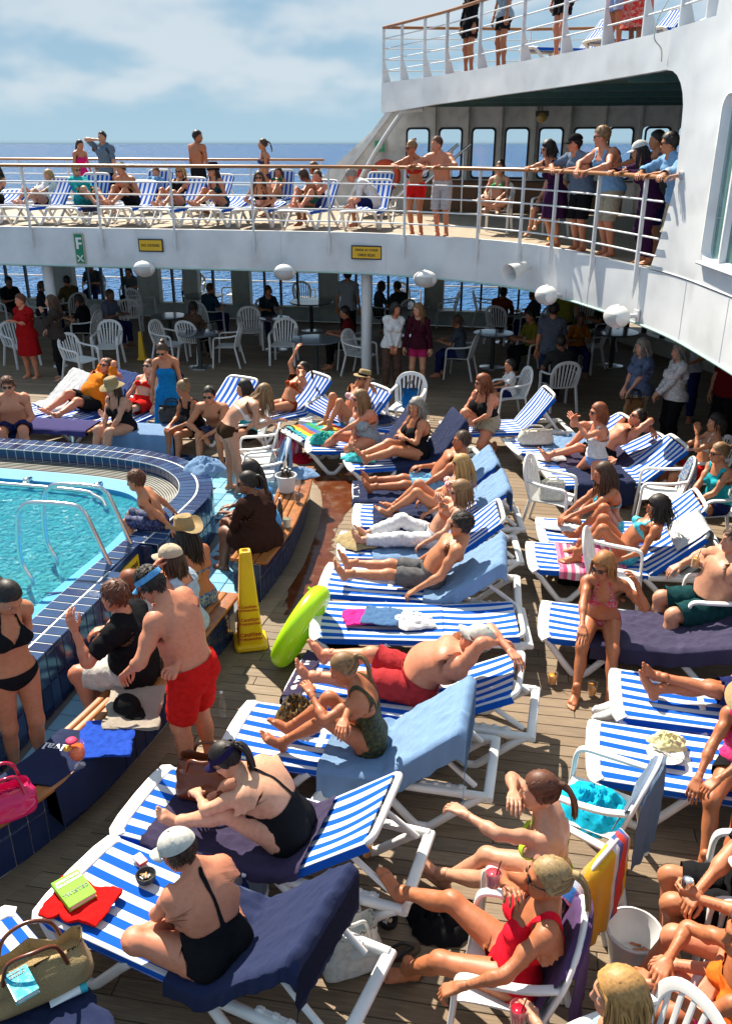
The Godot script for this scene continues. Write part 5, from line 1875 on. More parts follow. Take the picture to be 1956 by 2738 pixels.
func add_rest(V: PackedVector3Array, N: PackedVector3Array, I: PackedInt32Array, r: Dictionary, xf: Transform3D, mirror: bool) -> void:
	var base := V.size()
	var bn := xf.basis
	for a in r.v.size():
		var p: Vector3 = r.v[a]; var q: Vector3 = r.n[a]
		if mirror:
			p.x = -p.x; q.x = -q.x
		V.append(xf * p); N.append((bn * q).normalized())
	var t: PackedInt32Array = r.t
	for a in range(0, t.size(), 3):
		if mirror: I.append_array([base + t[a], base + t[a + 2], base + t[a + 1]])
		else: I.append_array([base + t[a], base + t[a + 1], base + t[a + 2]])
func person(d: Dictionary) -> Node3D:
	var sc: float = d.s
	var lod: int = d.get("lod", 1)
	var cell: float = [0.017, 0.024, 0.034][lod]
	J = JF if d.build == "f" else JM
	var k := skeleton(d)
	var r := body_rest(d.build, cell)
	var vn := skin_of(d, k, r)
	var o := Node3D.new()
	o.name = numbered("person")
	add_child(o, true)
	var ground: Vector3 = d.at
	ground.y = minf(d.at.y, minf(d.feet[0].y, d.feet[1].y))
	o.position = ground
	tag(o, d.label, "person", d.get("group", ""))
	var og := ground / sc
	var V := PackedVector3Array(vn[0]); var N := PackedVector3Array(vn[1]); var I := PackedInt32Array(r.t)
	var head_at := V.size()
	var hxf := Transform3D(Basis(k.qh), k.neck - k.qh * J.neck)
	var hscale := 1.0 + (1.0 - sc) * (0.6 if sc < 0.85 else 0.0)
	if hscale != 1.0: hxf = Transform3D(Basis(k.qh).scaled_local(Vector3.ONE * hscale), k.neck - k.qh * (J.neck * hscale))
	var hr := head_rest([0.0075, 0.011, 0.016][lod])
	add_rest(V, N, I, hr, hxf, false)
	var head_end := V.size()
	var curls: Array = d.get("curl", [0.45, 0.45])
	for i in 2:
		var y: Vector3 = (k["el%d" % i] - k["wr%d" % i]).normalized()
		var pm: Vector3 = d.palm[i] if d.has("palm") else Vector3(0, -1, 0.05)
		if d.has("point"): y = -(d.point[i] as Vector3).normalized() if d.point[i] != Vector3.ZERO else y
		pm = (pm - y * pm.dot(y))
		if pm.length_squared() < 1e-4: pm = (k.o - k["wr%d" % i]); pm = pm - y * pm.dot(y)
		pm = pm.normalized()
		var x := -pm if i == 0 else pm
		var bas := Basis(x, y, x.cross(y))
		add_rest(V, N, I, hand_rest(curls[i], [0.0062, 0.009, 0.013][lod]), Transform3D(bas, k["wr%d" % i]), i == 1)
		var fl = d.get("soles", [0.0, 0.0])[i]
		var q: Quaternion = k["qs%d" % i]
		var fb := Basis(q)
		if fl is String or fl == 0.0:
			var z: Vector3 = fb.z; z.y = 0
			if z.length_squared() < 0.01: z = Vector3(sin(deg_to_rad(d.yaw)), 0, cos(deg_to_rad(d.yaw)))
			z = z.normalized()
			fb = Basis(Vector3.UP.cross(z), Vector3.UP, z)
		else:
			fb = fb * Basis(Vector3.RIGHT, deg_to_rad(fl))
		add_rest(V, N, I, foot_rest([0.007, 0.01, 0.014][lod]), Transform3D(fb, k["an%d" % i]), i == 1)
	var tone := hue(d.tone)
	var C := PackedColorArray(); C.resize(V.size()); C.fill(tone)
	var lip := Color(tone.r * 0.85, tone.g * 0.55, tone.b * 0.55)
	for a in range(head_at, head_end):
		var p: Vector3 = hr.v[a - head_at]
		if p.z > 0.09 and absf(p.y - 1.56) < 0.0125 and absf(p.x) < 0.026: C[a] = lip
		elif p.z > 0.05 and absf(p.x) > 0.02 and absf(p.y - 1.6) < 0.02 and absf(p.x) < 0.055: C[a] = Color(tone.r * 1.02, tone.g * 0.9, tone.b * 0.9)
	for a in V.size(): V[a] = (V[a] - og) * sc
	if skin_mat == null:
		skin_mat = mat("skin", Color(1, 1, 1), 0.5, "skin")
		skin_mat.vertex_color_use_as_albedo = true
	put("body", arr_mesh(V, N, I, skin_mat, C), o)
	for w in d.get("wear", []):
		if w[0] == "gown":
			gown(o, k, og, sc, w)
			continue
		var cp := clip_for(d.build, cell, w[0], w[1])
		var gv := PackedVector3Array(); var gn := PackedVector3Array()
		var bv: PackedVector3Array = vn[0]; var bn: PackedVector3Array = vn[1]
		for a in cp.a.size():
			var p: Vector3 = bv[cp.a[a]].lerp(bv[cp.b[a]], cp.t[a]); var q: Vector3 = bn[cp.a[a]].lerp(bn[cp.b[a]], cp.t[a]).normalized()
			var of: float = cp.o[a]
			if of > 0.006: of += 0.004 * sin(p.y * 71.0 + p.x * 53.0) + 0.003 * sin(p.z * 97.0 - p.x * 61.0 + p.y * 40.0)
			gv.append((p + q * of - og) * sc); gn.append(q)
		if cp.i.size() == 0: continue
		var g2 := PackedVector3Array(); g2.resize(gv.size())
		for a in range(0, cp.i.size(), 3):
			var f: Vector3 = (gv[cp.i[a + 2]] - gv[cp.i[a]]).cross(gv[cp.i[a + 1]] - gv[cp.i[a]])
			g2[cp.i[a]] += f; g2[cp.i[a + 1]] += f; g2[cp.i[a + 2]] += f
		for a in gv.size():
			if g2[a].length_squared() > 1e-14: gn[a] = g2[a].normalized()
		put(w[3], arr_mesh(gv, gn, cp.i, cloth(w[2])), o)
	var hx := Transform3D(hxf.basis.scaled(Vector3.ONE * sc), (hxf.origin - og) * sc)
	if d.has("hair"): hair(o, d, k, hx, lod)
	if d.has("hat"): hat(o, d.hat[0], d.hat[1], hx, d.hat[2] if d.hat.size() > 2 else "")
	if d.get("shades", false): shades(o, hx, d.get("shade_on", 0.0))
	elif lod < 2: eyes(o, hx, d)
	return o
func gown(o: Node3D, k: Dictionary, og: Vector3, sc: float, w: Array) -> void:
	var b := MB.new()
	var rows := []
	var mid: Vector3 = (k.an0 + k.an1) * 0.5
	for a in 12:
		var t := a / 11.0
		var top: Vector3 = k.o + k.qp * Vector3(0, 0.12, 0)
		var ring := PackedVector3Array()
		var y: float = lerpf(top.y, mid.y + w[1], t)
		var c: Vector3 = top.lerp(mid, (top.y - y) / maxf(0.1, top.y - mid.y))
		for q in 28:
			var g := TAU * q / 28.0
			var rx := lerpf(0.15, 0.2, smoothstep(0.0, 0.35, t)) + 0.05 * t + 0.014 * t * sin(g * 7.0)
			var rz := lerpf(0.12, 0.165, smoothstep(0.0, 0.35, t)) + 0.05 * t + 0.014 * t * sin(g * 7.0 + 1.0)
			var v: Vector3 = Basis(k.qp) * Vector3(cos(g) * rx, 0, sin(g) * rz)
			ring.append((Vector3(c.x + v.x, y, c.z + v.z) - og) * sc)
		rows.append(ring)
	b.loft(rows, true, false, Vector2.ONE, false)
	put(w[3], b, o, cloth(w[2]))
func eyes(o: Node3D, hx: Transform3D, d: Dictionary) -> void:
	var e := MB.new()
	for s in [1.0, -1.0]:
		e.col = Color(0.6, 0.58, 0.55)
		ellipsoid(e, hx, Vector3(0.032 * s, 1.634, 0.083), Vector3(0.014, 0.009, 0.011), 8, 6)
		e.col = Color(0.03, 0.02, 0.015)
		ellipsoid(e, hx, Vector3(0.031 * s, 1.634, 0.0915), Vector3(0.0065, 0.0065, 0.0045), 8, 5)
		e.col = hue(d.hair[1]) * 0.8 if d.has("hair") else Color(0.05, 0.03, 0.02)
		e.tube([hx * Vector3(0.012 * s, 1.654, 0.1), hx * Vector3(0.03 * s, 1.661, 0.094), hx * Vector3(0.052 * s, 1.654, 0.078)], [0.003, 0.0045, 0.002], 5)
	var m := mat("eyes", Color(1, 1, 1), 0.25)
	m.vertex_color_use_as_albedo = true
	put("eyes", e, o, m)
func ellipsoid(b: MB, xf: Transform3D, c: Vector3, r: Vector3, sides := 12, rings := 8, lo := 0.0, hi := 1.0) -> void:
	var rows := []
	for a in rings + 1:
		var g := PI * lerpf(lo, hi, float(a) / rings)
		var ring := PackedVector3Array()
		for q in sides:
			var h := TAU * q / sides
			ring.append(xf * (c + Vector3(sin(g) * cos(h) * r.x, cos(g) * r.y, sin(g) * sin(h) * r.z)))
		rows.append(ring)
	b.loft(rows, true)
func shades(o: Node3D, hx: Transform3D, up: float) -> void:
	var b := MB.new()
	var t := Vector3(0, 0.052 * up, -0.02 * up)
	for s in [1.0, -1.0]:
		ellipsoid(b, hx, Vector3(0.033 * s, 1.634, 0.102) + t, Vector3(0.029, 0.021, 0.009), 10, 6)
		b.tube([hx * (Vector3(0.058 * s, 1.64, 0.095) + t), hx * (Vector3(0.079 * s, 1.638, 0.05) + t), hx * (Vector3(0.083 * s, 1.632, -0.005) + t)], 0.0035, 5)
	b.tube([hx * (Vector3(-0.012, 1.642, 0.108) + t), hx * (Vector3(0.012, 1.642, 0.108) + t)], 0.004, 5)
	put("sunglasses", b, o, mat("dark_lens", Color(0.012, 0.01, 0.01), 0.12))
func scalp(hr: Dictionary, p: Vector3) -> float:
	return p.y - 1.702 + (0.085 - p.z) * 0.92 - maxf(0.0, p.z - 0.02) * absf(p.x) * 3.0
func hair(o: Node3D, d: Dictionary, k: Dictionary, hx: Transform3D, lod: int) -> void:
	var style: String = d.hair[0]
	if style == "bald": return
	var col: Color = hue(d.hair[1])
	var hr := head_rest([0.0075, 0.011, 0.016][lod])
	var b := MB.new()
	var m := mat("hair", Color(1, 1, 1), 0.55)
	m.vertex_color_use_as_albedo = true
	var v: PackedVector3Array = hr.v; var n: PackedVector3Array = hr.n; var t: PackedInt32Array = hr.t
	var fn := FastNoiseLite.new(); fn.frequency = 40.0; fn.seed = d.label.hash() % 1000
	var thick: float = {"short": 0.014, "crop": 0.006, "curly": 0.026, "long": 0.015, "bob": 0.018, "pony": 0.009, "bun": 0.01, "fringe": 0.006}.get(style, 0.01)
	var f := PackedFloat32Array()
	var hatted: bool = d.has("hat") and d.hat[0] != "visor"
	for p in v: f.append(scalp(hr, p) - (0.03 if style == "fringe" else 0.0))
	var map := {}
	for a in range(0, t.size(), 3):
		if f[t[a]] < 0 and f[t[a + 1]] < 0 and f[t[a + 2]] < 0: continue
		var ids := []
		for q in 3:
			var id := t[a + q]
			if not map.has(id):
				var p := v[id]
				var e := thick * clampf(f[id] / 0.02 + 0.2, -0.3, 1.0) + 0.008 * fn.get_noise_3d(p.x, p.y * 0.5, p.z) * (2.4 if style == "curly" else 1.0)
				if (hatted and p.y > 1.655) or (d.has("hat") and absf(p.y - 1.685) < 0.03): e = minf(e, 0.002)
				var g := 1.0 + 0.6 * fn.get_noise_3d(p.x * 3.0, p.y * 0.8, p.z * 1.2)
				b.col = Color(col.r * g, col.g * g, col.b * g)
				map[id] = b.vert(hx * (p + n[id] * e), (hx.basis * n[id]).normalized())
			ids.append(map[id])
		b.i.append_array(ids)
	var down: Vector3 = (hx.basis.inverse() * Vector3.DOWN).normalized()
	var r := RandomNumberGenerator.new(); r.seed = d.label.hash()
	var roots := []
	for a in v.size():
		if f[a] > 0.004 and not (d.has("hat") and v[a].y > (1.66 if hatted else 1.65) and v[a].y < (9.0 if hatted else 1.72)): roots.append(a)
	if roots.is_empty(): roots.append(0)
	var many: int = [260, 100, 24][lod]
	var c := Vector3(0, 1.65, -0.008)
	var lock := func(path: Array, w: float) -> void:
		var g := 0.5 + 0.95 * r.randf()
		b.col = Color(col.r * g, col.g * g, col.b * g)
		var pts := []; var rad := []
		for q in path.size():
			pts.append(hx * (path[q] as Vector3))
			rad.append(w * hx.basis.x.length() * lerpf(1.0, 0.25, pow(float(q) / (path.size() - 1), 2.0)))
		b.tube(pts, rad, 4, false, true, 0.55)
	if style in ["long", "bob", "curly", "fringe"]:
		var length: float = {"long": 0.3, "bob": 0.13, "curly": 0.2, "fringe": 0.05}[style] * (0.85 + 0.3 * r.randf())
		for a in many:
			var id: int = roots[r.randi() % roots.size()]
			var p := v[id] + n[id] * thick * 0.6
			var path := [p]
			var dirn: Vector3 = (n[id] * 0.4 + down * 0.8 + Vector3(0, 0, -0.3)).normalized()
			var steps := 6
			var len := length * (0.7 + 0.4 * r.randf()) + 0.05
			for q in steps:
				dirn = (dirn + down * 0.5 + Vector3(r.randf() - 0.5, r.randf() - 0.5, r.randf() - 0.5) * (0.9 if style == "curly" else 0.22)).normalized()
				p += dirn * len / steps
				var e := (p - c) / Vector3(0.092, 0.116, 0.112)
				if e.length() < 1.0: p = c + e.normalized() * Vector3(0.092, 0.116, 0.112)
				if p.z > 0.03 and p.y < 1.69 and absf(p.x) < 0.085: p.x = 0.085 * signf(p.x if p.x != 0.0 else 1.0); p.z = minf(p.z, 0.05)
				if p.y < 1.55 and absf(p.x) < 0.075 and p.z > -0.075: p.z = -0.075 - 0.02 * r.randf()
				path.append(p)
			lock.call(path, 0.0075 if lod == 0 else 0.013)
	elif style == "pony" or style == "bun":
		var tie := Vector3(0, 1.69, -0.125) if style == "pony" else Vector3(0, 1.745, -0.075)
		if style == "pony":
			for a in [40, 24, 10][lod]:
				var p := tie + Vector3(r.randf() - 0.5, r.randf() - 0.5, 0) * 0.025
				var dirn: Vector3 = Vector3((r.randf() - 0.5) * 0.3, 0.1, -1.0).normalized()
				var path := [p]
				for q in 6:
					dirn = (dirn + down * 0.75 + Vector3(r.randf() - 0.5, r.randf() - 0.5, r.randf() - 0.5) * 0.25).normalized()
					p += dirn * (0.036 + 0.008 * r.randf())
					path.append(p)
				lock.call(path, 0.012)
			b.tube([hx * (tie + Vector3(0, 0.004, 0.02)), hx * (tie + Vector3(0, 0, -0.012))], 0.022 * hx.basis.x.length(), 8)
		else:
			for a in [30, 16, 8][lod]:
				var g := r.randf() * TAU; var h := r.randf() * PI
				var path := []
				for q in 5:
					path.append(tie + Vector3(sin(g + q * 0.7) * cos(h), sin(h), cos(g + q * 0.7)) * 0.035)
				lock.call(path, 0.012)
		for a in many / 2:
			var id: int = roots[r.randi() % roots.size()]
			var p := v[id] + n[id] * thick * 0.5
			var path := [p]
			for q in 4:
				p = p.lerp(tie, 0.35)
				var e := (p - c) / Vector3(0.085, 0.108, 0.106)
				if e.length() < 1.0: p = c + e.normalized() * Vector3(0.085, 0.108, 0.106)
				path.append(p)
			lock.call(path, 0.009)
	else:
		for a in many:
			var id: int = roots[r.randi() % roots.size()]
			var p := v[id] + n[id] * thick * 0.4
			var tn: Vector3 = (Vector3(0, -0.6, 0.5) + Vector3(r.randf() - 0.5, 0, r.randf() - 0.5))
			tn = (tn - n[id] * tn.dot(n[id])).normalized()
			lock.call([p, p + tn * 0.016 + n[id] * 0.009, p + tn * 0.038 + n[id] * (0.005 + thick * 0.4)], 0.008 if style != "crop" else 0.004)
	put("hair", b, o, m)
func hat(o: Node3D, kind: String, colour: String, hx: Transform3D, band: String) -> void:
	var m := cloth(colour) if colour != "straw" else straw_mat()
	var b := MB.new()
	var ring := func(rx: float, y: float, rz: float, cz: float, wob := 0.0) -> PackedVector3Array:
		var p := PackedVector3Array()
		for q in 28:
			var g := TAU * q / 28.0
			p.append(hx * Vector3(cos(g) * rx, y + wob * cos(2.0 * g), cz + sin(g) * rz))
		return p
	match kind:
		"cap", "visor":
			if kind == "cap":
				var rows := []
				for a in 9:
					var g := PI * 0.5 * a / 8.0
					rows.append(ring.call(0.0935 * cos(g) + 0.0005, 1.672 + 0.098 * sin(g), 0.115 * cos(g) + 0.0005, -0.008))
				b.loft(rows, true)
				ellipsoid(b, hx, Vector3(0, 1.771, -0.008), Vector3(0.009, 0.006, 0.009), 8, 5)
			else:
				b.loft([ring.call(0.088, 1.665, 0.11, -0.008), ring.call(0.091, 1.672, 0.114, -0.008), ring.call(0.088, 1.705, 0.111, -0.008), ring.call(0.084, 1.706, 0.107, -0.008)], true)
			var br := []
			for a in 7:
				var row := PackedVector3Array(); var t := a / 6.0
				for q in 11:
					var u := (q - 5) / 5.0
					var z := 0.09 * sqrt(maxf(0.0, 1.0 - 0.7 * u * u)) + 0.005 + t * 0.085 * sqrt(maxf(0.0, 1.0 - u * u * 0.8))
					row.append(hx * Vector3(u * lerpf(0.088, 0.075, t), 1.678 - 0.022 * u * u - 0.018 * t, z))
				br.append(row)
			b.loft(br)
			var under := []
			for row in br:
				var r2 := PackedVector3Array()
				for p in row: r2.append(p + hx.basis * Vector3(0, -0.006, 0))
				under.append(r2)
			b.loft(under)
		"straw", "boater", "bucket":
			var R: float = {"straw": 0.185, "boater": 0.17, "bucket": 0.135}[kind]
			var dip: float = {"straw": -0.03, "boater": 0.0, "bucket": -0.04}[kind]
			b.loft([ring.call(R, 1.678 + dip, R * 1.05, -0.005, 0.012), ring.call(R, 1.686 + dip, R * 1.05, -0.005, 0.012), ring.call(0.125, 1.69, 0.14, -0.005, 0.004), ring.call(0.092, 1.694, 0.114, -0.008), ring.call(0.09, 1.74, 0.11, -0.008), ring.call(0.084, 1.782, 0.102, -0.008), ring.call(0.065, 1.797, 0.08, -0.008), ring.call(0.001, 1.8, 0.001, -0.008)], true)
			b.loft([ring.call(R, 1.678 + dip, R * 1.05, -0.005, 0.012), ring.call(0.09, 1.682, 0.11, -0.008)], true)
		"cowboy":
			var rows := []
			for a in 6:
				var t := a / 5.0
				var p := PackedVector3Array()
				for q in 28:
					var g := TAU * q / 28.0
					var rx := lerpf(0.095, 0.175, t); var rz := lerpf(0.115, 0.215, t)
					p.append(hx * Vector3(cos(g) * rx * (1.0 - 0.12 * t), 1.685 + t * t * (0.075 * pow(absf(cos(g)), 3.0) - 0.03 * pow(absf(sin(g)), 2.0)), -0.008 + sin(g) * rz))
				rows.append(p)
			rows.reverse()
			for a in 6:
				var t := a / 5.0
				var p := PackedVector3Array()
				for q in 28:
					var g := TAU * q / 28.0
					var pinch := 1.0 - 0.22 * t * maxf(0.0, sin(g)) * absf(cos(g)) * 2.0
					p.append(hx * Vector3(cos(g) * lerpf(0.094, 0.075, t) * pinch, 1.69 + t * 0.105 + 0.012 * t * pow(cos(g), 2.0), -0.008 + sin(g) * lerpf(0.114, 0.1, t)))
				rows.append(p)
			rows.append(ring.call(0.03, 1.775, 0.06, -0.008)); rows.append(ring.call(0.001, 1.77, 0.001, -0.008))
			b.loft(rows, true)
	var hn := put("hat", b, o, straw_mat() if colour == "straw" else m)
	if band != "":
		var c := MB.new()
		c.loft([ring.call(0.0945, 1.696, 0.1165, -0.008), ring.call(0.0955, 1.71, 0.1165, -0.008), ring.call(0.093, 1.728, 0.1145, -0.008), ring.call(0.091, 1.729, 0.111, -0.008)], true)
		put("hat_band", c, hn, cloth(band))
func straw_mat() -> StandardMaterial3D:
	if mats.has("straw"): return mats["straw"]
	var m := mat("straw", Color(0.52, 0.36, 0.16), 0.8)
	m.albedo_texture = noise_tex("straw_t", 0.12, [[0.0, grey(0.5)], [0.5, grey(0.85)], [1.0, grey(1.0)]], 256, 2, FastNoiseLite.TYPE_CELLULAR)
	m.uv1_triplanar = true; m.uv1_scale = Vector3(6, 18, 6)
	m.normal_enabled = true; m.normal_texture = noise_tex("straw_n", 0.1, [], 256, 2, FastNoiseLite.TYPE_CELLULAR, 8.0)
	return m
const DYE := {"BLACK": "0.012,0.012,0.014", "WHITE": "0.72,0.72,0.72", "RED": "0.6,0.015,0.012", "NAVY": "0.015,0.02,0.09", "BLUE": "0.05,0.2,0.6", "LBLUE": "0.2,0.38,0.62", "GREY": "0.12,0.12,0.125", "BROWN": "0.04,0.018,0.014", "KHAKI": "0.42,0.36,0.26", "TEAL": "0.03,0.42,0.5", "ORANGE": "0.75,0.2,0.015", "PINK": "0.75,0.05,0.25", "PURPLE": "0.045,0.012,0.05", "GREEN": "0.02,0.12,0.08", "H_DARK": "0.014,0.008,0.006", "H_BROWN": "0.06,0.028,0.014", "H_AUB": "0.11,0.035,0.015", "H_BLOND": "0.42,0.25,0.09", "H_DBL": "0.22,0.12,0.05", "H_GREY": "0.25,0.23,0.2", "H_RED": "0.22,0.06,0.02"}
const TONE := {"pale": "0.62,0.34,0.22", "light": "0.52,0.27,0.17", "tan": "0.5,0.21,0.105", "deep": "0.42,0.15,0.065", "red": "0.6,0.24,0.14", "brown": "0.22,0.1,0.055", "dark": "0.07,0.035,0.022"}
func vec(a: Array, k: int) -> Vector3:
	return Vector3(a[k], a[k + 1], a[k + 2]) * 0.01
# one person: build, height, skin, detail, facing, pelvis and chest pitch; then pelvis, wrists and ankles in centimetres
func P(label: String, how: String, at: Array, wear: String, hair_: String, more: Dictionary, group := "") -> void:
	var h := how.split(" ")
	var d := {"label": label, "build": h[0], "s": h[1].to_float(), "tone": TONE[h[2]], "lod": h[3].to_int(), "yaw": h[4].to_float(), "pp": h[5].to_float(), "cp": h[6].to_float(), "at": vec(at, 0), "hands": [vec(at, 3), vec(at, 6)], "feet": [vec(at, 9), vec(at, 12)], "group": group}
	for k in ["elbows", "knees", "palm", "point"]:
		if more.has(k): more[k] = [vec(more[k], 0), vec(more[k], 3)]
	d.merge(more)
	var ws := []
	for g in wear.split("|", false):
		var q := g.split(" ")
		ws.append([q[0], q[1].to_float(), DYE.get(q[2], q[2]), q[3]])
	d.wear = ws
	if d.has("hat"):
		for k in range(1, d.hat.size()): d.hat[k] = DYE.get(d.hat[k], d.hat[k])
	if hair_ != "":
		var q := hair_.split(" ")
		d.hair = [q[0], DYE.get(q[1], q[1])]
	person(d)
# ---------------------------------------------------------------- smaller things
func terry(col: String) -> StandardMaterial3D:
	return mat("terry " + col, hue(col), 0.95, "terry")
func sign_plate(called: String, at: Vector3, turn: float, size: Vector2, lines: Array, label: String, ground := "0.72,0.42,0.01", ink := "0.02,0.015,0.01", rim := "0.03,0.03,0.03") -> void:
	var o := node(called, at, deg_to_rad(turn))
	tag(o, label, "sign", "signs")
	var b := MB.new()
	b.box(Vector3.ZERO, Vector3(size.x, size.y, 0.02), Basis.IDENTITY, 0.004)
	put("frame", b, o, mat("rim " + rim, hue(rim), 0.5))
	var p := MB.new()
	p.box(Vector3(0, 0, 0.011), Vector3(size.x - 0.05, size.y - 0.05, 0.006))
	var pl := put("plate", p, o, mat("plate " + ground, hue(ground), 0.45))
	var h := (size.y - 0.07) / lines.size()
	for k in lines.size():
		letters("lettering", lines[k], minf(h * 0.75, size.x * 1.25 / lines[k].length()), mat("ink " + ink, hue(ink), 0.6), pl, Transform3D(Basis.IDENTITY, Vector3(0, (lines.size() - 1) * h * 0.5 - k * h, 0.0155)))
func fascia_things() -> void:
	var z := -16.27
	var o := node("muster_sign", Vector3(-8.55, 2.47, z))
	tag(o, "tall green sign with white letter F on the fascia", "sign")
	var b := MB.new(); b.box(Vector3.ZERO, Vector3(0.2, 0.58, 0.02)); put("frame", b, o, mat("brass_rim", Color(0.45, 0.4, 0.25), 0.5))
	var g := MB.new(); g.box(Vector3(0, 0, 0.011), Vector3(0.165, 0.545, 0.006))
	var gp := put("plate", g, o, mat("safety_green", Color(0.01, 0.2, 0.11), 0.45))
	var wm := mat("sign_white", Color(0.78, 0.8, 0.78), 0.5)
	letters("lettering", "F", 0.3, wm, gp, Transform3D(Basis.IDENTITY, Vector3(0, 0.1, 0.016)))
	var x := MB.new()
	for s in [1.0, -1.0]: x.box(Vector3(0, -0.18, 0.016), Vector3(0.17, 0.022, 0.003), Basis(Vector3(0, 0, 1), s * PI / 4))
	put("arrow_cross", x, gp, wm)
	sign_plate("warning_sign", Vector3(-7.07, 2.56, z), 0, Vector2(0.5, 0.24), ["NO DIVING"], "yellow framed sign reading NO DIVING on the fascia")
	sign_plate("warning_sign", Vector3(-2.84, 2.52, -16.17), -3, Vector2(0.58, 0.25), ["SWIM AT YOUR", "OWN RISK"], "yellow framed sign reading SWIM AT YOUR OWN RISK above the column")
	oval_speaker(Vector3(-7.12, 2.16, z), 0, "oval loudspeaker below the NO DIVING sign")
	oval_speaker(Vector3(-4.35, 2.16, z), 0, "oval loudspeaker on the fascia midway between the two yellow signs")
	oval_speaker(Vector3(-1.62, 2.16, -15.85), -12, "oval loudspeaker right of the white column")
	oval_speaker(Vector3(0.66, 2.2, -14.0), -64, "oval loudspeaker below the horn on the curved fascia")
	oval_speaker(Vector3(1.56, 2.24, -12.1), -68, "oval loudspeaker nearest the viewer on the curved fascia")
	var h := node("horn_loudspeaker", Vector3(0.12, 2.5, -14.72), deg_to_rad(-42))
	tag(h, "white horn loudspeaker jutting from the curved fascia", "loudspeaker")
	var hb := MB.new()
	hb.lathe(Vector3.ZERO, [[0.03, 0.0], [0.07, 0.02], [0.09, 0.16], [0.15, 0.4], [0.155, 0.41], [0.145, 0.4], [0.08, 0.18], [0.001, 0.17]], 24, false)
	var hm := put("bell", hb, h, mat("speaker_white"))
	hm.transform = Transform3D(Basis(Vector3(1, 0, 0), PI * 0.58) , Vector3(0, 0.05, 0.1))
	var cn := MB.new(); cn.lathe(Vector3.ZERO, [[0.055, 0.24], [0.05, 0.3], [0.001, 0.4]], 16, false)
	put("driver", cn, h, mat("speaker_grille")).transform = hm.transform
	var st := MB.new(); st.box(Vector3(0, 0.02, 0.05), Vector3(0.06, 0.05, 0.14), Basis.IDENTITY, 0.006)
	put("bracket", st, h, M_white)
	var l := node("deck_lamp", Vector3(0.2, 5.0, -22.3))
	tag(l, "round caged lamp hanging under the sun deck", "lamp")
	var lb := MB.new(); lb.box(Vector3(0, 0, 0), Vector3(0.3, 0.12, 0.12), Basis.IDENTITY, 0.01); lb.box(Vector3(0, 0.13, 0), Vector3(0.02, 0.2, 0.02)); put("housing", lb, l, mat("lamp_dark", Color(0.06, 0.055, 0.05), 0.5))
	var lg := MB.new(); ellipsoid(lg, Transform3D.IDENTITY, Vector3(0, -0.08, 0), Vector3(0.13, 0.12, 0.11), 16, 10); put("glass_globe", lg, l, mat("amber_glass", Color(0.5, 0.33, 0.1), 0.2))
	var r := node("life_ring", Vector3(-3.55, 3.62, -22.95))
	tag(r, "orange life ring hung on the white screen", "life ring")
	var rb := MB.new()
	var path := []
	for k in 32: path.append(Vector3(cos(TAU * k / 32.0), sin(TAU * k / 32.0), 0) * 0.31)
	rb.tube(path, 0.08, 10, true); put("ring", rb, r, mat("life_orange", Color(0.65, 0.07, 0.02), 0.55, "mottle"))
	for k in 4:
		var band := MB.new(); var g2 := PI * 0.25 + PI * 0.5 * k; var pb := []
		for q in 4: pb.append(Vector3(cos(g2 + q * 0.06), sin(g2 + q * 0.06), 0) * 0.31)
		band.tube(pb, 0.083, 10); put("band", band, r, mat("sign_white"))
	var e := node("fire_extinguisher", Vector3(-4.2, 3.3, -22.95))
	tag(e, "red fire extinguisher on the white screen", "extinguisher")
	var eb := MB.new(); eb.lathe(Vector3.ZERO, [[0.08, 0.0], [0.09, 0.02], [0.09, 0.38], [0.05, 0.46], [0.02, 0.48]], 16); put("cylinder", eb, e, mat("extinguisher_red", Color(0.5, 0.02, 0.015), 0.35))
	var ev := MB.new(); ev.box(Vector3(0, 0.52, 0), Vector3(0.09, 0.06, 0.04), Basis.IDENTITY, 0.006); put("valve", ev, e, M_black)
	sign_plate("safety_notice", Vector3(-3.72, 4.3, -23.1), 0, Vector2(0.3, 0.3), ["O"], "small green notice with white ring on the white screen", "0.01,0.25,0.12", "0.7,0.75,0.7", "0.4,0.42,0.4")
	for k in 2:
		var t := node("stair_handrail", Vector3(-2.0 + k * 0.28, MID, -21.6))
		tag(t, ["left steel stair handrail behind the couple", "right steel stair handrail behind the couple"][k], "handrail")
		var tb := MB.new()
		tb.tube([Vector3(-1.1, 0.35, 0), Vector3(0.35, 1.55, 0)], 0.035, 8)
		tb.tube([Vector3(0.2, 0.0, 0), Vector3(0.2, 1.42, 0)], 0.03, 8)
		put("tube", tb, t, M_steel)
	var c := node("rope_hook", Vector3.ZERO)
	tag(c, "loop of grey line hanging from the upper rail", "rope")
	var cb := MB.new()
	var q0 := edge_top[edge_top.size() - 5] + Vector3(-0.06, 0, 0.06)
	cb.tube(Array(curve_pts([q0 + Vector3(0.05, 5.95, 0.1), q0 + Vector3(-0.04, 5.75, 0), q0 + Vector3(-0.06, 5.55, 0), q0 + Vector3(0.03, 5.42, 0.06), q0 + Vector3(0.05, 5.28, 0.06)], 5)), 0.008, 6)
	put("line", cb, c, mat("grey_line", Color(0.45, 0.46, 0.45), 0.6))
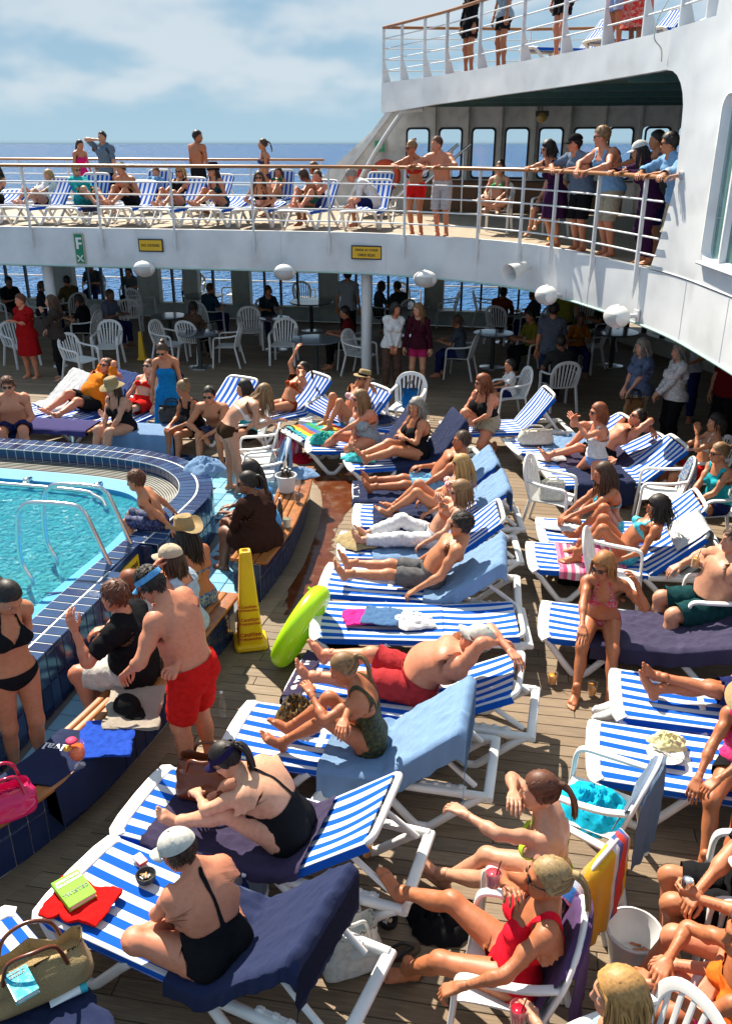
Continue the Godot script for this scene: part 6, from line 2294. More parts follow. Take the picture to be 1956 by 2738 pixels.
# cloth over the back of an armchair
func chair_towel(at: Vector3, turn: float, m: Material, label: String, behind := 0.5, front := 0.4, half := 0.25, seed_ := 1) -> void:
	var o := node("chair_towel", at, deg_to_rad(turn))
	tag(o, label, "towel", "towels on chairs")
	var f := FastNoiseLite.new(); f.frequency = 4.0; f.seed = seed_
	var rows := []
	for a in 25:
		var t := lerpf(-front, behind, a / 24.0)
		var y := 0.915 - absf(t) * 0.95; var z := -0.335 + (0.3 * -t if t < 0.0 else 0.0) + (0.022 if t < 0.0 else -0.03)
		var top := PackedVector3Array(); var low := PackedVector3Array()
		for q in 17:
			var u := q / 16.0 * 2.0 - 1.0
			var e := 0.014 * f.get_noise_2d(u * 2.0, t * 0.6) + 0.012 * sin(u * 14.0 + seed_) * clampf(t * 2.5, 0, 1)
			var drop := -0.12 * pow(absf(u), 3.0) * (1.0 - absf(t)) + 0.02 * f.get_noise_2d(u * 2.0, 9.0)
			var p := Vector3(u * half * (1.0 + 0.12 * f.get_noise_2d(t * 2.0, 3.0)), maxf(0.04, y + drop), z + e + 0.04 * u * u)
			top.append(p + Vector3(0, 0, 0.004)); low.append(p - Vector3(0, 0, 0.004))
		low.reverse(); top.append_array(low); rows.append(top)
	var b := MB.new(); b.loft(rows, true, true)
	put("cloth", b, o, m)
func book(at: Vector3, turn: float, size: Vector3, cover: String, lines: Array, label: String, pic := "") -> void:
	var o := node("book", at, deg_to_rad(turn)); tag(o, label, "book", "books")
	var b := MB.new(); b.box(Vector3(0, size.y * 0.5, 0), Vector3(size.x - 0.008, size.y - 0.006, size.z - 0.008)); put("pages", b, o, mat("paper", Color(0.7, 0.68, 0.62), 0.8))
	for y in [0.002, size.y - 0.002]:
		var c := MB.new(); c.box(Vector3(0, y, 0), Vector3(size.x, 0.004, size.z), Basis.IDENTITY, 0.0015); put("cover", c, o, cloth(pic) if pic else mat("cover " + cover, hue(cover), 0.75))
	var s := MB.new(); s.box(Vector3(-size.x * 0.5, size.y * 0.5, 0), Vector3(0.005, size.y, size.z)); put("spine", s, o, mat("cover " + cover, hue(cover), 0.3))
	for l in lines:
		letters("lettering", l[0], l[1], mat("print " + l[2], hue(l[2]), 0.5), o, Transform3D(Basis(Vector3(1, 0, 0), -PI * 0.5), Vector3(0, size.y + 0.002, l[3])))
# soft bag: rounded body with handles
func bag(called: String, at: Vector3, turn: float, size: Vector3, m: Material, label: String, handles: Material, open := 0.7, seed_ := 1, grip := 0.5) -> void:
	var o := node(called, at, deg_to_rad(turn)); tag(o, label, "bag", "bags")
	var f := FastNoiseLite.new(); f.frequency = 7.0; f.seed = seed_; f.fractal_octaves = 3
	var rows := []
	for a in 13:
		var t := a / 12.0
		var ring := PackedVector3Array()
		var k := [0.8, 0.97, 1.0, 1.0, 0.99, 0.97, 0.94, 0.91, 0.88, 0.85, 0.82, 0.8, 0.78][a] as float
		for q in 32:
			var g := TAU * q / 32.0
			var cx := signf(cos(g)) * pow(absf(cos(g)), 0.55); var cz := signf(sin(g)) * pow(absf(sin(g)), 0.55)
			var p := Vector3(cx * size.x * 0.5 * lerpf(1.0, k, 0.6), t * size.y, cz * size.z * 0.5 * lerpf(k, open * k, t * t))
			var n := f.get_noise_3d(p.x, p.y, p.z)
			ring.append(p + Vector3(cx, 0.5 * t, cz) * n * 0.035 * (0.3 + t))
		rows.append(ring)
	var inner := PackedVector3Array()
	for p in rows[12]: inner.append(Vector3(p.x * 0.9, size.y * 0.7, p.z * 0.9))
	rows.append(inner)
	var b := MB.new(); b.loft(rows, true, true, Vector2.ONE, true)
	put("bag_body", b, o, m)
	for s in [1.0, -1.0]:
		var hb := MB.new()
		hb.tube(Array(curve_pts([Vector3(-size.x * 0.28, size.y * 0.75, s * size.z * 0.3), Vector3(-size.x * 0.2, size.y * (1.0 + grip * 0.7), s * size.z * 0.28), Vector3(0, size.y * (1.0 + grip), s * size.z * 0.34), Vector3(size.x * 0.2, size.y * (1.0 + grip * 0.7), s * size.z * 0.28), Vector3(size.x * 0.28, size.y * 0.75, s * size.z * 0.3)], 5)), 0.011, 7)
		put("handle", hb, o, handles)
func swim_ring(at: Vector3, tilt: Basis) -> void:
	var o := node("swim_ring", at); tag(o, "fluorescent green inflatable swim ring leaning on the empty lounger", "swim ring")
	var b := MB.new(); var path := []
	for k in 48: path.append(tilt * Vector3(cos(TAU * k / 48.0) * 0.32, sin(TAU * k / 48.0) * 0.32, 0))
	b.tube(path, 0.09, 18, true)
	var m := mat("neon_vinyl", Color(0.5, 0.82, 0.015), 0.25)
	m.backlight_enabled = true; m.backlight = Color(0.4, 0.6, 0.05)
	put("ring", b, o, m)
	var s := MB.new(); var p2 := []
	for k in 48: p2.append(tilt * Vector3(cos(TAU * k / 48.0) * 0.23, sin(TAU * k / 48.0) * 0.23, 0.0))
	s.tube(p2, 0.006, 5, true); put("seam", s, o, m)
	var v := MB.new(); v.tube([tilt * Vector3(0.32, 0, 0.1), tilt * Vector3(0.32, 0, 0.13)], 0.012, 8); put("valve", v, o, m)
func cocktail(at: Vector3) -> void:
	var o := node("cocktail_glass", at); tag(o, "orange cocktail in a round stemmed glass on the bench", "cocktail")
	var gl := clear_glass()
	var b := MB.new(); b.lathe(Vector3.ZERO, [[0.04, 0.0], [0.042, 0.004], [0.008, 0.01], [0.008, 0.04], [0.045, 0.07], [0.058, 0.11], [0.05, 0.16], [0.056, 0.19]], 20, false); put("glass", b, o, gl)
	var d := MB.new(); d.lathe(Vector3.ZERO, [[0.01, 0.048], [0.042, 0.072], [0.054, 0.11], [0.047, 0.155], [0.001, 0.156]], 20, false); put("drink", d, o, mat("orange_drink", Color(0.75, 0.12, 0.02), 0.2))
	var f := MB.new(); f.lathe(Vector3(-0.03, 0.2, 0.0), [[0.001, 0.02], [0.035, 0.012], [0.04, 0.0], [0.001, 0.008]], 12, false); put("paper_umbrella", f, o, mat("umbrella_pink", Color(0.7, 0.03, 0.12), 0.6))
	var s := MB.new(); s.lathe(Vector3(-0.045, 0.16, 0.03), [[0.03, 0.0], [0.03, 0.008], [0.001, 0.008]], 14); put("orange_slice", s, o, mat("citrus", Color(0.8, 0.35, 0.02), 0.4))
func plate_set(at: Vector3, turn: float, label: String) -> void:
	var o := node("dinner_plate", at, deg_to_rad(turn)); tag(o, label, "plate")
	var b := MB.new(); b.lathe(Vector3.ZERO, [[0.06, 0.0], [0.075, 0.004], [0.125, 0.018], [0.128, 0.02], [0.122, 0.021], [0.078, 0.009], [0.001, 0.008]], 32, false, 1.0, 1.0); put("plate", b, o, mat("china", Color(0.76, 0.74, 0.66), 0.2))
	for k in 2:
		var q := node(["fork", "knife"][k], at + Vector3(0.01 + 0.03 * k, 0.026, 0.02), deg_to_rad(turn + 30 + 12 * k)); tag(q, ["steel fork lying on the white plate", "steel knife lying on the white plate"][k], ["fork", "knife"][k])
		var c := MB.new(); c.box(Vector3(0, 0, 0.02), Vector3(0.009, 0.003, 0.15), Basis.IDENTITY, 0.001); put("grip", c, q, M_steel)
		var h := MB.new()
		if k == 1: h.box(Vector3(0, 0, -0.09), Vector3(0.016, 0.002, 0.09))
		else:
			h.box(Vector3(0, 0, -0.065), Vector3(0.022, 0.003, 0.03))
			for t in 4: h.box(Vector3(-0.009 + 0.006 * t, 0, -0.1), Vector3(0.003, 0.002, 0.045))
		put(["tines", "blade"][k], h, q, M_steel)
func sneaker(at: Vector3, turn: float, label: String) -> void:
	var o := node("sneaker", at, deg_to_rad(turn)); tag(o, label, "shoe", "white sneakers")
	var rows := []
	for a in 12:
		var t := a / 11.0
		var ring := PackedVector3Array()
		var wd := 0.034 + 0.014 * sin(PI * clampf(t * 1.1, 0, 1)) - (0.02 if a == 11 or a == 0 else 0.0)
		var ht := lerpf(0.095, 0.045, smoothstep(0.35, 0.85, t)) - (0.02 if a == 11 else 0.0)
		for q in 14:
			var g := TAU * q / 14.0
			ring.append(Vector3(cos(g) * wd, 0.012 + ht * 0.5 + sin(g) * ht * 0.5, -0.13 + 0.27 * t))
		rows.append(ring)
	var b := MB.new(); b.loft(rows, true, true); put("upper", b, o, mat("sneaker_white", Color(0.7, 0.7, 0.7), 0.6, "cloth"))
	var ol := PackedVector2Array()
	for q in 20: ol.append(Vector2(0.049 * cos(TAU * q / 20.0), 0.145 * sin(TAU * q / 20.0)))
	var s := MB.new(); s.slab(ol, Vector3(0, 0.012, 0.005), Vector3(1, 0, 0), Vector3(0, 0, -1), 0.022); put("sole", s, o, mat("sneaker_sole", Color(0.6, 0.6, 0.6), 0.7))
	var lc := MB.new()
	for k in 4: lc.tube([Vector3(-0.025, 0.085 - 0.008 * k, 0.0 + 0.022 * k), Vector3(0, 0.1 - 0.012 * k, 0.0 + 0.022 * k), Vector3(0.025, 0.085 - 0.008 * k, 0.0 + 0.022 * k)], 0.004, 5)
	put("lace", lc, o, mat("lace", Color(0.5, 0.5, 0.52), 0.8))
func cap_left(at: Vector3, turn: float) -> void:
	var o := node("baseball_cap", at, deg_to_rad(turn)); tag(o, "black cap lying on the beige towel", "cap")
	var hx := Transform3D(Basis.IDENTITY, Vector3(0, -1.66, 0))
	hat(o, "cap", "0.012,0.012,0.012", hx, "")
func puddle(called: String, pts: Array, y: float, label: String, sd: int) -> void:
	var o := node(called); tag(o, label, "puddle", "wet patches on the deck")
	var ol := PackedVector2Array(); var f := FastNoiseLite.new(); f.frequency = 5.0; f.seed = sd; f.fractal_octaves = 3
	var k := pts.size()
	for a in k:
		for q in 10:
			var p: Vector2 = (pts[a] as Vector2).cubic_interpolate(pts[(a + 1) % k], pts[(a + k - 1) % k], pts[(a + 2) % k], q / 10.0)
			ol.append(p + Vector2(f.get_noise_2d(p.x, p.y), f.get_noise_2d(p.x + 50.0, p.y)) * 0.09)
	var b := MB.new(); b.slab(ol, Vector3(0, y, 0), Vector3(1, 0, 0), Vector3(0, 0, 1), 0.003)
	var m := mat("wet_film", Color(0.16, 0.04, 0.012), 0.1)
	m.transparency = BaseMaterial3D.TRANSPARENCY_ALPHA
	m.albedo_texture = noise_tex("film", 0.02, [[0.0, Color(1, 1, 1, 0.1)], [0.45, Color(1, 1, 1, 0.5)], [1.0, Color(0.8, 0.8, 0.8, 0.8)]], 256, 4)
	m.uv1_triplanar = true; m.uv1_world_triplanar = true; m.uv1_scale = Vector3.ONE * 0.7
	put("film", b, o, m)
func pack(called: String, at: Vector3, turn: float, size: Vector3, cols: Array, label: String, cat: String) -> void:
	var o := node(called, at, deg_to_rad(turn)); tag(o, label, cat)
	var n := cols.size()
	for k in n:
		var b := MB.new(); b.box(Vector3(0, size.y * 0.5, (k + 0.5 - n * 0.5) * size.z / n), Vector3(size.x, size.y, size.z / n), Basis.IDENTITY, 0.001)
		put(["box", "lid", "panel", "strip"][k], b, o, mat("pack " + cols[k], hue(cols[k]), 0.35))
func tube_of_cream(at: Vector3, turn: float) -> void:
	var o := node("sunscreen_tube", at, deg_to_rad(turn)); tag(o, "white sunscreen tube with turquoise cap on navy towel", "tube")
	var rows := []
	for a in 8:
		var t := a / 7.0; var ring := PackedVector3Array()
		for q in 14: ring.append(Vector3(cos(TAU * q / 14.0) * lerpf(0.032, 0.022, t), 0.022 + sin(TAU * q / 14.0) * lerpf(0.002, 0.02, t), lerpf(-0.09, 0.06, t)))
		rows.append(ring)
	var b := MB.new(); b.loft(rows, true, true); put("tube", b, o, mat("tube_white", Color(0.72, 0.74, 0.74), 0.3))
	var c := MB.new(); c.tube([Vector3(0, 0.022, 0.06), Vector3(0, 0.022, 0.095)], 0.022, 14); put("cap", c, o, mat("cap_teal", Color(0.02, 0.35, 0.42), 0.35))
func leather() -> StandardMaterial3D:
	return mat("brown_leather", Color(0.14, 0.032, 0.01), 0.28, "mottle")
func stripe_image(key: String, cols: Array, scale: float) -> StandardMaterial3D:
	if mats.has(key): return mats[key]
	var im := Image.create(cols.size() * 8, 8, false, Image.FORMAT_RGB8)
	for k in cols.size(): im.fill_rect(Rect2i(k * 8, 0, 8, 8), lin(cols[k].r, cols[k].g, cols[k].b))
	var m := image_mat(key, im, 0.9)
	m.uv1_triplanar = true; m.uv1_scale = Vector3.ONE * scale
	m.normal_enabled = true; m.normal_texture = noise_tex("pile_n", 0.2, [], 512, 3, FastNoiseLite.TYPE_SIMPLEX_SMOOTH, 9.0, 7)
	return m
func stripes_pink() -> StandardMaterial3D:
	return stripe_image("pink_stripes", [Color(0.7, 0.1, 0.25), Color(0.72, 0.6, 0.62), Color(0.75, 0.25, 0.4), Color(0.7, 0.06, 0.2), Color(0.72, 0.62, 0.64)], 5.0)
func stripes_yellow() -> StandardMaterial3D:
	var y := Color(0.75, 0.45, 0.01)
	return stripe_image("yellow_stripes", [y, y, y, y, Color(0.7, 0.7, 0.7), Color(0.02, 0.12, 0.4), Color(0.65, 0.04, 0.02), Color(0.02, 0.12, 0.4), Color(0.7, 0.7, 0.7), y], 1.9)
func rainbow() -> StandardMaterial3D:
	return stripe_image("rainbow_stripes", [Color(0.02, 0.35, 0.1), Color(0.02, 0.4, 0.45), Color(0.7, 0.5, 0.02), Color(0.65, 0.1, 0.02), Color(0.02, 0.15, 0.5)], 2.2)
func bench_towel(x0: float, x1: float, m: Material, label: String, sd: int, hang: float) -> void:
	var o := node("bench_towel", Vector3((x0 + x1) * 0.5, 0, -11.45)); tag(o, label, "towel", "towels on benches")
	var f := FastNoiseLite.new(); f.frequency = 3.0; f.seed = sd
	var rows := []
	var prof := [[-0.26, 0.3], [-0.262, 0.44], [-0.24, 0.482], [-0.1, 0.484], [0.1, 0.484], [0.24, 0.484], [0.268, 0.46], [0.275, lerpf(0.46, hang, 0.33)], [0.282, lerpf(0.46, hang, 0.66)], [0.29, hang]]
	for a in 31:
		var t := a / 30.0
		var top := PackedVector3Array(); var low := PackedVector3Array()
		for k in prof.size():
			var x := lerpf(x0, x1, t) - (x0 + x1) * 0.5
			var e := 0.02 * f.get_noise_2d(x * 2.5, 4.0) * float(k > 6) + 0.012 * sin(x * 19.0 + sd) * float(k > 6)
			var yy: float = prof[k][1] + (0.008 * maxf(0.0, f.get_noise_2d(x * 2.0, k * 0.4)) if k < 7 else 0.04 * f.get_noise_2d(x * 1.3, 8.0))
			top.append(Vector3(x, yy + 0.006, prof[k][0] + e + 0.004)); low.append(Vector3(x, yy, prof[k][0] + e - 0.003))
		low.reverse(); top.append_array(low); rows.append(top)
	var b := MB.new(); b.loft(rows, true, true); put("cloth", b, o, m)
func bench_drape() -> void:
	var o := node("lettered_towel"); tag(o, "navy towel with white lettering draped across the near bench", "towel", "towels on benches")
	var rows := []
	var z0 := -4.62; var z1 := -4.05
	for a in 13:
		var z := lerpf(z0, z1, a / 12.0)
		var xo := bench_x(z)
		var top := PackedVector3Array(); var low := PackedVector3Array()
		for p in [[-0.44, 0.3], [-0.43, 0.42], [-0.4, 0.492], [-0.3, 0.493], [-0.15, 0.493], [-0.02, 0.492], [0.022, 0.46], [0.026, 0.3], [0.03, 0.22], [0.034, 0.16]]:
			var e := 0.008 * sin(z * 31.0 + p[1] * 5.0) * float(p[1] < 0.4)
			top.append(Vector3(xo + p[0] + e, p[1] + 0.004, z)); low.append(Vector3(xo + p[0] + e - 0.005, p[1] - 0.003, z))
		low.reverse(); top.append_array(low); rows.append(top)
	var b := MB.new(); b.loft(rows, true, true)
	var cl := put("cloth", b, o, terry("0.008,0.02,0.09"))
	letters("lettering", "Carnival", 0.085, mat("sign_white"), cl, Transform3D(Basis(Vector3(-1, 0, 0), Vector3(0, 0, 1), Vector3(0, 1, 0)), Vector3(bench_x(-4.4) - 0.2, 0.4985, -4.42)), "Droid Serif")
func drink_can(at: Vector3) -> void:
	var o := node("drinks_can", at); tag(o, "silver drinks can held by the seated man", "can")
	var b := MB.new(); b.lathe(Vector3.ZERO, [[0.026, 0.0], [0.033, 0.01], [0.033, 0.105], [0.027, 0.118], [0.025, 0.114], [0.001, 0.114]], 18, false); put("can", b, o, M_steel)
func place_all() -> void:
	lounger(Vector3(-2.88,0.01,-11.51),10.7,58.0,"lounger with steep navy covered backrest under the seated woman in patterned swimsuit","striped loungers")
	lounger(Vector3(-2.19,0.01,-10.85),20.2,56.0,"lounger of the smiling woman in black swimsuit, navy towel over its backrest","striped loungers")
	lounger(Vector3(-1.86,0.01,-9.78),11.6,42.0,"lounger of the man in pale blue board shorts, navy towel over its foot","striped loungers")
	lounger(Vector3(-1.72,0.01,-9.07),8.8,40.0,"lounger of the blonde woman in red and white bikini top","striped loungers")
	lounger(Vector3(-1.73,0.01,-8.26),7.8,40.0,"lounger of the woman in rolled white trousers","striped loungers")
	lounger(Vector3(-1.73,0.01,-7.47),2.1,38.0,"lounger of the man in grey swim shorts","striped loungers")
	lounger(Vector3(-1.64,0.01,-6.66),7.1,5.0,"flat empty lounger with denim and pink clothes beside the green swim ring","striped loungers")
	lounger(Vector3(-1.58,0.01,-5.74),-3.8,28.0,"lounger of the man in brick red shorts, purple towel over its foot","striped loungers")
	lounger(Vector3(-1.87,0.01,-5.01),-2.6,42.0,"lounger with pale blue towel over its backrest under the woman in leaf print swimsuit","striped loungers")
	lounger(Vector3(-2.26,0.01,-4.18),-8.2,38.0,"lounger of the woman with dark headband, brown leather bag at its foot","striped loungers")
	lounger(Vector3(-2.37,0.01,-3.50),-15.0,44.0,"lounger with green book and ashtray under the woman in white cap","striped loungers")
	lounger(Vector3(-2.80,0.01,-2.93),-33.0,8.0,"cropped lounger at the lower left corner under a straw bag","striped loungers")
	lounger(Vector3(-1.01,0.01,-12.60),15.7,52.0,"lounger with bare striped backrest behind the red haired woman","striped loungers")
	lounger(Vector3(-0.01,0.01,-11.91),19.9,28.0,"lounger with white canvas bag and pale blue towel on it","striped loungers")
	lounger(Vector3(0.31,0.01,-11.35),12.5,26.0,"lounger of the man lying with hands behind his head","striped loungers")
	lounger(Vector3(0.51,0.01,-10.75),14.8,40.0,"lounger with navy towel under the kneeling clapping woman","striped loungers")
	lounger(Vector3(0.39,0.01,-9.03),3.6,42.0,"lounger of the tanned woman reaching forward in blue bikini","striped loungers")
	lounger(Vector3(0.28,0.01,-8.34),3.1,42.0,"lounger with pink striped towel under the short haired woman","striped loungers")
	lounger(Vector3(0.40,0.01,-7.03),-3.2,14.0,"lounger half covered by a rumpled purple towel","striped loungers")
	lounger(Vector3(0.94,0.01,-5.96),-2.6,25.0,"lounger with only crossed bare legs lying on it","striped loungers")
	lounger(Vector3(0.72,0.01,-5.22),-3.7,20.0,"lounger with a white plate and yellow napkin on it","striped loungers")
	lounger(Vector3(-7.20,0.01,-11.75),62.0,42.0,"lounger of the man in orange shirt beyond the pool","loungers beyond the pool")
	lounger(Vector3(-6.15,0.01,-11.75),78.0,48.0,"lounger of the woman in red bikini and skirt, draped in navy","loungers beyond the pool")
	lounger(Vector3(-5.00,0.01,-11.90),72.0,35.0,"lounger with white cloth on its foot beside the blue dress","loungers beyond the pool")
	lounger(Vector3(-4.27,0.01,-12.38),47.8,45.0,"lounger of the woman in rust bikini with arm raised","loungers beyond the pool")
	lounger(Vector3(-3.27,0.01,-11.86),42.2,46.0,"lounger with rainbow towel under the woman in straw boater","loungers beyond the pool")
	lounger(Vector3(-8.15,0.01,-11.80),55.0,40.0,"lounger with plain white towel beside the orange shirt","loungers beyond the pool")
	lounger(Vector3(-1.35,0.01,-12.60),170.0,20.0,"low lounger heaped with navy cloths near the steep backrest","loungers beyond the pool")
	chair(Vector3(-1.70,0.02,-13.42),-8.0,"white slatted armchair with blue bag, facing the pool behind the navy backrest","white plastic armchairs")
	chair(Vector3(-3.37,0.02,-10.56),-78.0,"white armchair between the bending girl and the bench","white plastic armchairs")
	chair(Vector3(-3.09,0.02,-9.95),-72.0,"white armchair with pale blue towel over back and seat by the drinks bucket","white plastic armchairs")
	chair(Vector3(0.53,0.02,-9.84),75.0,"white armchair seen from its back with white bag and sneakers on the seat","white plastic armchairs")
	chair(Vector3(1.83,0.02,-10.19),-95.0,"white armchair with flowered turquoise sarong over its back","white plastic armchairs")
	chair(Vector3(2.40,0.02,-9.79),-80.0,"white armchair of the woman in turquoise halter top","white plastic armchairs")
	chair(Vector3(1.09,0.02,-7.79),80.0,"white armchair seen from behind beside the pink towel","white plastic armchairs")
	chair(Vector3(1.90,0.02,-7.29),-95.0,"white armchair of the man in dark green shorts","white plastic armchairs")
	chair(Vector3(0.69,0.02,-4.51),-112.0,"white armchair with bright turquoise cloth and grey blue towel","white plastic armchairs")
	chair(Vector3(0.36,0.02,-3.81),-122.0,"white armchair with yellow striped towel under the lime bikini girl","white plastic armchairs")
	chair(Vector3(0.18,0.02,-3.22),-98.0,"white armchair with purple towel under the woman in red swimsuit","white plastic armchairs")
	chair(Vector3(0.73,0.02,-2.64),-60.0,"white armchair under the blonde woman at the bottom edge","white plastic armchairs")
	chair(Vector3(1.37,0.02,-3.02),-70.0,"white armchair of the woman in orange top","white plastic armchairs")
	chair(Vector3(1.54,0.02,-3.91),-95.0,"white armchair of the man holding a can","white plastic armchairs")
	P("standing woman in black string bikini with arms behind her back","f 0.95 tan 0 55 2 6",[-328,100,-454,-336,104,-467,-344,108,-459,-320,18,-457,-336,18,-447],"bikini 0 BLACK bikini_top|brief 0 BLACK bikini_bottom","pony H_DARK",{"hp":36.0,"hy":10.0,"fat":0.150,"elbows":[5,-20,-94,-87,-20,37]})
	P("seated man in black shirt gesturing with one raised finger","m 1 red 0 -92 -5 16",[-278,58,-535,-310,102,-509,-313,74,-560,-305,19,-512,-295,19,-520],"tee 0.22 BLACK shirt|shorts 0.55 0.62,0.6,0.55 shorts","short H_AUB",{"sq":0.07,"hp":8.0,"hy":0.0,"fat":0.750,"elbows":[-12,-100,60,33,-50,-79],"palm":[3,10,-100,0,-100,0],"point":[-25,100,-1,0,0,0],"curl":[0.35,0.50]})
	P("standing man in red shorts and blue visor pointing downwards","m 1 red 0 -100 8 22",[-213,92,-491,-251,98,-471,-216,105,-473,-220,8,-480,-209,8,-503],"shorts 0.56 RED swim_shorts","short H_DARK",{"hp":38.0,"hy":0.0,"fat":0.750,"elbows":[6,-50,82,85,-20,-76],"palm":[0,-100,0,-17,-20,98],"curl":[0.60,0.90],"hat":["visor","0.12,0.38,0.72"]})
	P("woman in dark brown cover-up seated on the bench with glasses","f 0.95 brown 0 -118 2 18",[-252,57,-790,-290,68,-799,-283,70,-813,-297,17,-796,-289,17,-816],"tee 0.3 BROWN cover_up|skirt 0.62 BROWN skirt","pony H_DARK",{"sq":0.07,"hp":8.0,"hy":35.0,"fat":1.30,"shades":true})
	P("woman in pale blue top hidden behind the brown cover-up","f 0.95 brown 1 -95 0 22",[-260,57,-828,-299,67,-821,-297,69,-837,-303,17,-820,-304,17,-837],"tee 0.2 0.1,0.33,0.68 top|shorts 0.6 BLACK shorts","long H_DARK",{"sq":0.07,"fat":0.50})
	P("bare shouldered woman in straw cowboy hat facing the pool","f 0.95 deep 0 -120 2 16",[-272,57,-658,-310,68,-668,-304,68,-683,-315,17,-664,-306,17,-689],"bikini 0 print:floral_blue bikini_top|brief 0 print:floral_blue bikini_bottom","long H_DARK",{"sq":0.07,"hp":10.0,"hat":["cowboy","straw"]})
	P("woman in beige cap and sleeveless pale grey top","f 0.95 red 0 -100 2 16",[-264,57,-610,-286,110,-602,-302,65,-627,-305,17,-605,-307,17,-628],"tank 0.93 0.42,0.5,0.6 top|shorts 0.65 NAVY shorts","bob H_BROWN",{"sq":0.07,"hp":6.0,"hy":5.0,"elbows":[-46,-100,32,42,-40,-64],"hat":["cap","0.56,0.45,0.32"]})
	P("child with reddish hair half hidden beside the blue visor","f 0.75 light 1 -95 0 12",[-295,55,-585,-326,60,-578,-324,60,-598,-332,17,-578,-330,17,-598],"tee 0.2 WHITE shirt|shorts 0.55 NAVY shorts","bob H_RED",{"sq":0.07})
	P("boy in navy patterned trunks crouching on the pool edge","m 0.74 tan 0 -78 10 32",[-358,74,-775,-339,70,-765,-352,70,-807,-381,47,-760,-382,47,-780],"shorts 0.5 print:board trunks","short H_AUB",{"sq":0.07,"hp":10.0,"elbows":[104,0,9,92,0,-50],"knees":[-57,100,22,-61,100,3],"palm":[0,-100,0,0,-100,0],"curl":[0.10,0.10]})
	P("girl in white and brown bikini bending over the white chair","f 0.95 light 0 128 22 62",[-356,100,-1012,-301,75,-1079,-299,110,-1021,-363,19,-1018,-346,19,-1008],"bikini 0 WHITE bikini_top|brief 0 0.05,0.025,0.012 bikini_bottom","long H_DBL",{"hp":50.0,"hy":10.0,"elbows":[-18,-100,-24,18,-100,24]})
	P("man with mirrored blue sunglasses leaning forward on the far bench","m 1 tan 1 2 8 38",[-420,57,-1140,-421,59,-1098,-429,59,-1100,-403,17,-1103,-435,17,-1099],"shorts 0.55 print:board swim_shorts","crop H_DARK",{"sq":0.07,"hp":8.0,"elbows":[81,-50,27,-79,-50,33],"shades":true})
	P("woman with hair tied up in black top seated on pale blue towels","f 0.95 deep 1 -35 4 22",[-455,57,-1145,-472,63,-1113,-484,63,-1121,-470,15,-1106,-487,15,-1116],"tank 0.95 BLACK top|shorts 0.7 BLACK shorts","bun H_DBL",{"sq":0.07,"hp":8.0,"hy":-60.0})
	P("standing woman in bright blue strapless dress among the loungers","f 0.95 tan 1 15 0 2",[-520,88,-1210,-496,80,-1211,-543,80,-1199,-509,8,-1213,-531,8,-1207],"tube 0.9 0.01,0.2,0.5 bodice|gown 0.32 0.01,0.2,0.5 skirt","bun H_BROWN",{"hp":26.0,"hy":-15.0,"shades":true},"standing figures")
	P("woman in wide straw hat and black strapless swimsuit on far bench","f 0.95 light 0 -22 2 18",[-562,56,-1135,-570,54,-1102,-580,52,-1103,-574,20,-1086,-590,20,-1090],"suit 0 BLACK swimsuit","bob H_BROWN",{"sq":0.07,"hp":10.0,"hy":-15.0,"fat":0.70,"elbows":[93,-20,37,-93,-20,-37],"hat":["straw","straw"],"shades":true})
	P("heavy bare chested man in navy shorts at the left edge","m 1 red 0 25 4 18",[-720,56,-1110,-697,56,-1090,-719,58,-1071,-689,16,-1081,-720,16,-1063],"shorts 0.55 NAVY swim_shorts","short H_AUB",{"sq":0.07,"hp":6.0,"hy":0.0,"fat":1.10,"shades":true})
	P("man in orange shirt reclining with hands behind his head","m 1 red 1 -28 -21 -45",[-673,50,-1263,-660,93,-1305,-646,93,-1297,-694,48,-1186,-724,48,-1211],"tee 0.22 ORANGE shirt|shorts 0.55 BLACK shorts","short H_AUB",{"sq":0.07,"hp":-21.60,"fat":0.90,"elbows":[74,50,73,-102,50,-20],"soles":[22.0,22.0],"shades":true})
	P("woman in red bikini top and red skirt on navy towel","f 0.95 pale 1 -12 -18 -38",[-594,50,-1273,-567,48,-1257,-626,48,-1269,-601,47,-1192,-621,47,-1197],"bikini 0 RED bikini_top|skirt 0.6 RED skirt","pony H_AUB",{"sq":0.07,"hp":-18.0,"soles":[22.0,22.0],"shades":true})
	P("woman in rust coloured bikini shielding her face","f 0.95 tan 1 -42 -20 -42",[-360,50,-1312,-338,100,-1319,-355,125,-1355,-406,47,-1246,-421,47,-1259],"bikini 0 0.35,0.05,0.012 bikini_top|brief 0 0.35,0.05,0.012 bikini_bottom","pony H_DARK",{"sq":0.07,"hp":-20.250,"elbows":[11,20,77,-65,100,-18],"soles":[22.0,22.0],"shades":true})
	P("woman in multicoloured bikini and straw boater with knees raised","f 0.95 tan 1 -47 -17 -36",[-249,50,-1257,-229,95,-1286,-218,95,-1274,-272,45,-1220,-282,45,-1243],"bikini 0 print:multi bikini_top|brief 0 print:multi bikini_bottom","short H_BROWN",{"sq":0.07,"hp":-17.10,"elbows":[45,50,94,-89,50,-54],"knees":[-8,100,21,-22,100,6],"soles":[0.0,0.0],"hat":["boater","straw","BLACK"],"shades":true})
	P("woman in grey patterned swimsuit sitting sideways on a lounger","f 0.95 red 0 -45 0 18",[-202,51,-1155,-239,62,-1134,-218,50,-1114,-215,9,-1136,-272,30,-1144],"suit 0.06 print:paisley swimsuit","long H_DBL",{"sq":0.07,"hp":6.0,"hy":-18.0,"fat":1.0,"elbows":[78,-30,64,-57,-30,-85],"shades":true})
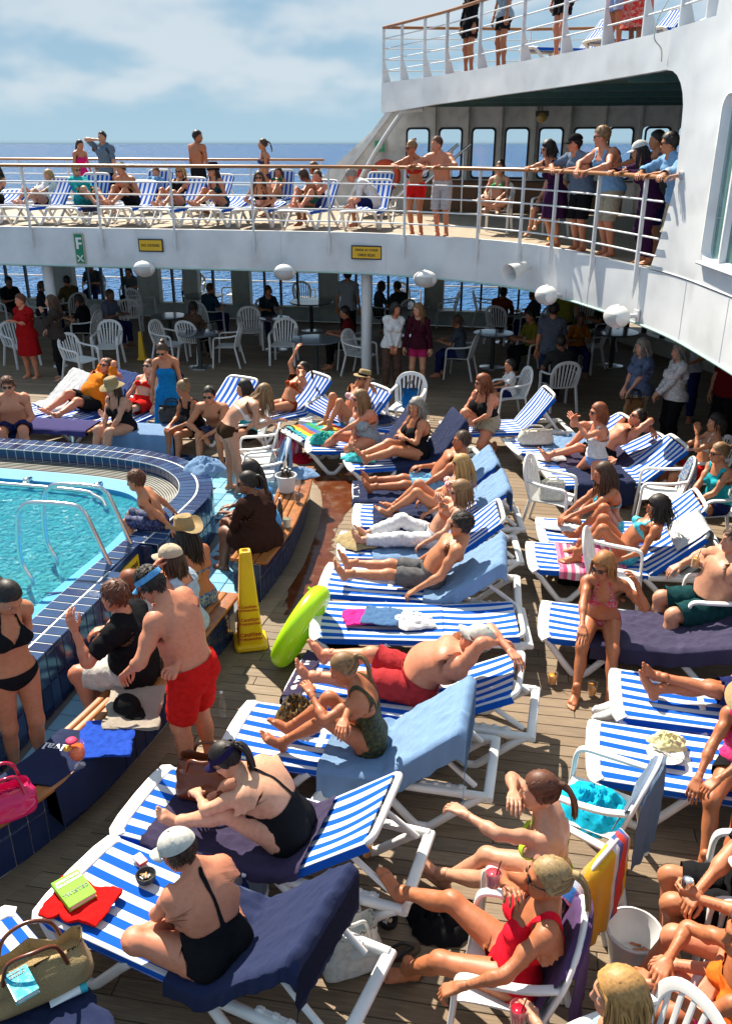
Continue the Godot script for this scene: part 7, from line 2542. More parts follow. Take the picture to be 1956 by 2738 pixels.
	P("smiling woman in black swimsuit with curled grey brown hair","f 0.95 tan 0 -55 -6 6",[-127,50,-1119,-144,70,-1105,-147,72,-1108,-187,48,-1072,-196,48,-1089],"suit 0.02 BLACK swimsuit","curly H_GREY",{"sq":0.07,"hp":2.0,"hy":26.0,"fat":0.90,"elbows":[64,-50,77,-48,-50,-88],"knees":[0,100,0,0,100,0],"soles":[15.0,15.0]})
	P("reclining man in pale blue and brown board shorts","m 1 deep 0 -78 -20 -43",[-86,50,-999,-103,52,-973,-107,64,-1011,-166,48,-970,-169,48,-994],"shorts 0.56 0.2,0.42,0.62 board_shorts","crop H_BROWN",{"sq":0.07,"hp":-4.0,"soles":[22.0,22.0]})
	P("blonde woman in red and white bikini top and white shorts","f 0.95 tan 0 -81 -17 -36",[-71,50,-920,-84,52,-898,-93,56,-929,-131,47,-901,-128,47,-921],"bikini 0 print:red_white bikini_top|shorts 0.76 WHITE shorts","long H_BLOND",{"sq":0.07,"hp":18.0,"shade_on":1.0,"knees":[-10,100,2,-10,100,2],"soles":[15.0,15.0],"shades":true})
	P("woman in white trousers raising a hand beside her face","f 0.95 light 0 -82 -19 -41",[-72,50,-840,-81,52,-814,-72,92,-852,-150,47,-819,-145,47,-838],"bikini 0 0.6,0.2,0.1 bikini_top|pants 0 0.66,0.67,0.7 trousers","bob H_DBL",{"sq":0.07,"hp":4.0,"elbows":[14,-40,99,-23,-60,-98],"soles":[20.0,20.0],"shades":true})
	P("reclining man in grey swim shorts and dark glasses","m 1 tan 0 -87 -20 -42",[-67,50,-751,-78,47,-720,-84,44,-786,-150,50,-734,-150,48,-761],"shorts 0.56 GREY swim_shorts","short H_DARK",{"sq":0.07,"hp":2.0,"soles":[22.0,22.0],"shades":true})
	P("heavy man in brick red shorts lying back with arms over his cap","m 1 red 0 -93 -29 -62",[-58,50,-567,3,90,-568,10,90,-557,-142,50,-556,-137,50,-589],"shorts 0.52 0.42,0.035,0.04 shorts","short H_GREY",{"sq":0.07,"hp":-28.0,"fat":0.80,"elbows":[-15,100,79,-5,100,-80],"soles":[22.0,22.0],"hat":["cap","0.6,0.58,0.52"],"shades":true})
	P("woman in leaf print swimsuit sitting upright on pale blue towel","f 0.92 deep 0 -84 2 22",[-85,50,-495,-123,88,-481,-96,85,-454,-144,46,-479,-143,46,-497],"suit 0.1 print:tropic swimsuit","pony H_DBL",{"sq":0.07,"hp":24.0,"hy":8.0,"elbows":[-11,-40,101,-29,-100,-98],"knees":[-9,100,11,-11,100,-9],"soles":[10.0,10.0]})
	P("woman with dark headband in black halter swimsuit leaning forward","f 0.93 pale 0 -94 16 52",[-120,50,-399,-177,62,-400,-135,40,-437,-186,46,-392,-176,46,-420],"halter 0 BLACK swimsuit","pony H_DARK",{"sq":0.07,"hp":40.0,"hy":6.0,"fat":0.850,"elbows":[-7,0,100,27,-20,-98],"knees":[-12,100,29,-6,80,-51],"soles":[12.0,12.0],"hat":["visor","0.02,0.015,0.06"],"shades":true})
	P("woman in white cap and black racerback swimsuit seen from behind","f 0.92 red 0 -127 10 30",[-134,49,-308,-157,62,-330,-170,50,-314,-155,46,-330,-157,46,-311],"halter 0 BLACK swimsuit","crop H_BROWN",{"sq":0.07,"hp":24.0,"hy":38.0,"fat":0.90,"elbows":[-68,-40,74,36,-40,-98],"knees":[-96,25,78,48,25,-114],"soles":[20.0,20.0],"hat":["cap","0.62,0.6,0.54"]})
	P("red haired woman in black top and pale shorts on a lounger edge","f 0.95 red 0 -38 2 18",[-39,52,-1267,-55,57,-1237,-63,60,-1243,-24,9,-1266,-83,30,-1245],"suit 0.05 BLACK top|shorts 0.7 KHAKI shorts","curly H_RED",{"sq":0.07,"hp":4.0,"hy":-34.0,"fat":1.250,"elbows":[79,-40,62,-79,-40,-62],"shades":true})
	P("bare chested man lying with elbows raised behind the clapping woman","m 1 red 1 -77 -26 -55",[128,50,-1156,182,83,-1176,185,83,-1161,53,48,-1127,77,48,-1157],"shorts 0.55 BLACK shorts","crop H_DARK",{"sq":0.07,"hp":-26.10,"elbows":[-8,50,104,-51,50,-91],"knees":[0,100,0,0,100,0],"soles":[22.0,22.0],"shades":true})
	P("kneeling woman clapping in white and pink sleeveless top","f 0.95 red 0 -70 2 4",[110,62,-1092,80,112,-1075,77,114,-1085,129,48,-1088,121,48,-1109],"tank 0.95 0.7,0.68,0.72 top|brief 0 0.2,0.35,0.7 bikini_bottom","bob H_RED",{"sq":0.07,"hp":0.0,"hy":-5.0,"elbows":[34,-70,94,-34,-70,-94],"knees":[-82,-20,67,-106,-20,1],"palm":[-34,0,-94,34,0,94],"soles":[70.0,70.0],"curl":[0.10,0.10],"shades":true})
	P("tanned woman in blue bikini stretching her arms towards her feet","f 0.95 deep 0 -72 6 16",[114,51,-906,58,59,-878,57,49,-904,79,48,-878,79,48,-916],"bikini 0 print:aqua bikini_top|brief 0 print:aqua bikini_bottom","long H_BROWN",{"sq":0.07,"hp":12.0,"hy":-6.0,"elbows":[59,-40,86,-2,-40,-104],"knees":[3,100,41,-46,50,-80],"soles":[15.0,15.0]})
	P("short haired woman in turquoise bikini smiling on pink towel","f 0.95 deep 0 -86 -22 -47",[125,50,-840,117,50,-813,122,45,-873,74,46,-823,79,46,-847],"bikini 0 print:aqua bikini_top|brief 0 print:aqua bikini_bottom","curly H_DARK",{"sq":0.07,"hp":8.0,"hy":0.0,"knees":[-10,100,1,-10,100,1],"soles":[0.0,0.0]})
	P("woman in red zebra print bikini sitting with one hand to her ear","f 0.95 deep 0 -8 6 20",[89,52,-688,113,95,-670,66,62,-615,97,9,-631,69,9,-632],"bikini 0 print:zebra bikini_top|brief 0 print:zebra bikini_bottom","bob 0.32,0.13,0.035",{"sq":0.07,"hp":14.0,"hy":-30.0,"elbows":[96,-80,34,-100,-30,-4],"shades":true})
	P("man in dark green shorts holding a drink in an armchair","m 1 light 0 -78 -10 -12",[190,55,-728,179,85,-740,163,75,-758,145,11,-698,142,11,-739],"shorts 0.52 0.01,0.05,0.055 shorts","short H_BROWN",{"sq":0.07,"fat":1.0,"elbows":[40,-40,94,18,-20,-106]})
	P("man with tanned crossed legs stretched on a lounger","m 1 deep 0 -92 -24 -52",[206,50,-591,195,48,-562,197,48,-622,123,55,-597,124,47,-590],"shorts 0.55 NAVY shorts","short H_DARK",{"sq":0.07,"hp":-24.750,"soles":[22.0,22.0]})
	P("woman in pink flowered top and straw hat with crossed hands","f 0.95 deep 0 -30 4 18",[171,52,-504,139,62,-464,132,60,-469,150,9,-444,142,9,-455],"tank 0.95 print:pink_flower top|shorts 0.75 BLACK shorts","bob H_BROWN",{"sq":0.07,"hp":12.0,"hy":-8.0,"elbows":[87,-50,50,-87,-50,-50],"hat":["straw","straw"]})
	P("girl in lime bikini hugging her shoulder, brown ponytail","f 0.95 light 0 -98 0 14",[38,52,-382,-11,95,-376,15,102,-389,-34,12,-412,-22,12,-408],"bikini 0 0.42,0.62,0.04 bikini_top|brief 0 0.42,0.62,0.04 bikini_bottom","pony H_AUB",{"sq":0.07,"hp":6.0,"hy":0.0,"fat":0.150,"elbows":[-105,30,26,-81,10,-72],"knees":[-32,100,16,-27,100,-24],"soles":[20.0,20.0]})
	P("woman in bright red swimsuit drinking from a plastic cup","f 0.95 deep 0 -88 -16 -16",[20,53,-321,-6,66,-292,13,115,-310,-36,14,-339,-44,42,-365],"suit 0.06 0.75,0.012,0.03 swimsuit","pony 0.3,0.2,0.09",{"sq":0.07,"hp":0.0,"hy":-6.0,"fat":0.250,"elbows":[3,-20,100,-62,-40,-68],"knees":[-19,100,41,-20,100,-9],"soles":[0.0,15.0],"curl":[0.70,0.70],"shades":true})
	P("golden haired woman in flowered swimsuit seen from above behind","f 0.95 light 0 -95 -4 14",[68,52,-264,28,75,-274,35,62,-237,-3,12,-256,-1,12,-283],"suit 0.05 print:rash_white swimsuit","bob 0.42,0.22,0.07",{"sq":0.07,"hp":6.0,"fat":0.30,"elbows":[-9,-20,100,9,-20,-100]})
	P("woman in sleeveless orange top with bracelet","f 0.95 deep 0 -82 0 10",[124,55,-302,84,75,-302,90,80,-312,67,15,-279,63,15,-306],"tank 0.93 0.8,0.16,0.02 top|shorts 0.7 PINK shorts","bob H_BROWN",{"sq":0.07,"elbows":[14,-60,99,-14,-30,-99]})
	P("seated man in black shorts holding a drinks can","m 1 tan 0 -95 -6 6",[147,56,-384,115,68,-364,110,66,-363,109,10,-380,108,10,-388],"shorts 0.55 BLACK shorts|tee 0.2 BLACK shirt","short H_DARK",{"sq":0.07,"palm":[9,0,-100,0,-100,0],"curl":[0.90,0.60]})
	P("person with white patterned bandana at the right edge","m 1 red 0 -95 0 14",[142,56,-336,99,62,-326,109,66,-309,86,14,-326,88,14,-353],"tank 0.93 0.75,0.15,0.02 top|shorts 0.7 BLACK shorts","bob H_BLOND",{"sq":0.07,"hat":["cap","print:dots"]})
	P("woman with fair hair tied back in turquoise halter top","f 0.95 tan 0 -62 0 6",[238,55,-979,210,61,-958,205,61,-964,205,12,-951,196,12,-973],"tank 0.95 0.02,0.36,0.42 top|shorts 0.72 NAVY shorts","pony H_DBL",{"sq":0.07,"hp":6.0,"hy":-14.0,"shades":true})
	P("dark haired woman in red shorts leaning back with hand on chin","f 0.95 tan 1 -80 -10 -14",[243,55,-1098,231,101,-1096,200,65,-1111,191,11,-1074,191,11,-1105],"bikini 0 WHITE bikini_top|shorts 0.66 RED shorts","bob H_DARK",{"sq":0.07,"elbows":[-29,-100,66,-17,-30,-98]})
	P("elderly woman in blue plaid shirt holding a tan bag","f 0.95 light 1 -60 0 2",[189,88,-1346,173,88,-1331,166,90,-1339,195,8,-1337,184,8,-1356],"tee 0.2 print:blue_plaid shirt|pants 0 KHAKI trousers","curly H_GREY",{"hp":6.0,"hy":-10.0,"fat":0.50},"standing figures")
	P("elderly woman in white dotted long shirt","f 0.95 light 1 -75 0 2",[238,88,-1322,214,93,-1310,213,93,-1320,241,8,-1311,235,8,-1332],"tee 0.52 print:dots shirt|pants 0 BLACK trousers","curly H_GREY",{"hp":4.0,"fat":0.50},"standing figures")
	P("man in white shirt looking down behind the dotted shirt","m 1 tan 1 -20 0 2",[285,93,-1485,281,108,-1455,270,108,-1459,296,9,-1481,275,9,-1489],"tee 0.22 0.5,0.52,0.58 shirt|pants 0 NAVY trousers","short H_DARK",{"hp":40.0},"standing figures")
	P("elderly man in dark red polo shirt in the shade","m 1 light 1 -50 0 2",[316,93,-1336,327,83,-1310,293,83,-1351,323,9,-1327,309,9,-1344],"tee 0.22 0.16,0.008,0.012 shirt|pants 0 BLACK trousers","bald H_GREY",{"fat":0.60,"shades":true},"standing figures")
	P("woman in white zipped jacket with clasped hands by the column","f 0.95 tan 1 18 0 2",[-233,88,-1602,-223,86,-1584,-231,88,-1582,-223,8,-1605,-244,8,-1599],"tee 0.52 WHITE jacket|pants 0 0.1,0.06,0.045 trousers","bob H_DARK",{"cr":-6.0,"hp":6.0,"hy":30.0,"fat":0.30},"standing figures")
	P("woman in maroon jacket and pink shorts beside the white jacket","f 0.95 light 1 -5 0 2",[-183,88,-1601,-157,78,-1590,-211,78,-1595,-172,8,-1600,-194,8,-1602],"tee 0.52 0.05,0.008,0.018 jacket|shorts 0.72 0.4,0.02,0.1 shorts","long H_DBL",{"hp":4.0,"hy":-25.0},"standing figures")
	P("woman in red dress with folded arms in the shade","f 0.95 red 1 -10 0 2",[-961,88,-1569,-972,116,-1551,-955,115,-1546,-950,8,-1567,-971,8,-1571],"tee 0.2 0.35,0.008,0.01 dress_top|gown 0.42 0.35,0.008,0.01 skirt","short H_AUB",{"hp":2.0,"hy":-20.0,"fat":0.60},"standing figures")
	P("woman in brown jacket holding a hand to her chin","f 0.95 light 1 -60 0 2",[-895,88,-1566,-912,133,-1556,-918,98,-1576,-889,8,-1556,-900,8,-1575],"tee 0.52 0.045,0.035,0.03 jacket|pants 0 BLACK trousers","long H_BROWN",{"fat":0.30},"standing figures")
	P("standing man in grey shirt among the dining tables at right","m 1 tan 1 170 0 2",[60,93,-1589,35,83,-1602,88,83,-1592,49,9,-1591,71,9,-1587],"tee 0.22 0.09,0.1,0.13 shirt|pants 0 0.02,0.03,0.07 trousers","short H_DARK",{},"standing figures")
	P("man in yellow shirt standing by the dining window pillar","m 1 tan 2 150 0 2",[97,93,-1908,78,83,-1928,125,83,-1901,88,9,-1913,107,9,-1902],"tee 0.22 0.25,0.22,0.03 shirt|pants 0 BLACK trousers","crop H_DARK",{},"standing figures")
	P("man in pale shirt leaning on a window pillar","m 1 tan 2 180 0 2",[-388,93,-1961,-415,83,-1969,-361,83,-1969,-399,9,-1961,-377,9,-1961],"tee 0.22 0.3,0.32,0.33 shirt|pants 0 BLACK trousers","short H_DARK",{},"standing figures")
	P("small child in white shirt sitting on a chair by the redhead","f 0.68 tan 1 -70 0 4",[-8,50,-1444,-28,60,-1427,-35,60,-1445,-33,20,-1427,-39,20,-1442],"tee 0.2 WHITE shirt|shorts 0.6 NAVY shorts","short H_DARK",{"sq":0.07})
	table(Vector3(-5.14,0.00,-21.26),0.55,"large round table at the window with dark caps on it")
	table(Vector3(-8.12,0.00,-21.66),0.50,"round table at the window left of the big chair")
	table(Vector3(-2.68,0.00,-21.04),0.52,"round table at the window behind the column")
	table(Vector3(-7.89,0.00,-18.79),0.42,"small round table beside the left column")
	table(Vector3(-6.55,0.00,-17.05),0.42,"round table with yellow napkins in the front row")
	table(Vector3(-4.00,0.00,-16.86),0.50,"round table with plates in front of the red shirt")
	table(Vector3(-5.43,0.00,-18.94),0.35,"half hidden small table with menu holder")
	table(Vector3(-0.50,0.00,-18.12),0.42,"round table near the white jacket")
	table(Vector3(1.98,0.00,-18.70),0.50,"round table below the right hand oval loudspeaker")
	table(Vector3(-0.34,0.00,-20.70),0.40,"far round table at the right windows")
	chair(Vector3(-8.49,0.02,-16.84),10.0,"white slatted armchair in front of the dining tables, second from left","dining armchairs")
	chair(Vector3(-4.90,0.02,-17.70),5.0,"white slatted armchair with blue cloth near the round plates","dining armchairs")
	chair(Vector3(-5.90,0.02,-23.61),180.0,"white armchair against the sea behind the big table","dining armchairs")
	chair(Vector3(-7.98,0.02,-23.79),-100.0,"white armchair against the sea left of the big table","dining armchairs")
	chair(Vector3(-3.04,0.02,-23.89),150.0,"white armchair behind the column at the window","dining armchairs")
	chair(Vector3(-1.85,0.02,-22.33),-80.0,"white armchair to the right of the column at the window","dining armchairs")
	chair(Vector3(-6.01,0.02,-17.28),-85.0,"white armchair turned sideways by the yellow napkins","dining armchairs")
	chair(Vector3(-7.31,0.02,-17.27),80.0,"white armchair beside the woman in blue dress","dining armchairs")
	chair(Vector3(-10.31,0.02,-16.52),60.0,"white armchair behind the red dress","dining armchairs")
	chair(Vector3(-3.10,0.02,-16.94),70.0,"white armchair tucked behind the column foot","dining armchairs")
	chair(Vector3(-9.42,0.02,-20.05),-160.0,"dim white armchair before the seated man at left","dining armchairs")
	chair(Vector3(-5.07,0.02,-23.91),-120.0,"white armchair right of the big table","dining armchairs")
	chair(Vector3(-0.88,0.02,-22.51),90.0,"white armchair left of the dark seated figures","dining armchairs")
	chair(Vector3(-6.03,0.02,-18.96),20.0,"dim white armchair between two small tables","dining armchairs")
	chair(Vector3(-8.47,0.02,-15.59),70.0,"white armchair beside the brown jacket","dining armchairs")
	chair(Vector3(-9.80,0.02,-21.61),160.0,"white armchair behind the shirt sleeves","dining armchairs")
	chair(Vector3(1.53,0.02,-18.61),-90.0,"dim white armchair near the right dining wall","dining armchairs")
	chair(Vector3(-12.03,0.02,-23.48),10.0,"white armchair under the man in dark shirt","dining armchairs")
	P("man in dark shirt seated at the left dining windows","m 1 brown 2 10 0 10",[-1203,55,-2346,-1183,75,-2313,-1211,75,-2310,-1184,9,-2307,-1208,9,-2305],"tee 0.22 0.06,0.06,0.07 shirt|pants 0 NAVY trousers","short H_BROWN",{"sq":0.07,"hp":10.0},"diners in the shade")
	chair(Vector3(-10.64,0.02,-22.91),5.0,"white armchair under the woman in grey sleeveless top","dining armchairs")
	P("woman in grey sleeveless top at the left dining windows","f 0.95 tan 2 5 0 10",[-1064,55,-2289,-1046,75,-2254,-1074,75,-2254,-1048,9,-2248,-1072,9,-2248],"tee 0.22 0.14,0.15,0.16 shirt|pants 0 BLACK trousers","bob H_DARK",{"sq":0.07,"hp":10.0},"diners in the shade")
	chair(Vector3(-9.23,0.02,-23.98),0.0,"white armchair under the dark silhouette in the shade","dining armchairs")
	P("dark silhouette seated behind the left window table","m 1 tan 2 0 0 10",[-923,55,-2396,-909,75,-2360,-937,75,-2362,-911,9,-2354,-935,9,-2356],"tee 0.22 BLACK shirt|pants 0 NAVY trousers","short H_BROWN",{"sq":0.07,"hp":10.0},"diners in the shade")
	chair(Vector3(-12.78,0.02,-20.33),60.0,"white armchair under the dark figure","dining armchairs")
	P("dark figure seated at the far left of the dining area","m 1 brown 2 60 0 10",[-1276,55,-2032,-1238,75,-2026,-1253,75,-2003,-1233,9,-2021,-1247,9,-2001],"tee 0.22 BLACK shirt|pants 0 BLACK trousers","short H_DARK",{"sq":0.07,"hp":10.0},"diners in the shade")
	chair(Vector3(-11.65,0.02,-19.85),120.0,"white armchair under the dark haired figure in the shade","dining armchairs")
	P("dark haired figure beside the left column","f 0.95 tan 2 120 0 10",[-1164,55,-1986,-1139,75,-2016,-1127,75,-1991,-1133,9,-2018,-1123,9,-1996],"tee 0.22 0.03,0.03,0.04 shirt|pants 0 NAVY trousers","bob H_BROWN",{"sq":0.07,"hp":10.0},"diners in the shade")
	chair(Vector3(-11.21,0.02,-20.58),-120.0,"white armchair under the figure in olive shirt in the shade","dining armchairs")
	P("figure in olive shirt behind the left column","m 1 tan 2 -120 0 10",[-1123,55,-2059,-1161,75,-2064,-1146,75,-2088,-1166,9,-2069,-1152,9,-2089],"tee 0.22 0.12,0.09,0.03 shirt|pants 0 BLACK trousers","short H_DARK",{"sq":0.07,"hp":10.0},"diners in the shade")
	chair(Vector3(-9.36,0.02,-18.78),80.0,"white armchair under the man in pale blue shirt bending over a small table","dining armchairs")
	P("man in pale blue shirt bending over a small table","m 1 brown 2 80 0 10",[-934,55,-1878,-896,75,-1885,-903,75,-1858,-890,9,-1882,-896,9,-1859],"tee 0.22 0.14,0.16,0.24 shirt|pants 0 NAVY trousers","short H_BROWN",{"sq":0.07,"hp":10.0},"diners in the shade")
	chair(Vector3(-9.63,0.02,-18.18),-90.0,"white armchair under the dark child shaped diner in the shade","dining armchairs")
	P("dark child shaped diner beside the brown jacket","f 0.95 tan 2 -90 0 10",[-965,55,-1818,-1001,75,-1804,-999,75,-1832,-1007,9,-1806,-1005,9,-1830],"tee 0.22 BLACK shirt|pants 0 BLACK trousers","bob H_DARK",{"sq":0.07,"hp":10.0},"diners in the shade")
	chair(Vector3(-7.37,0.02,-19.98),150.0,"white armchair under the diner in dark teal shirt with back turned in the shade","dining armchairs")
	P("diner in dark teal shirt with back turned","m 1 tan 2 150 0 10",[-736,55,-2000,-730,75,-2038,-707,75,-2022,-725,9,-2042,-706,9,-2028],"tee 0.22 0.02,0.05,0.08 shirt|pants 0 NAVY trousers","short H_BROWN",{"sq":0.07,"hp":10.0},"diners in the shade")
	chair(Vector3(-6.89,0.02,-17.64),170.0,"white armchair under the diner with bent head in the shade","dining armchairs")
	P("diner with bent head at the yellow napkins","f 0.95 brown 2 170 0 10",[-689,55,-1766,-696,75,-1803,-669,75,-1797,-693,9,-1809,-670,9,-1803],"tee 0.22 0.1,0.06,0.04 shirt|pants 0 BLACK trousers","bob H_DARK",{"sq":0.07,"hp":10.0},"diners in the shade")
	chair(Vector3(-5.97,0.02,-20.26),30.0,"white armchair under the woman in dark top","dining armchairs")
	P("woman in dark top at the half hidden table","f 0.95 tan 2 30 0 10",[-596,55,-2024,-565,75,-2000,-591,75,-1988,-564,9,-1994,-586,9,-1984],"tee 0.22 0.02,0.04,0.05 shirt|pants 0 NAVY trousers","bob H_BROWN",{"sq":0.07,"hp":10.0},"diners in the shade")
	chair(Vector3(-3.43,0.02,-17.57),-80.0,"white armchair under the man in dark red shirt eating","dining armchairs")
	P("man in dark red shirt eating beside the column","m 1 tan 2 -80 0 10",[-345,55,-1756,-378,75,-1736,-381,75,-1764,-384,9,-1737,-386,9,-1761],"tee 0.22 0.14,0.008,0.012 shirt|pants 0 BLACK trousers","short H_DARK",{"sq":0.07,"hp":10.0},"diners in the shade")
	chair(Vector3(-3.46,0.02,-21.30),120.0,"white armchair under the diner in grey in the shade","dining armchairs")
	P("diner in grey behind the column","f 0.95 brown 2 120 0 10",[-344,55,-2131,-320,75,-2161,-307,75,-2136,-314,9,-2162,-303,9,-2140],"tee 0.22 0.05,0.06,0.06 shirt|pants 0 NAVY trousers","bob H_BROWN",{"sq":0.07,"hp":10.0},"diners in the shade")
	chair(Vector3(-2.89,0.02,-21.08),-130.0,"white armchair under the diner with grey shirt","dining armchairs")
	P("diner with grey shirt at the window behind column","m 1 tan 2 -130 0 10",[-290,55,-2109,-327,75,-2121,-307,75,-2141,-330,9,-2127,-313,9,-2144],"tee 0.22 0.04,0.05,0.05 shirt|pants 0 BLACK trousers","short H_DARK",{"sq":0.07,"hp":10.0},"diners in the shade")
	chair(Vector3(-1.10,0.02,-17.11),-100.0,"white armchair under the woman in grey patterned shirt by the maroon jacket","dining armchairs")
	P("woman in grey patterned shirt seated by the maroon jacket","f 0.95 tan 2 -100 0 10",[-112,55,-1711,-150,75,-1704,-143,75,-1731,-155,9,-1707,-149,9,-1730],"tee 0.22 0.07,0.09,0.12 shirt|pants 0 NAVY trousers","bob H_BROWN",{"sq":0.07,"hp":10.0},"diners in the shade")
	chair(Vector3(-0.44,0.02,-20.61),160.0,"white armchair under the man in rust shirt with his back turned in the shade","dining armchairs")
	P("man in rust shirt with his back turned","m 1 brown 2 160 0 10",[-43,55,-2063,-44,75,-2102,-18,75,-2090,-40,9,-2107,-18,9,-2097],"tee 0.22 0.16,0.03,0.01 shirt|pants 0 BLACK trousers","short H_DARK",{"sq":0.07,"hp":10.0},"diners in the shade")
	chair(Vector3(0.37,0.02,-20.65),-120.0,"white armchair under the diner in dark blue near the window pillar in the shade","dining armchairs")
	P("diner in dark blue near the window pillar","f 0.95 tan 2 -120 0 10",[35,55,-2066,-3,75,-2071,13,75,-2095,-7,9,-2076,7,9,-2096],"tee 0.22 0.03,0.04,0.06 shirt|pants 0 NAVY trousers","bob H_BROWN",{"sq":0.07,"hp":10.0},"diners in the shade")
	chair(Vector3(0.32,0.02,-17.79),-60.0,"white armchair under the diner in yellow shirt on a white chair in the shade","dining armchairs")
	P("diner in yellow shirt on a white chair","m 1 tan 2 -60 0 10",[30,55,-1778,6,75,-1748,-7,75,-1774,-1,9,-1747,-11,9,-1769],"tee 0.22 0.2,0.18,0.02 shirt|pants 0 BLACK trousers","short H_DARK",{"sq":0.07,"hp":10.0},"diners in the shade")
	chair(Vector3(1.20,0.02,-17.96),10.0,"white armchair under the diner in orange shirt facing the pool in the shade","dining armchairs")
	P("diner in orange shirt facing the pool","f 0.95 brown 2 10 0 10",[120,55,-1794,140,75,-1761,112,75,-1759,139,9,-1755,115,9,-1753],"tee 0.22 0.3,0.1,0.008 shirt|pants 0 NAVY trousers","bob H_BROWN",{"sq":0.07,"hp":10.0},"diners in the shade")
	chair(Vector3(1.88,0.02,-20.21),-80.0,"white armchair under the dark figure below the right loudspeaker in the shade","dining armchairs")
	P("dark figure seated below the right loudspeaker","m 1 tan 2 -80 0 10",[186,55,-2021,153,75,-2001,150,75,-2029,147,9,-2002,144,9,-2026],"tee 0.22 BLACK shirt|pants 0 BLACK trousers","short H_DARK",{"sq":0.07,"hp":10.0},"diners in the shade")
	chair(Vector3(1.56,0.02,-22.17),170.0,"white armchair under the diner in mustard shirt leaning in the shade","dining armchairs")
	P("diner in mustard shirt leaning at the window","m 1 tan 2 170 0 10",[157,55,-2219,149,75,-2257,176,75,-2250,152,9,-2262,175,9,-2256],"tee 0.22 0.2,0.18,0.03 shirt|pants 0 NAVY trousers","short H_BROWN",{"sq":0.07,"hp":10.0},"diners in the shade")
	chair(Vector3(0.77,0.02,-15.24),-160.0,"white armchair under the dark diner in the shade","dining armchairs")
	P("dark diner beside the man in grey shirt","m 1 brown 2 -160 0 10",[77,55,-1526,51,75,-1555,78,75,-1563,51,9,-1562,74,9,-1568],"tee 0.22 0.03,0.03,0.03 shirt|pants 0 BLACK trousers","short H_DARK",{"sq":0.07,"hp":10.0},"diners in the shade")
	lounger(Vector3(-13.20,2.81,-16.85),80.0,42.0,"first lounger of the promenade row counted from the left edge","promenade loungers")
	lounger(Vector3(-12.20,2.81,-16.95),86.0,55.0,"second lounger of the promenade row counted from the left edge","promenade loungers")
	lounger(Vector3(-11.20,2.81,-17.05),92.0,20.0,"third lounger of the promenade row counted from the left edge","promenade loungers")
	lounger(Vector3(-10.20,2.81,-16.85),80.0,48.0,"fourth lounger of the promenade row counted from the left edge","promenade loungers")
	lounger(Vector3(-9.20,2.81,-16.95),86.0,60.0,"fifth lounger of the promenade row counted from the left edge","promenade loungers")
	lounger(Vector3(-8.10,2.81,-17.05),92.0,40.0,"sixth lounger of the promenade row counted from the left edge","promenade loungers")
	lounger(Vector3(-7.20,2.81,-16.85),80.0,50.0,"seventh lounger of the promenade row counted from the left edge","promenade loungers")
	lounger(Vector3(-6.20,2.81,-16.95),86.0,12.0,"eighth lounger of the promenade row counted from the left edge","promenade loungers")
	lounger(Vector3(-5.30,2.81,-17.05),92.0,4.0,"ninth lounger of the promenade row counted from the left edge","promenade loungers")
	lounger(Vector3(-4.40,2.81,-16.85),80.0,46.0,"tenth lounger of the promenade row counted from the left edge","promenade loungers")
	lounger(Vector3(-10.60,2.81,-20.20),85.0,50.0,"first lounger of the rear promenade row counted from the left","promenade loungers")
	lounger(Vector3(-9.00,2.81,-20.20),90.0,58.0,"second lounger of the rear promenade row counted from the left","promenade loungers")
	lounger(Vector3(-7.60,2.81,-20.20),85.0,45.0,"third lounger of the rear promenade row counted from the left","promenade loungers")
	lounger(Vector3(-5.90,2.81,-20.20),90.0,60.0,"fourth lounger of the rear promenade row counted from the left","promenade loungers")
	lounger(Vector3(-3.60,2.81,-20.20),85.0,54.0,"fifth lounger of the rear promenade row counted from the left","promenade loungers")
	P("bare shouldered person in blue bucket hat lounging at the far left","m 1 light 1 -4 -12 -32",[-1214,330,-1785,-1201,340,-1754,-1231,340,-1756,-1208,326,-1718,-1228,326,-1726],"shorts 0.6 NAVY shorts","short H_DARK",{"sq":0.07,"soles":[15.0,15.0],"hat":["bucket","LBLUE"]},"promenade sunbathers")
	P("long haired woman in dark patterned top near the left rail post","f 0.95 tan 1 2 -14 -37",[-1123,330,-1795,-1107,340,-1765,-1137,340,-1764,-1111,326,-1729,-1131,326,-1735],"tank 0.95 0.12,0.1,0.07 top|shorts 0.7 BLACK shorts","long H_DARK",{"sq":0.07,"soles":[15.0,15.0]},"promenade sunbathers")
	P("woman in turquoise beach shirt below the grey shirted man","f 0.95 light 1 56 -12 -30",[-914,330,-1785,-880,340,-1780,-897,340,-1756,-853,326,-1756,-870,326,-1743],"tee 0.3 0.03,0.42,0.42 shirt|skirt 0.6 0.03,0.42,0.42 skirt","short H_BLOND",{"sq":0.07,"fat":0.60,"soles":[15.0,15.0],"shades":true},"promenade sunbathers")
	P("bare backed dark haired man sitting up on a promenade lounger","m 1 tan 1 -18 10 25",[-813,330,-1795,-808,340,-1762,-837,340,-1771,-824,326,-1729,-841,326,-1741],"shorts 0.6 BLACK shorts","short H_DARK",{"sq":0.07,"hp":20.0,"soles":[15.0,15.0]},"promenade sunbathers")
	P("fair woman in black halter top with red drink on the promenade","f 0.95 tan 1 -10 -13 -34",[-704,330,-1774,-695,340,-1741,-724,340,-1747,-706,326,-1707,-725,326,-1716],"tank 1 BLACK top|brief 0 GREEN bikini_bottom","bob H_BLOND",{"sq":0.07,"soles":[15.0,15.0],"shades":true},"promenade sunbathers")
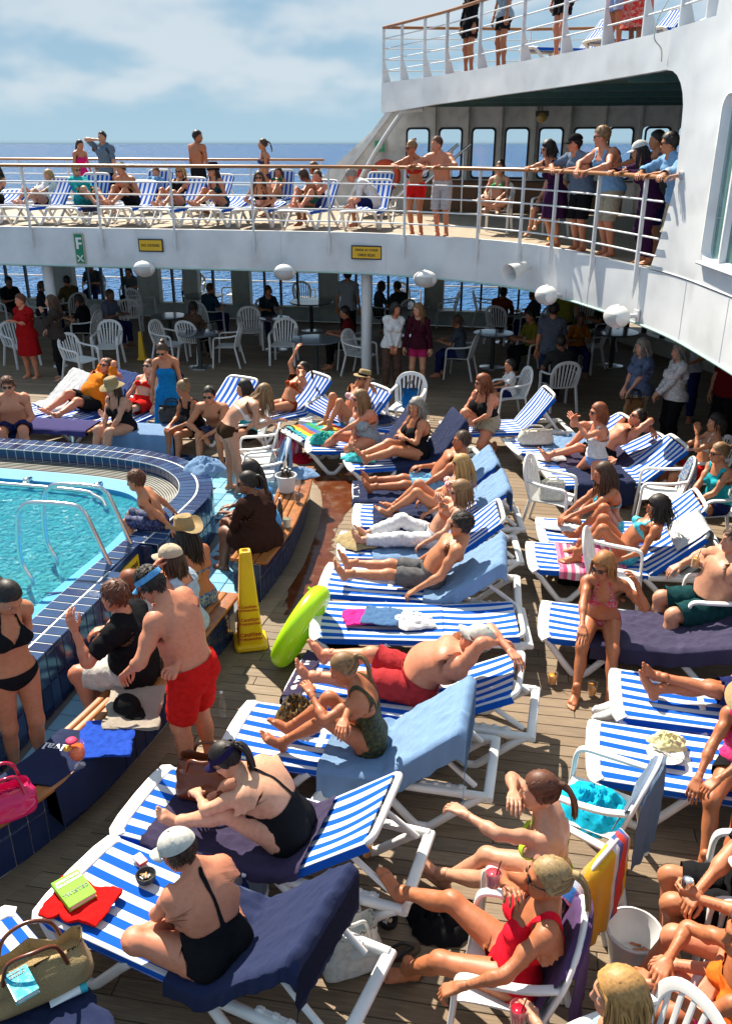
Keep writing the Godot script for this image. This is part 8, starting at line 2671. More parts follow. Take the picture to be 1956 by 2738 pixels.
	P("woman in dark teal swimsuit and black hat on the promenade","f 0.95 tan 1 -34 10 25",[-614,330,-1785,-618,340,-1752,-643,340,-1768,-642,326,-1724,-656,326,-1741],"suit 0 0.01,0.06,0.08 swimsuit","long H_DARK",{"sq":0.07,"soles":[15.0,15.0],"hat":["bucket","BLACK"]},"promenade sunbathers")
	lounger(Vector3(-3.15,2.81,-16.95),86.0,48.0,"promenade lounger under the bent person in white shirt","promenade loungers")
	P("long haired girl lying on her front behind the rail","f 0.95 tan 1 8 70 48",[-515,330,-1750,-498,327,-1700,-517,327,-1695,-516,330,-1826,-535,330,-1823],"bikini 0 BLACK bikini_top|brief 0 BLACK bikini_bottom","long H_BROWN",{"hp":0.0,"elbows":[99,-50,-14,-99,-50,14],"knees":[0,-100,0,0,-100,0],"soles":[60.0,60.0],"shades":true},"promenade sunbathers")
	P("girl in red and navy swimsuit bending her head beside a lounger","f 0.85 deep 1 -70 5 30",[-415,332,-1770,-449,337,-1747,-450,342,-1763,-444,292,-1749,-447,292,-1771],"bikini 0 0.3,0.01,0.02 bikini_top|brief 0 NAVY bikini_bottom","bob H_BROWN",{"sq":0.07,"hp":30.0},"promenade sunbathers")
	P("brown haired child behind the girl in red and navy","f 0.8 deep 1 -60 5 15",[-420,340,-1830,-441,350,-1806,-451,350,-1824,-445,298,-1804,-455,298,-1821],"suit 0 BLACK swimsuit","bob H_AUB",{"sq":0.07,"hp":10.0},"promenade sunbathers")
	P("person in white shirt bent over beside the red shorts","m 1 red 1 -80 15 55",[-300,335,-1770,-343,325,-1752,-341,325,-1773,-332,293,-1752,-337,293,-1776],"tee 0.25 WHITE shirt|shorts 0.6 NAVY shorts","short H_GREY",{"sq":0.07,"hp":40.0},"promenade sunbathers")
	P("woman in bright pink strapless dress at the far rail","f 0.95 tan 1 60 0 8",[-1125,368,-2200,-1105,358,-2219,-1132,358,-2173,-1119,288,-2210,-1130,288,-2190],"tube 0.9 0.75,0.02,0.18 bodice|gown 0.5 0.75,0.02,0.18 skirt","pony H_DARK",{"hp":14.0},"standing figures")
	P("man in grey blue T-shirt with hand on his forehead","m 1.04 light 1 -10 0 2",[-989,377,-2060,-963,365,-2050,-999,445,-2050,-978,289,-2058,-1000,289,-2062],"tee 0.24 0.13,0.18,0.25 shirt|shorts 0.5 0.01,0.012,0.02 shorts","crop H_DARK",{"elbows":[102,-50,-2,-105,20,22]},"standing figures")
	P("bare backed man standing against the sea","m 1.05 deep 1 160 0 2",[-774,378,-2100,-797,368,-2117,-746,368,-2098,-785,289,-2104,-764,289,-2096],"pants 0 BLACK trousers","short H_DARK",{"hp":4.0,"hy":-60.0},"standing figures")
	P("woman in blue patterned bikini standing before the horizon","f 0.95 tan 1 -60 0 2",[-597,368,-2050,-590,358,-2023,-617,358,-2069,-591,288,-2040,-602,288,-2060],"bikini 0 0.03,0.05,0.14 bikini_top|brief 0 0.03,0.05,0.14 bikini_bottom","pony H_BROWN",{"hp":0.0,"hy":-20.0},"standing figures")
	P("woman in red bikini top and red shorts leaning on the rail","f 0.95 deep 1 -17 8 22",[-198,366,-1638,-196,401,-1591,-231,401,-1602,-187,288,-1638,-205,288,-1648],"bikini 0 0.45,0.03,0.02 bikini_top|shorts 0.72 RED shorts","bun H_DBL",{"hp":8.0,"hy":-35.0,"elbows":[86,-35,59,-104,-35,-2],"shades":true},"people leaning on the promenade rail")
	P("bare chested man in plaid shorts leaning on the rail","m 1 red 1 -17 8 30",[-150,371,-1625,-150,401,-1576,-184,401,-1587,-140,288,-1626,-157,288,-1636],"shorts 0.5 print:plaid shorts","crop H_AUB",{"hp":8.0,"hy":-30.0,"elbows":[86,-35,59,-104,-35,-2]},"people leaning on the promenade rail")
	P("curly haired woman with hand on chin in purple wrap","f 0.95 tan 1 -48 8 26",[43,366,-1496,21,401,-1455,-3,401,-1483,53,288,-1492,43,288,-1509],"tank 0.9 PURPLE top|gown 0.4 PURPLE wrap","curly H_DARK",{"hp":8.0,"hy":-20.0,"elbows":[43,-35,95,-88,-35,-56],"shades":true},"people leaning on the promenade rail")
	P("man in black cap and grey blue T-shirt at the rail","m 1 red 1 -48 8 26",[82,371,-1456,58,401,-1413,34,401,-1440,91,288,-1451,81,288,-1468],"tee 0.24 0.14,0.19,0.27 shirt|shorts 0.5 BLACK shorts","short H_DARK",{"hp":8.0,"hy":-35.0,"fat":0.40,"elbows":[43,-35,95,-88,-35,-56],"hat":["cap","BLACK"]},"people leaning on the promenade rail")
	P("sunburnt man with pale blue towel round his neck at the rail","m 1.06 red 1 -61 8 26",[120,376,-1393,86,401,-1356,69,401,-1387,129,288,-1386,122,288,-1405],"tank 0.9 LBLUE towel_wrap|shorts 0.5 KHAKI shorts","short H_DBL",{"hp":8.0,"hy":-40.0,"fat":0.50,"elbows":[22,-35,102,-75,-35,-73],"shades":true},"people leaning on the promenade rail")
	P("long haired woman in white cap and purple jacket","f 0.95 tan 1 -65 8 26",[165,366,-1305,128,401,-1271,113,401,-1304,173,288,-1298,168,288,-1318],"tee 0.5 PURPLE jacket|pants 0 PURPLE trousers","long H_DARK",{"hp":18.0,"hy":-40.0,"elbows":[13,-35,104,-68,-35,-79],"hat":["cap","0.65,0.65,0.63"]},"people leaning on the promenade rail")
	P("dark haired man wrapped in pale blue shirt with hand on mouth","m 1 tan 1 -65 8 26",[193,371,-1242,156,401,-1208,141,401,-1241,201,288,-1234,197,288,-1254],"tee 0.45 LBLUE shirt|shorts 0.5 KHAKI shorts","short H_DARK",{"hp":8.0,"hy":-40.0,"elbows":[13,-35,104,-68,-35,-79],"shades":true},"people leaning on the promenade rail")
	P("man in brown cap and pale hooded top at the rail end","m 1 light 1 -70 8 26",[219,371,-1184,175,401,-1152,163,401,-1186,226,288,-1176,223,288,-1196],"tee 0.52 0.45,0.46,0.5 hooded_top|shorts 0.5 RED shorts","short H_BROWN",{"hp":8.0,"hy":-30.0,"elbows":[4,-35,104,-61,-35,-85],"hat":["cap","0.06,0.03,0.025"]},"people leaning on the promenade rail")
	chair(Vector3(-0.55,2.82,-17.20),-10.0,"white armchair on the promenade with the woman in green bikini","promenade armchairs")
	chair(Vector3(0.42,2.82,-16.60),-25.0,"white armchair on the promenade with the boy in blue trunks","promenade armchairs")
	P("woman in green bikini top with towel in a promenade chair","f 0.95 light 1 -14 -10 -8",[-55,336,-1720,-49,346,-1688,-75,348,-1699,-72,326,-1693,-51,326,-1688],"bikini 0 0.06,0.3,0.1 bikini_top|brief 0 0.06,0.3,0.1 bikini_bottom","bun H_BROWN",{"sq":0.07,"hp":0.0,"knees":[68,30,58,-87,30,19]},"promenade sunbathers")
	P("slim boy in blue and white trunks in a promenade chair","m 0.9 light 1 -30 -14 -18",[42,336,-1660,44,342,-1636,20,344,-1650,16,306,-1594,7,293,-1629],"shorts 0.55 print:board trunks","short H_DARK",{"sq":0.07},"promenade sunbathers")
	P("woman in black jacket and short skirt on the sun deck","f 0.95 deep 1 -56 0 3",[-131,648,-1903,-122,638,-1876,-152,638,-1921,-125,568,-1894,-137,568,-1912],"tee 0.5 BLACK jacket|skirt 0.68 BLACK skirt","short H_DARK",{},"figures on the sun deck")
	P("figure in grey patterned top and black shorts on the sun deck","f 0.95 deep 1 -61 0 3",[-64,648,-1785,-58,638,-1757,-85,638,-1805,-59,568,-1775,-70,568,-1795],"tee 0.25 print:paisley top|shorts 0.68 BLACK shorts","short H_DARK",{},"figures on the sun deck")
	P("figure in black skirt with pale blue towel on the sun deck","f 0.95 red 1 -63 0 3",[35,648,-1598,40,638,-1570,16,638,-1619,40,568,-1588,30,568,-1608],"skirt 0.68 BLACK skirt|tee 0.2 BLACK top","long H_BROWN",{},"figures on the sun deck")
	P("man in pale blue shorts on the sun deck","m 1 deep 1 -63 0 3",[109,653,-1460,114,643,-1433,90,643,-1481,114,568,-1450,104,568,-1470],"shorts 0.5 0.3,0.4,0.6 shorts|tee 0.2 LBLUE shirt","short H_DARK",{},"figures on the sun deck")
	P("woman in red and orange flowered sarong on the sun deck","f 0.95 deep 1 -67 0 3",[131,648,-1395,134,638,-1367,113,638,-1417,135,568,-1385,127,568,-1405],"tank 0.95 print:hibiscus top|gown 0.14 print:hibiscus sarong","long H_DARK",{},"figures on the sun deck")
	lounger(Vector3(-0.20,5.61,-18.20),25.0,50.0,"first blue striped lounger on the sun deck counted from the left","sun deck loungers")
	lounger(Vector3(0.90,5.61,-17.00),25.0,50.0,"second blue striped lounger on the sun deck counted from the left","sun deck loungers")
	lounger(Vector3(1.70,5.61,-15.60),25.0,50.0,"third blue striped lounger on the sun deck counted from the left","sun deck loungers")
	lounger(Vector3(2.40,5.61,-14.40),25.0,50.0,"fourth blue striped lounger on the sun deck counted from the left","sun deck loungers")
	towel("towel",Vector3(-2.88,0.01,-11.51),10.7,58.0,0.90,2.15,-0.31,0.31,0.00,0.02,terry("0.008,0.02,0.09"),"navy towel over the steep backrest behind the patterned swimsuit","towels on loungers",1)
	towel("towel",Vector3(-2.19,0.01,-10.85),20.2,56.0,0.62,2.25,-0.31,0.33,0.00,0.12,terry("0.008,0.02,0.09"),"navy towel under the smiling woman in black","towels on loungers",2)
	towel("towel",Vector3(-1.86,0.01,-9.78),11.6,42.0,-0.25,1.15,-0.31,0.33,0.00,0.06,terry("0.008,0.02,0.09"),"navy towel hanging over the foot of the tattooed man's lounger","towels on loungers",3)
	towel("towel",Vector3(-1.86,0.01,-9.78),11.6,42.0,1.50,2.30,-0.30,0.32,0.00,0.02,terry("0.24,0.41,0.68"),"pale blue towel over the backrest behind the man in board shorts","towels on loungers",4)
	towel("towel",Vector3(-1.72,0.01,-9.07),8.8,40.0,0.20,0.95,-0.31,0.33,0.00,0.10,terry("0.008,0.02,0.09"),"navy towel with pale band under the blonde woman's feet","towels on loungers",5)
	towel("towel",Vector3(-1.72,0.01,-9.07),8.8,40.0,1.45,2.20,-0.30,0.32,0.00,0.02,terry("0.24,0.41,0.68"),"pale blue towel over the backrest behind the blonde woman","towels on loungers",6)
	towel("towel",Vector3(-1.73,0.01,-8.26),7.8,40.0,0.35,1.20,-0.31,0.33,0.00,0.10,terry("0.24,0.41,0.68"),"pale blue towel beneath the white trousers","towels on loungers",7)
	towel("towel",Vector3(-1.73,0.01,-7.47),2.1,38.0,1.00,2.15,-0.31,0.34,0.00,0.14,terry("0.24,0.41,0.68"),"pale blue towel behind the man in grey shorts","towels on loungers",8)
	towel("towel",Vector3(-1.58,0.01,-5.74),-3.8,28.0,-0.32,0.12,-0.33,0.33,0.00,0.00,terry("0.05,0.035,0.1"),"rumpled purple towel hanging off the foot of the red shorts lounger","towels on loungers",9)
	towel("towel",Vector3(-1.87,0.01,-5.01),-2.6,42.0,0.72,2.30,-0.31,0.33,0.00,0.20,terry("0.24,0.41,0.68"),"pale blue lettered towel over the near lounger's backrest","towels on loungers",10)
	towel("towel",Vector3(-2.26,0.01,-4.18),-8.2,38.0,0.22,1.32,-0.29,0.33,0.00,0.06,terry("0.05,0.035,0.1"),"purple towel under the woman with the headband","towels on loungers",11)
	towel("towel",Vector3(-2.37,0.01,-3.50),-15.0,44.0,0.92,2.20,-0.31,0.34,0.00,0.10,terry("0.008,0.02,0.09"),"navy towel under the woman in the white cap","towels on loungers",12)
	towel("towel",Vector3(-2.80,0.01,-2.93),-33.0,8.0,0.60,2.00,-0.33,0.36,0.02,0.12,terry("0.008,0.02,0.09"),"herringbone navy towel at the lower left corner","towels on loungers",13)
	towel("towel",Vector3(-0.01,0.01,-11.91),19.9,28.0,0.40,1.15,-0.30,0.32,0.00,0.05,terry("0.24,0.41,0.68"),"pale blue towel beside the white canvas bag","towels on loungers",14)
	towel("towel",Vector3(0.31,0.01,-11.35),12.5,26.0,0.30,1.30,-0.30,0.33,0.00,0.05,terry("0.05,0.035,0.1"),"purple towel under the man lying with raised elbows","towels on loungers",15)
	towel("towel",Vector3(0.51,0.01,-10.75),14.8,40.0,0.30,1.05,-0.30,0.33,0.00,0.30,terry("0.008,0.02,0.09"),"navy towel hanging to the deck under the kneeling woman","towels on loungers",16)
	towel("towel",Vector3(0.28,0.01,-8.34),3.1,42.0,0.28,0.95,-0.31,0.33,0.00,0.08,stripes_pink(),"pink and white striped towel with aqua border","towels on loungers",17)
	towel("towel",Vector3(0.28,0.01,-8.34),3.1,42.0,1.50,2.15,-0.28,0.28,0.00,0.00,terry("0.68,0.7,0.74"),"white towel over the backrest behind the short haired woman","towels on loungers",18)
	towel("towel",Vector3(0.40,0.01,-7.03),-3.2,14.0,0.42,1.72,-0.30,0.35,0.00,0.14,terry("0.06,0.05,0.12"),"rumpled purple towel beside the zebra print bikini","towels on loungers",19)
	towel("towel",Vector3(0.72,0.01,-5.22),-3.7,20.0,0.95,1.40,-0.31,0.33,0.00,0.05,terry("0.008,0.02,0.09"),"navy towel under the woman in pink","towels on loungers",20)
	towel("towel",Vector3(-6.15,0.01,-11.75),78.0,48.0,0.90,2.10,-0.31,0.33,0.00,0.05,terry("0.008,0.02,0.09"),"navy towel behind the woman in red bikini","towels on loungers",21)
	towel("towel",Vector3(-7.20,0.01,-11.75),62.0,42.0,0.75,2.00,-0.31,0.33,0.00,0.05,terry("0.02,0.06,0.25"),"blue towel behind the orange shirt","towels on loungers",22)
	towel("towel",Vector3(-8.15,0.01,-11.80),55.0,40.0,0.90,2.05,-0.31,0.33,0.00,0.05,terry("0.68,0.7,0.74"),"white towel over a backrest left of the orange shirt","towels on loungers",23)
	towel("towel",Vector3(-3.27,0.01,-11.86),42.2,46.0,0.10,1.00,-0.31,0.33,0.00,0.10,rainbow(),"rainbow coloured towel under the straw boater woman's feet","towels on loungers",24)
	towel("towel",Vector3(-9.20,2.81,-16.95),86.0,60.0,0.20,1.10,-0.31,0.33,0.00,0.10,terry("0.008,0.02,0.09"),"navy towel on the promenade lounger below the turquoise shirt","towels on loungers",25)
	bench_towel(-8.90,-6.15,terry("0.05,0.04,0.2"),"purple towel spread along the far bench",3,0.40)
	bench_towel(-6.02,-4.80,terry("0.24,0.41,0.68"),"pale blue towels spread over the short far bench",4,0.16)
	chair_towel(Vector3(-3.09,0.02,-9.95),-72.0,terry("0.24,0.41,0.68"),"pale blue towel over the armchair by the drinks bucket",0.45,0.45)
	chair_towel(Vector3(0.69,0.02,-4.51),-112.0,terry("0.17,0.24,0.36"),"grey blue towel hanging from the armchair with turquoise cloth",0.62,0.30)
	chair_towel(Vector3(0.18,0.02,-3.22),-98.0,terry("0.1,0.045,0.16"),"purple towel over the armchair of the red swimsuit woman",0.60,0.50)
	chair_towel(Vector3(0.36,0.02,-3.81),-122.0,stripes_yellow(),"yellow towel with red blue and white stripes over an armchair",.6,.3,.33)
	chair_towel(Vector3(1.83,0.02,-10.19),-95.0,cloth("print:floral_blue"),"flowered turquoise sarong over an armchair back",.6,.25,.2)
	heap("cloth_bag",Vector3(-2.68,0.40,-11.54),Vector3(0.2,0.16,0.16),cloth("0.03,0.3,0.28"),"teal bag on the foot of the patterned swimsuit woman's lounger","bag",3)
	heap("cloth_bundle",Vector3(-2.02,0.40,-10.91),Vector3(0.24,0.1,0.16),cloth("0.06,0.42,0.48"),"turquoise cloth on the foot of the smiling woman's lounger","cloth",4)
	heap("khaki_trousers",Vector3(-1.54,0.40,-8.32),Vector3(0.26,0.07,0.24),cloth("0.36,0.28,0.15"),"crumpled khaki cloth on the foot of a lounger","clothes",5)
	spread("pink_shirt",Vector3(-1.22,0.40,-6.71),Vector2(0.34,0.26),cloth("0.75,0.03,0.25"),"pink shirt lying on the empty lounger","clothes",22,2)
	spread("denim_shorts",Vector3(-1.04,0.42,-6.71),Vector2(0.32,0.3),cloth("0.07,0.15,0.3"),"denim shorts lying on the empty lounger","clothes",-3,3)
	heap("white_shirt",Vector3(-0.76,0.40,-6.72),Vector3(0.2,0.07,0.15),cloth("0.72,0.72,0.72"),"crumpled white shirt with dark lettering on the empty lounger","clothes",6)
	heap("sarong",Vector3(-1.44,0.40,-5.17),Vector3(0.17,0.2,0.16),print_tex("sarong",Color(0.02,0.02,0.02),[Color(0.9,0.65,0.05),Color(0.02,0.02,0.02),Color(0.02,0.02,0.02)],0.05),"black sarong with yellow flowers held by the woman","clothes",7)
	heap("white_towel",Vector3(-4.89,0.40,-12.23),Vector3(0.28,0.08,0.18),cloth("0.7,0.7,0.72"),"crumpled white towel on the loungers beside the blue dress","towel",8)
	heap("folded_towel",Vector3(0.64,0.40,-9.10),Vector3(0.28,0.05,0.15),cloth("0.6,0.68,0.74"),"white towel with aqua border before the reaching woman","towel",9)
	heap("white_cloth",Vector3(0.55,0.40,-11.40),Vector3(0.22,0.07,0.15),cloth("0.7,0.7,0.72"),"white cloth beside the kneeling woman","clothes",10)
	heap("teal_bag",Vector3(1.50,0.40,-8.95),Vector3(0.14,0.15,0.12),cloth("print:aqua"),"blue cloth bag on the lounger behind the reaching woman","bag",11)
	heap("turquoise_cloth",Vector3(0.67,0.43,-4.51),Vector3(0.24,0.16,0.22),cloth("0.01,0.42,0.62"),"bright turquoise cloth heaped on an armchair seat","clothes",12)
	heap("blue_towel",Vector3(-3.70,0.66,-9.52),Vector3(0.26,0.16,0.22),terry("0.24,0.41,0.68"),"pale blue towel dropped on the pool corner","towel",13)
	heap("blue_towel",Vector3(-2.62,0.49,-9.95),Vector3(0.24,0.09,0.2),terry("0.24,0.41,0.68"),"pale blue towel hanging on the end of the bench","towel",14)
	heap("red_cloth",Vector3(-3.05,0.00,-11.74),Vector3(0.2,0.14,0.16),cloth("0.4,0.01,0.03"),"dark red cloth heaped behind the bench end","clothes",15)
	heap("navy_cloth",Vector3(-2.14,0.40,-12.74),Vector3(0.4,0.1,0.25),terry("0.008,0.02,0.09"),"navy cloths heaped on a low lounger","towel",16)
	bag("canvas_bag",Vector3(0.35,0.40,-12.04),10,Vector3(0.5,0.2,0.28),cloth("0.66,0.63,0.55"),"cream canvas bag lying on a lounger",cloth("0.66,0.63,0.55"),.5,2,.15)
	bag("leather_bag",Vector3(-1.82,0.40,-4.30),2,Vector3(0.42,0.27,0.3),leather(),"brown leather bag at the foot of the headband woman's lounger",leather(),.35,3,.12)
	bag("beach_bag",Vector3(-5.04,0.50,-11.81),20,Vector3(0.42,0.24,0.22),mat("two_tone",Color(0.03,0.03,0.03),.6,"cloth"),"black and white handbag on the short far bench",M_black,.6,4,.4)
	bag("striped_bag",Vector3(-3.30,0.02,-11.95),-10,Vector3(0.42,0.32,0.2),stripes_pink(),"pink striped beach bag behind the towelled armchair",M_black,.8,5,.4)
	bag("white_bag",Vector3(-0.71,0.02,-3.47),30,Vector3(0.36,0.3,0.26),cloth("0.62,0.62,0.58"),"white bag standing on the deck behind the white cap woman",cloth("0.62,0.62,0.58"),.7,6,.3)
	bag("seat_bag",Vector3(0.53,0.43,-9.84),0,Vector3(0.3,0.22,0.24),cloth("0.6,0.6,0.55"),"white bag on the armchair seen from its back",cloth("0.6,0.6,0.55"),.7,7,.1)
	bag("blue_bag",Vector3(-1.65,0.43,-13.44),0,Vector3(0.26,0.3,0.16),cloth("0.005,0.1,0.3"),"blue bag propped on the slatted armchair",M_black,.7,8,.4)
	bag("tan_handbag",Vector3(1.81,0.55,-13.20),30,Vector3(0.34,0.26,0.1),mat("tan_leather",Color(0.25,0.12,0.04),.5,"mottle"),"tan handbag held by the woman in plaid",M_black,.9,9,.5)
	bench_drape()
	bag("pink_handbag",Vector3(-2.93,0.50,-3.79),40,Vector3(0.32,0.2,0.24),mat("pink_vinyl",Color(0.55,0.01,0.1),.12),"shiny pink handbag on the near bench",mat("pink_strap",Color(0.4,0.008,0.05),.2),.5,10,.55)
	cocktail(Vector3(-2.72,0.49,-4.27))
	spread("blue_shirt",Vector3(-2.66,0.49,-4.57),Vector2(0.42,0.36),cloth("0.02,0.07,0.42"),"blue T-shirt with printed picture on the near bench","clothes",-70,4)
	spread("beige_towel",Vector3(-2.61,0.49,-4.93),Vector2(0.5,0.4),terry("0.52,0.45,0.37"),"beige towel folded on the near bench","towel",-75,5,.03)
	cap_left(Vector3(-2.64,0.53,-4.88),60)
	bucket(Vector3(-2.63,0.49,-9.38),0.12,0.21,"white ice bucket with beer bottles on the bench")
	bottle(Vector3(-2.67,0.54,-9.38),mat("brown_glass",Color(0.035,0.02,0.008),0.08),"left beer bottle standing in the white ice bucket",0.24)
	bottle(Vector3(-2.63,0.54,-9.43),mat("brown_glass",Color(0.035,0.02,0.008),0.08),"rear beer bottle standing in the white ice bucket",0.24)
	bottle(Vector3(-2.58,0.54,-9.38),mat("brown_glass",Color(0.035,0.02,0.008),0.08),"right beer bottle standing in the white ice bucket",0.24)
	bottle(Vector3(-2.62,0.54,-9.33),mat("brown_glass",Color(0.035,0.02,0.008),0.08),"front beer bottle standing in the white ice bucket",0.24)
	bottle(Vector3(-2.49,0.49,-8.58),mat("brown_glass"),"brown beer bottle standing in front of the ice bucket",0.24)
	cup("paper_cup",Vector3(-2.35,0.49,-8.35),0.045,0.1,mat("cup_cream",Color(0.66,0.64,0.52),0.35),"cream cup near the edge of the bench")
	cup("paper_cup",Vector3(-2.56,0.49,-8.56),0.045,0.1,mat("cup_cream",Color(0.66,0.64,0.52),0.35),"cream cup behind the brown cover-up")
	cup("plastic_cup",Vector3(-2.41,0.49,-9.06),0.042,0.13,clear_glass(),"cup of dark cola beside the ice bucket",mat("cola",Color(0.06,0.015,0.006),0.1))
	cup("plastic_cup",Vector3(-2.51,0.49,-9.48),0.042,0.13,clear_glass(),"empty clear cup on the bench behind the cola")
	cup("plastic_cup",Vector3(0.83,0.02,-6.39),0.045,0.13,clear_glass(),"orange drink standing between bare feet on deck",mat("juice",Color(0.75,0.3,0.02),0.2))
	cup("plastic_cup",Vector3(0.50,0.02,-6.50),0.045,0.12,clear_glass(),"half empty drink behind the V leg of a lounger",mat("juice",Color(0.75,0.3,0.02),0.2))
	cup("plastic_cup",Vector3(-0.75,0.02,-4.28),0.045,0.12,clear_glass(),"orange drink seen through the lounger prop",mat("juice",Color(0.75,0.3,0.02),0.2))
	bucket(Vector3(-1.03,0.02,-4.53),0.14,0.2,"white bucket on the deck beside the headband woman")
	bucket(Vector3(0.88,0.02,-3.77),0.15,0.24,"open white bucket with cans on the deck at right")
	bucket(Vector3(-1.39,0.02,-3.69),0.13,0.2,"white bucket with a blue bottle behind the white cap woman")
	bottle(Vector3(-1.39,0.05,-3.69),mat("blue_glass",Color(0.005,0.015,0.12),0.08),"blue bottle in the bucket behind the white cap woman",0.3)
	bottle(Vector3(-2.18,0.02,-5.57),clear_glass(),"clear plastic water bottle on the deck behind the red shorts",0.24)
	ashtray(Vector3(-1.93,0.39,-3.52),"black ashtray full of cigarette ends on the book lounger")
	ashtray(Vector3(-0.53,0.02,-3.78),"black ashtray on the deck by the raised foot")
	spread("red_cloth",Vector3(-2.22,0.40,-3.28),Vector2(0.36,0.26),cloth("0.6,0.01,0.01"),"red cloth under the green book","clothes",-5,6)
	book(Vector3(-2.28,0.42,-3.33),53,Vector3(0.16,0.035,0.235),"0.18,0.5,0.02",[["JONATHAN",.027,"0.75,0.78,0.7",-.085],["KELLERMAN",.026,"0.75,0.78,0.7",-.055],["TWISTED",.036,"0.01,0.03,0.01",.03]],"thick green novel on a red cloth")
	pack("cigarette_pack",Vector3(-2.02,0.39,-3.64),55,Vector3(0.055,0.022,0.088),["0.72,0.72,0.7","0.6,0.02,0.02"],"white and red cigarette pack on the book lounger","cigarettes")
	pack("purple_pack",Vector3(-2.07,0.39,-3.32),25,Vector3(0.07,0.02,0.1),["0.12,0.03,0.3","0.05,0.2,0.5"],"purple and blue packet beside the red cloth","packet")
	bag("straw_bag",Vector3(-2.19,0.40,-2.76),38,Vector3(0.55,0.22,0.3),straw_mat(),"woven straw bag on the corner lounger",leather(),.6,12,.5)
	book(Vector3(-2.15,0.60,-2.60),50,Vector3(0.11,0.03,0.175),"0.2,0.45,0.42",[["ANDREW M.",.014,"0.1,0.08,0.06",-.07],["GREELEY",.018,"0.1,0.08,0.06",-.05]],"paperback with sea picture leaning in the straw bag","print:aqua")
	tube_of_cream(Vector3(-2.00,0.40,-2.72),130)
	flip_flop(Vector3(-0.43,0.02,-3.57),-60,mat("sandal_sole",Color(0.08,0.05,0.03),.8),"black sandal behind the planted foot")
	flip_flop(Vector3(-0.40,0.02,-3.42),-70,mat("sandal_sole",Color(0.08,0.05,0.03),.8),"black sandal in front of the planted foot")
	flip_flop(Vector3(1.04,0.02,-3.94),-80,mat("sandal_sole",Color(0.08,0.05,0.03),.8),"black sandal of the man holding a can")
	sneaker(Vector3(0.96,0.02,-6.18),-80,"white sneaker beside the lounger with crossed legs")
	sneaker(Vector3(0.95,0.02,-6.07),-78,"white sneaker nearer the plate lounger")
	plate_set(Vector3(1.22,0.40,-5.19),20,"white dinner plate with cutlery on the lounger")
	heap("napkin",Vector3(1.25,0.41,-5.31),Vector3(0.13,0.09,0.1),cloth("0.72,0.66,0.36"),"pale yellow napkin crumpled on the plate","napkin",17)
	swim_ring(Vector3(-1.72,0.42,-6.43),Basis(Vector3(0.441,0.730,-0.522),Vector3(-0.101,-0.537,-0.837),Vector3(-0.892,0.422,-0.164)))
	caution_cone(Vector3(-2.28,0.02,-6.68),22,0.98,"tall yellow caution cone beside the bench end",true)
	caution_cone(Vector3(-8.01,0.02,-17.43),10,0.62,"small yellow cone standing in the shaded dining area",false)
	caution_cone(Vector3(0.48,2.83,-15.60),10,0.6,"yellow cone on the promenade behind the curly haired woman",false)
	puddle("wet_patch",[Vector2(-2.73,-11.31),Vector2(-2.25,-11.21),Vector2(-1.97,-10.41),Vector2(-2.03,-9.37),Vector2(-1.90,-8.52),Vector2(-1.89,-7.67),Vector2(-2.07,-7.26),Vector2(-2.24,-7.91),Vector2(-2.26,-9.06),Vector2(-2.40,-10.17)],0.019,"reddish wet patch of deck along the curved bench",3)
	cup("plastic_cup",Vector3(0.06,1.15,-3.08),0.042,0.11,clear_glass(),"clear cup of pink drink at the red swimsuit woman's mouth",mat("pink_drink",Color(0.6,0.06,0.08),.2))
	cup("plastic_cup",Vector3(1.72,0.82,-7.40),0.042,0.12,clear_glass(),"cup of amber drink held by the man in green shorts",mat("beer",Color(0.6,0.28,0.03),.2))
	cup("plastic_cup",Vector3(0.21,0.69,-2.75),0.042,0.12,clear_glass(),"cup of red drink held by the golden haired woman",mat("red_drink",Color(0.5,0.01,0.03),.2))
	drink_can(Vector3(1.09,0.64,-3.69))
	bottle(Vector3(-2.27,0.92,-4.79),mat("brown_glass"),"dark bottle in the hand of the man in red shorts",0.23)
	P("dark haired woman resting legs with black sandals on the pool edge","f 0.95 light 1 -62 -6 4",[-379,55,-1153,-377,55,-1126,-411,70,-1148,-389,78,-982,-403,78,-1007],"tank 0.95 TEAL top|shorts 0.68 BLACK shorts","bob H_DARK",{"sq":0.07,"knees":[-9,100,5,-9,100,5],"soles":[15.0,15.0]})
	P("bare chested man lying back at the very left of the promenade","m 1 tan 2 -10 -24 -62",[-1304,330,-1774,-1295,340,-1741,-1324,340,-1747,-1306,326,-1707,-1325,326,-1716],"shorts 0.6 NAVY shorts","short H_BROWN",{"sq":0.07,"soles":[15.0,15.0]},"promenade sunbathers")
	P("woman in white cover-up between the turquoise shirt and the left post","f 0.95 light 2 -10 -22 -57",[-1004,330,-1774,-995,340,-1741,-1024,340,-1747,-1006,326,-1707,-1025,326,-1716],"tee 0.3 WHITE cover_up|brief 0 NAVY bikini_bottom","bob H_BLOND",{"sq":0.07,"soles":[15.0,15.0]},"promenade sunbathers")
	P("person under a light towel on the rear promenade row","f 0.95 light 2 0 -24 -62",[-900,330,-2110,-885,340,-2080,-915,340,-2080,-890,326,-2044,-910,326,-2050],"tee 0.3 LBLUE shirt|shorts 0.6 BLACK shorts","short H_AUB",{"sq":0.07,"soles":[15.0,15.0]},"promenade sunbathers")
	P("dark haired woman in green bikini on the rear promenade row","f 0.95 tan 2 0 -24 -60",[-590,330,-2110,-575,340,-2080,-605,340,-2080,-580,326,-2044,-600,326,-2050],"bikini 0 GREEN bikini_top|brief 0 GREEN bikini_bottom","long H_DARK",{"sq":0.07,"soles":[15.0,15.0]},"promenade sunbathers")
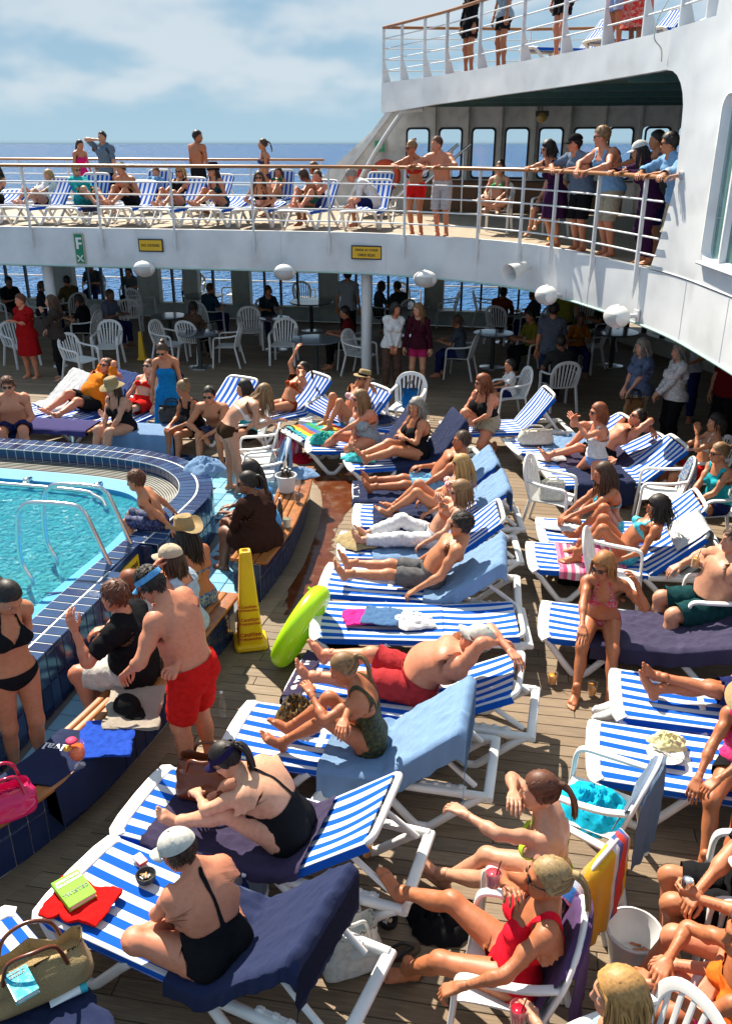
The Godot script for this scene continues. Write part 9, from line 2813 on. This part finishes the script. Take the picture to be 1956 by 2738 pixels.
	heap("dark_bag",Vector3(-1.42,0.02,-6.67),Vector3(0.22,0.16,0.16),cloth("0.01,0.01,0.012"),"black bag with white straps under the empty lounger","bag",30)
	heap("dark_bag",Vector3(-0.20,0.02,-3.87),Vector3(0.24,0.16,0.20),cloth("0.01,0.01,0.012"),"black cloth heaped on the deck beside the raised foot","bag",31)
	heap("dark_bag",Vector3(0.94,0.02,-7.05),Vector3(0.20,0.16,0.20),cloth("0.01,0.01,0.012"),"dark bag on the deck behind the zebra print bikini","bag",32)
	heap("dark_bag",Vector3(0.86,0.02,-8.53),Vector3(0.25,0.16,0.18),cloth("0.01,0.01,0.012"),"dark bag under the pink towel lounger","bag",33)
	P("man with bare shoulders behind the towel wearer at the rail","m 1 tan 2 -61 8 6",[181,371,-1365,112,401,-1308,95,401,-1340,189,288,-1358,183,288,-1377],"tank 0.9 GREY vest|shorts 0.5 NAVY shorts","short H_DARK",{"hp":8.0,"hy":-30.0,"elbows":[22,-35,102,-75,-35,-73]},"people leaning on the promenade rail")
	P("woman in dark cap half hidden in the rail crowd","f 0.95 tan 2 -65 8 6",[222,366,-1286,144,401,-1234,130,401,-1267,229,288,-1279,225,288,-1299],"tee 0.3 PURPLE top|shorts 0.6 BLACK shorts","bob H_DARK",{"hp":8.0,"hy":-30.0,"elbows":[13,-35,104,-68,-35,-79],"hat":["cap","BLACK"]},"people leaning on the promenade rail")
	P("man in green trunks on the last promenade lounger","m 1 red 2 -10 -24 -60",[-424,330,-1774,-415,340,-1741,-444,340,-1747,-426,326,-1707,-445,326,-1716],"shorts 0.6 GREEN trunks","short H_BROWN",{"sq":0.07,"soles":[15.0,15.0]},"promenade sunbathers")
	P("woman in white bikini on the rear row behind the left post","f 0.95 deep 2 -5 -24 -60",[-1052,330,-2110,-1040,340,-2078,-1070,340,-2081,-1048,326,-2043,-1067,326,-2051],"bikini 0 WHITE bikini_top|brief 0 WHITE bikini_bottom","long H_BROWN",{"sq":0.07,"soles":[15.0,15.0]},"promenade sunbathers")
	chair(Vector3(-0.08,0.02,-14.33),-70.0,"white armchair under the small child in white shirt","white plastic armchairs")
	chair(Vector3(2.44,0.02,-11.04),-80.0,"white armchair under the dark haired woman in red shorts","white plastic armchairs")
	chair(Vector3(-3.81,0.02,-11.59),-62.0,"white armchair under the woman with black sandals","white plastic armchairs")
	chair(Vector3(1.43,0.02,-3.39),-95.0,"white armchair under the bandana wearer","white plastic armchairs")
func _ready() -> void:
	look_of_things()
	set_stage()
	build_sea()
	build_decks()
	build_house()
	build_dining_wall()
	build_rails()
	white_column(-2.92, -16.62, "white round column beside the woman in the white jacket")
	white_column(-9.5, -16.62, "white round column at the left of the dining area")
	build_pool()
	build_benches()
	fascia_things()
	place_all()
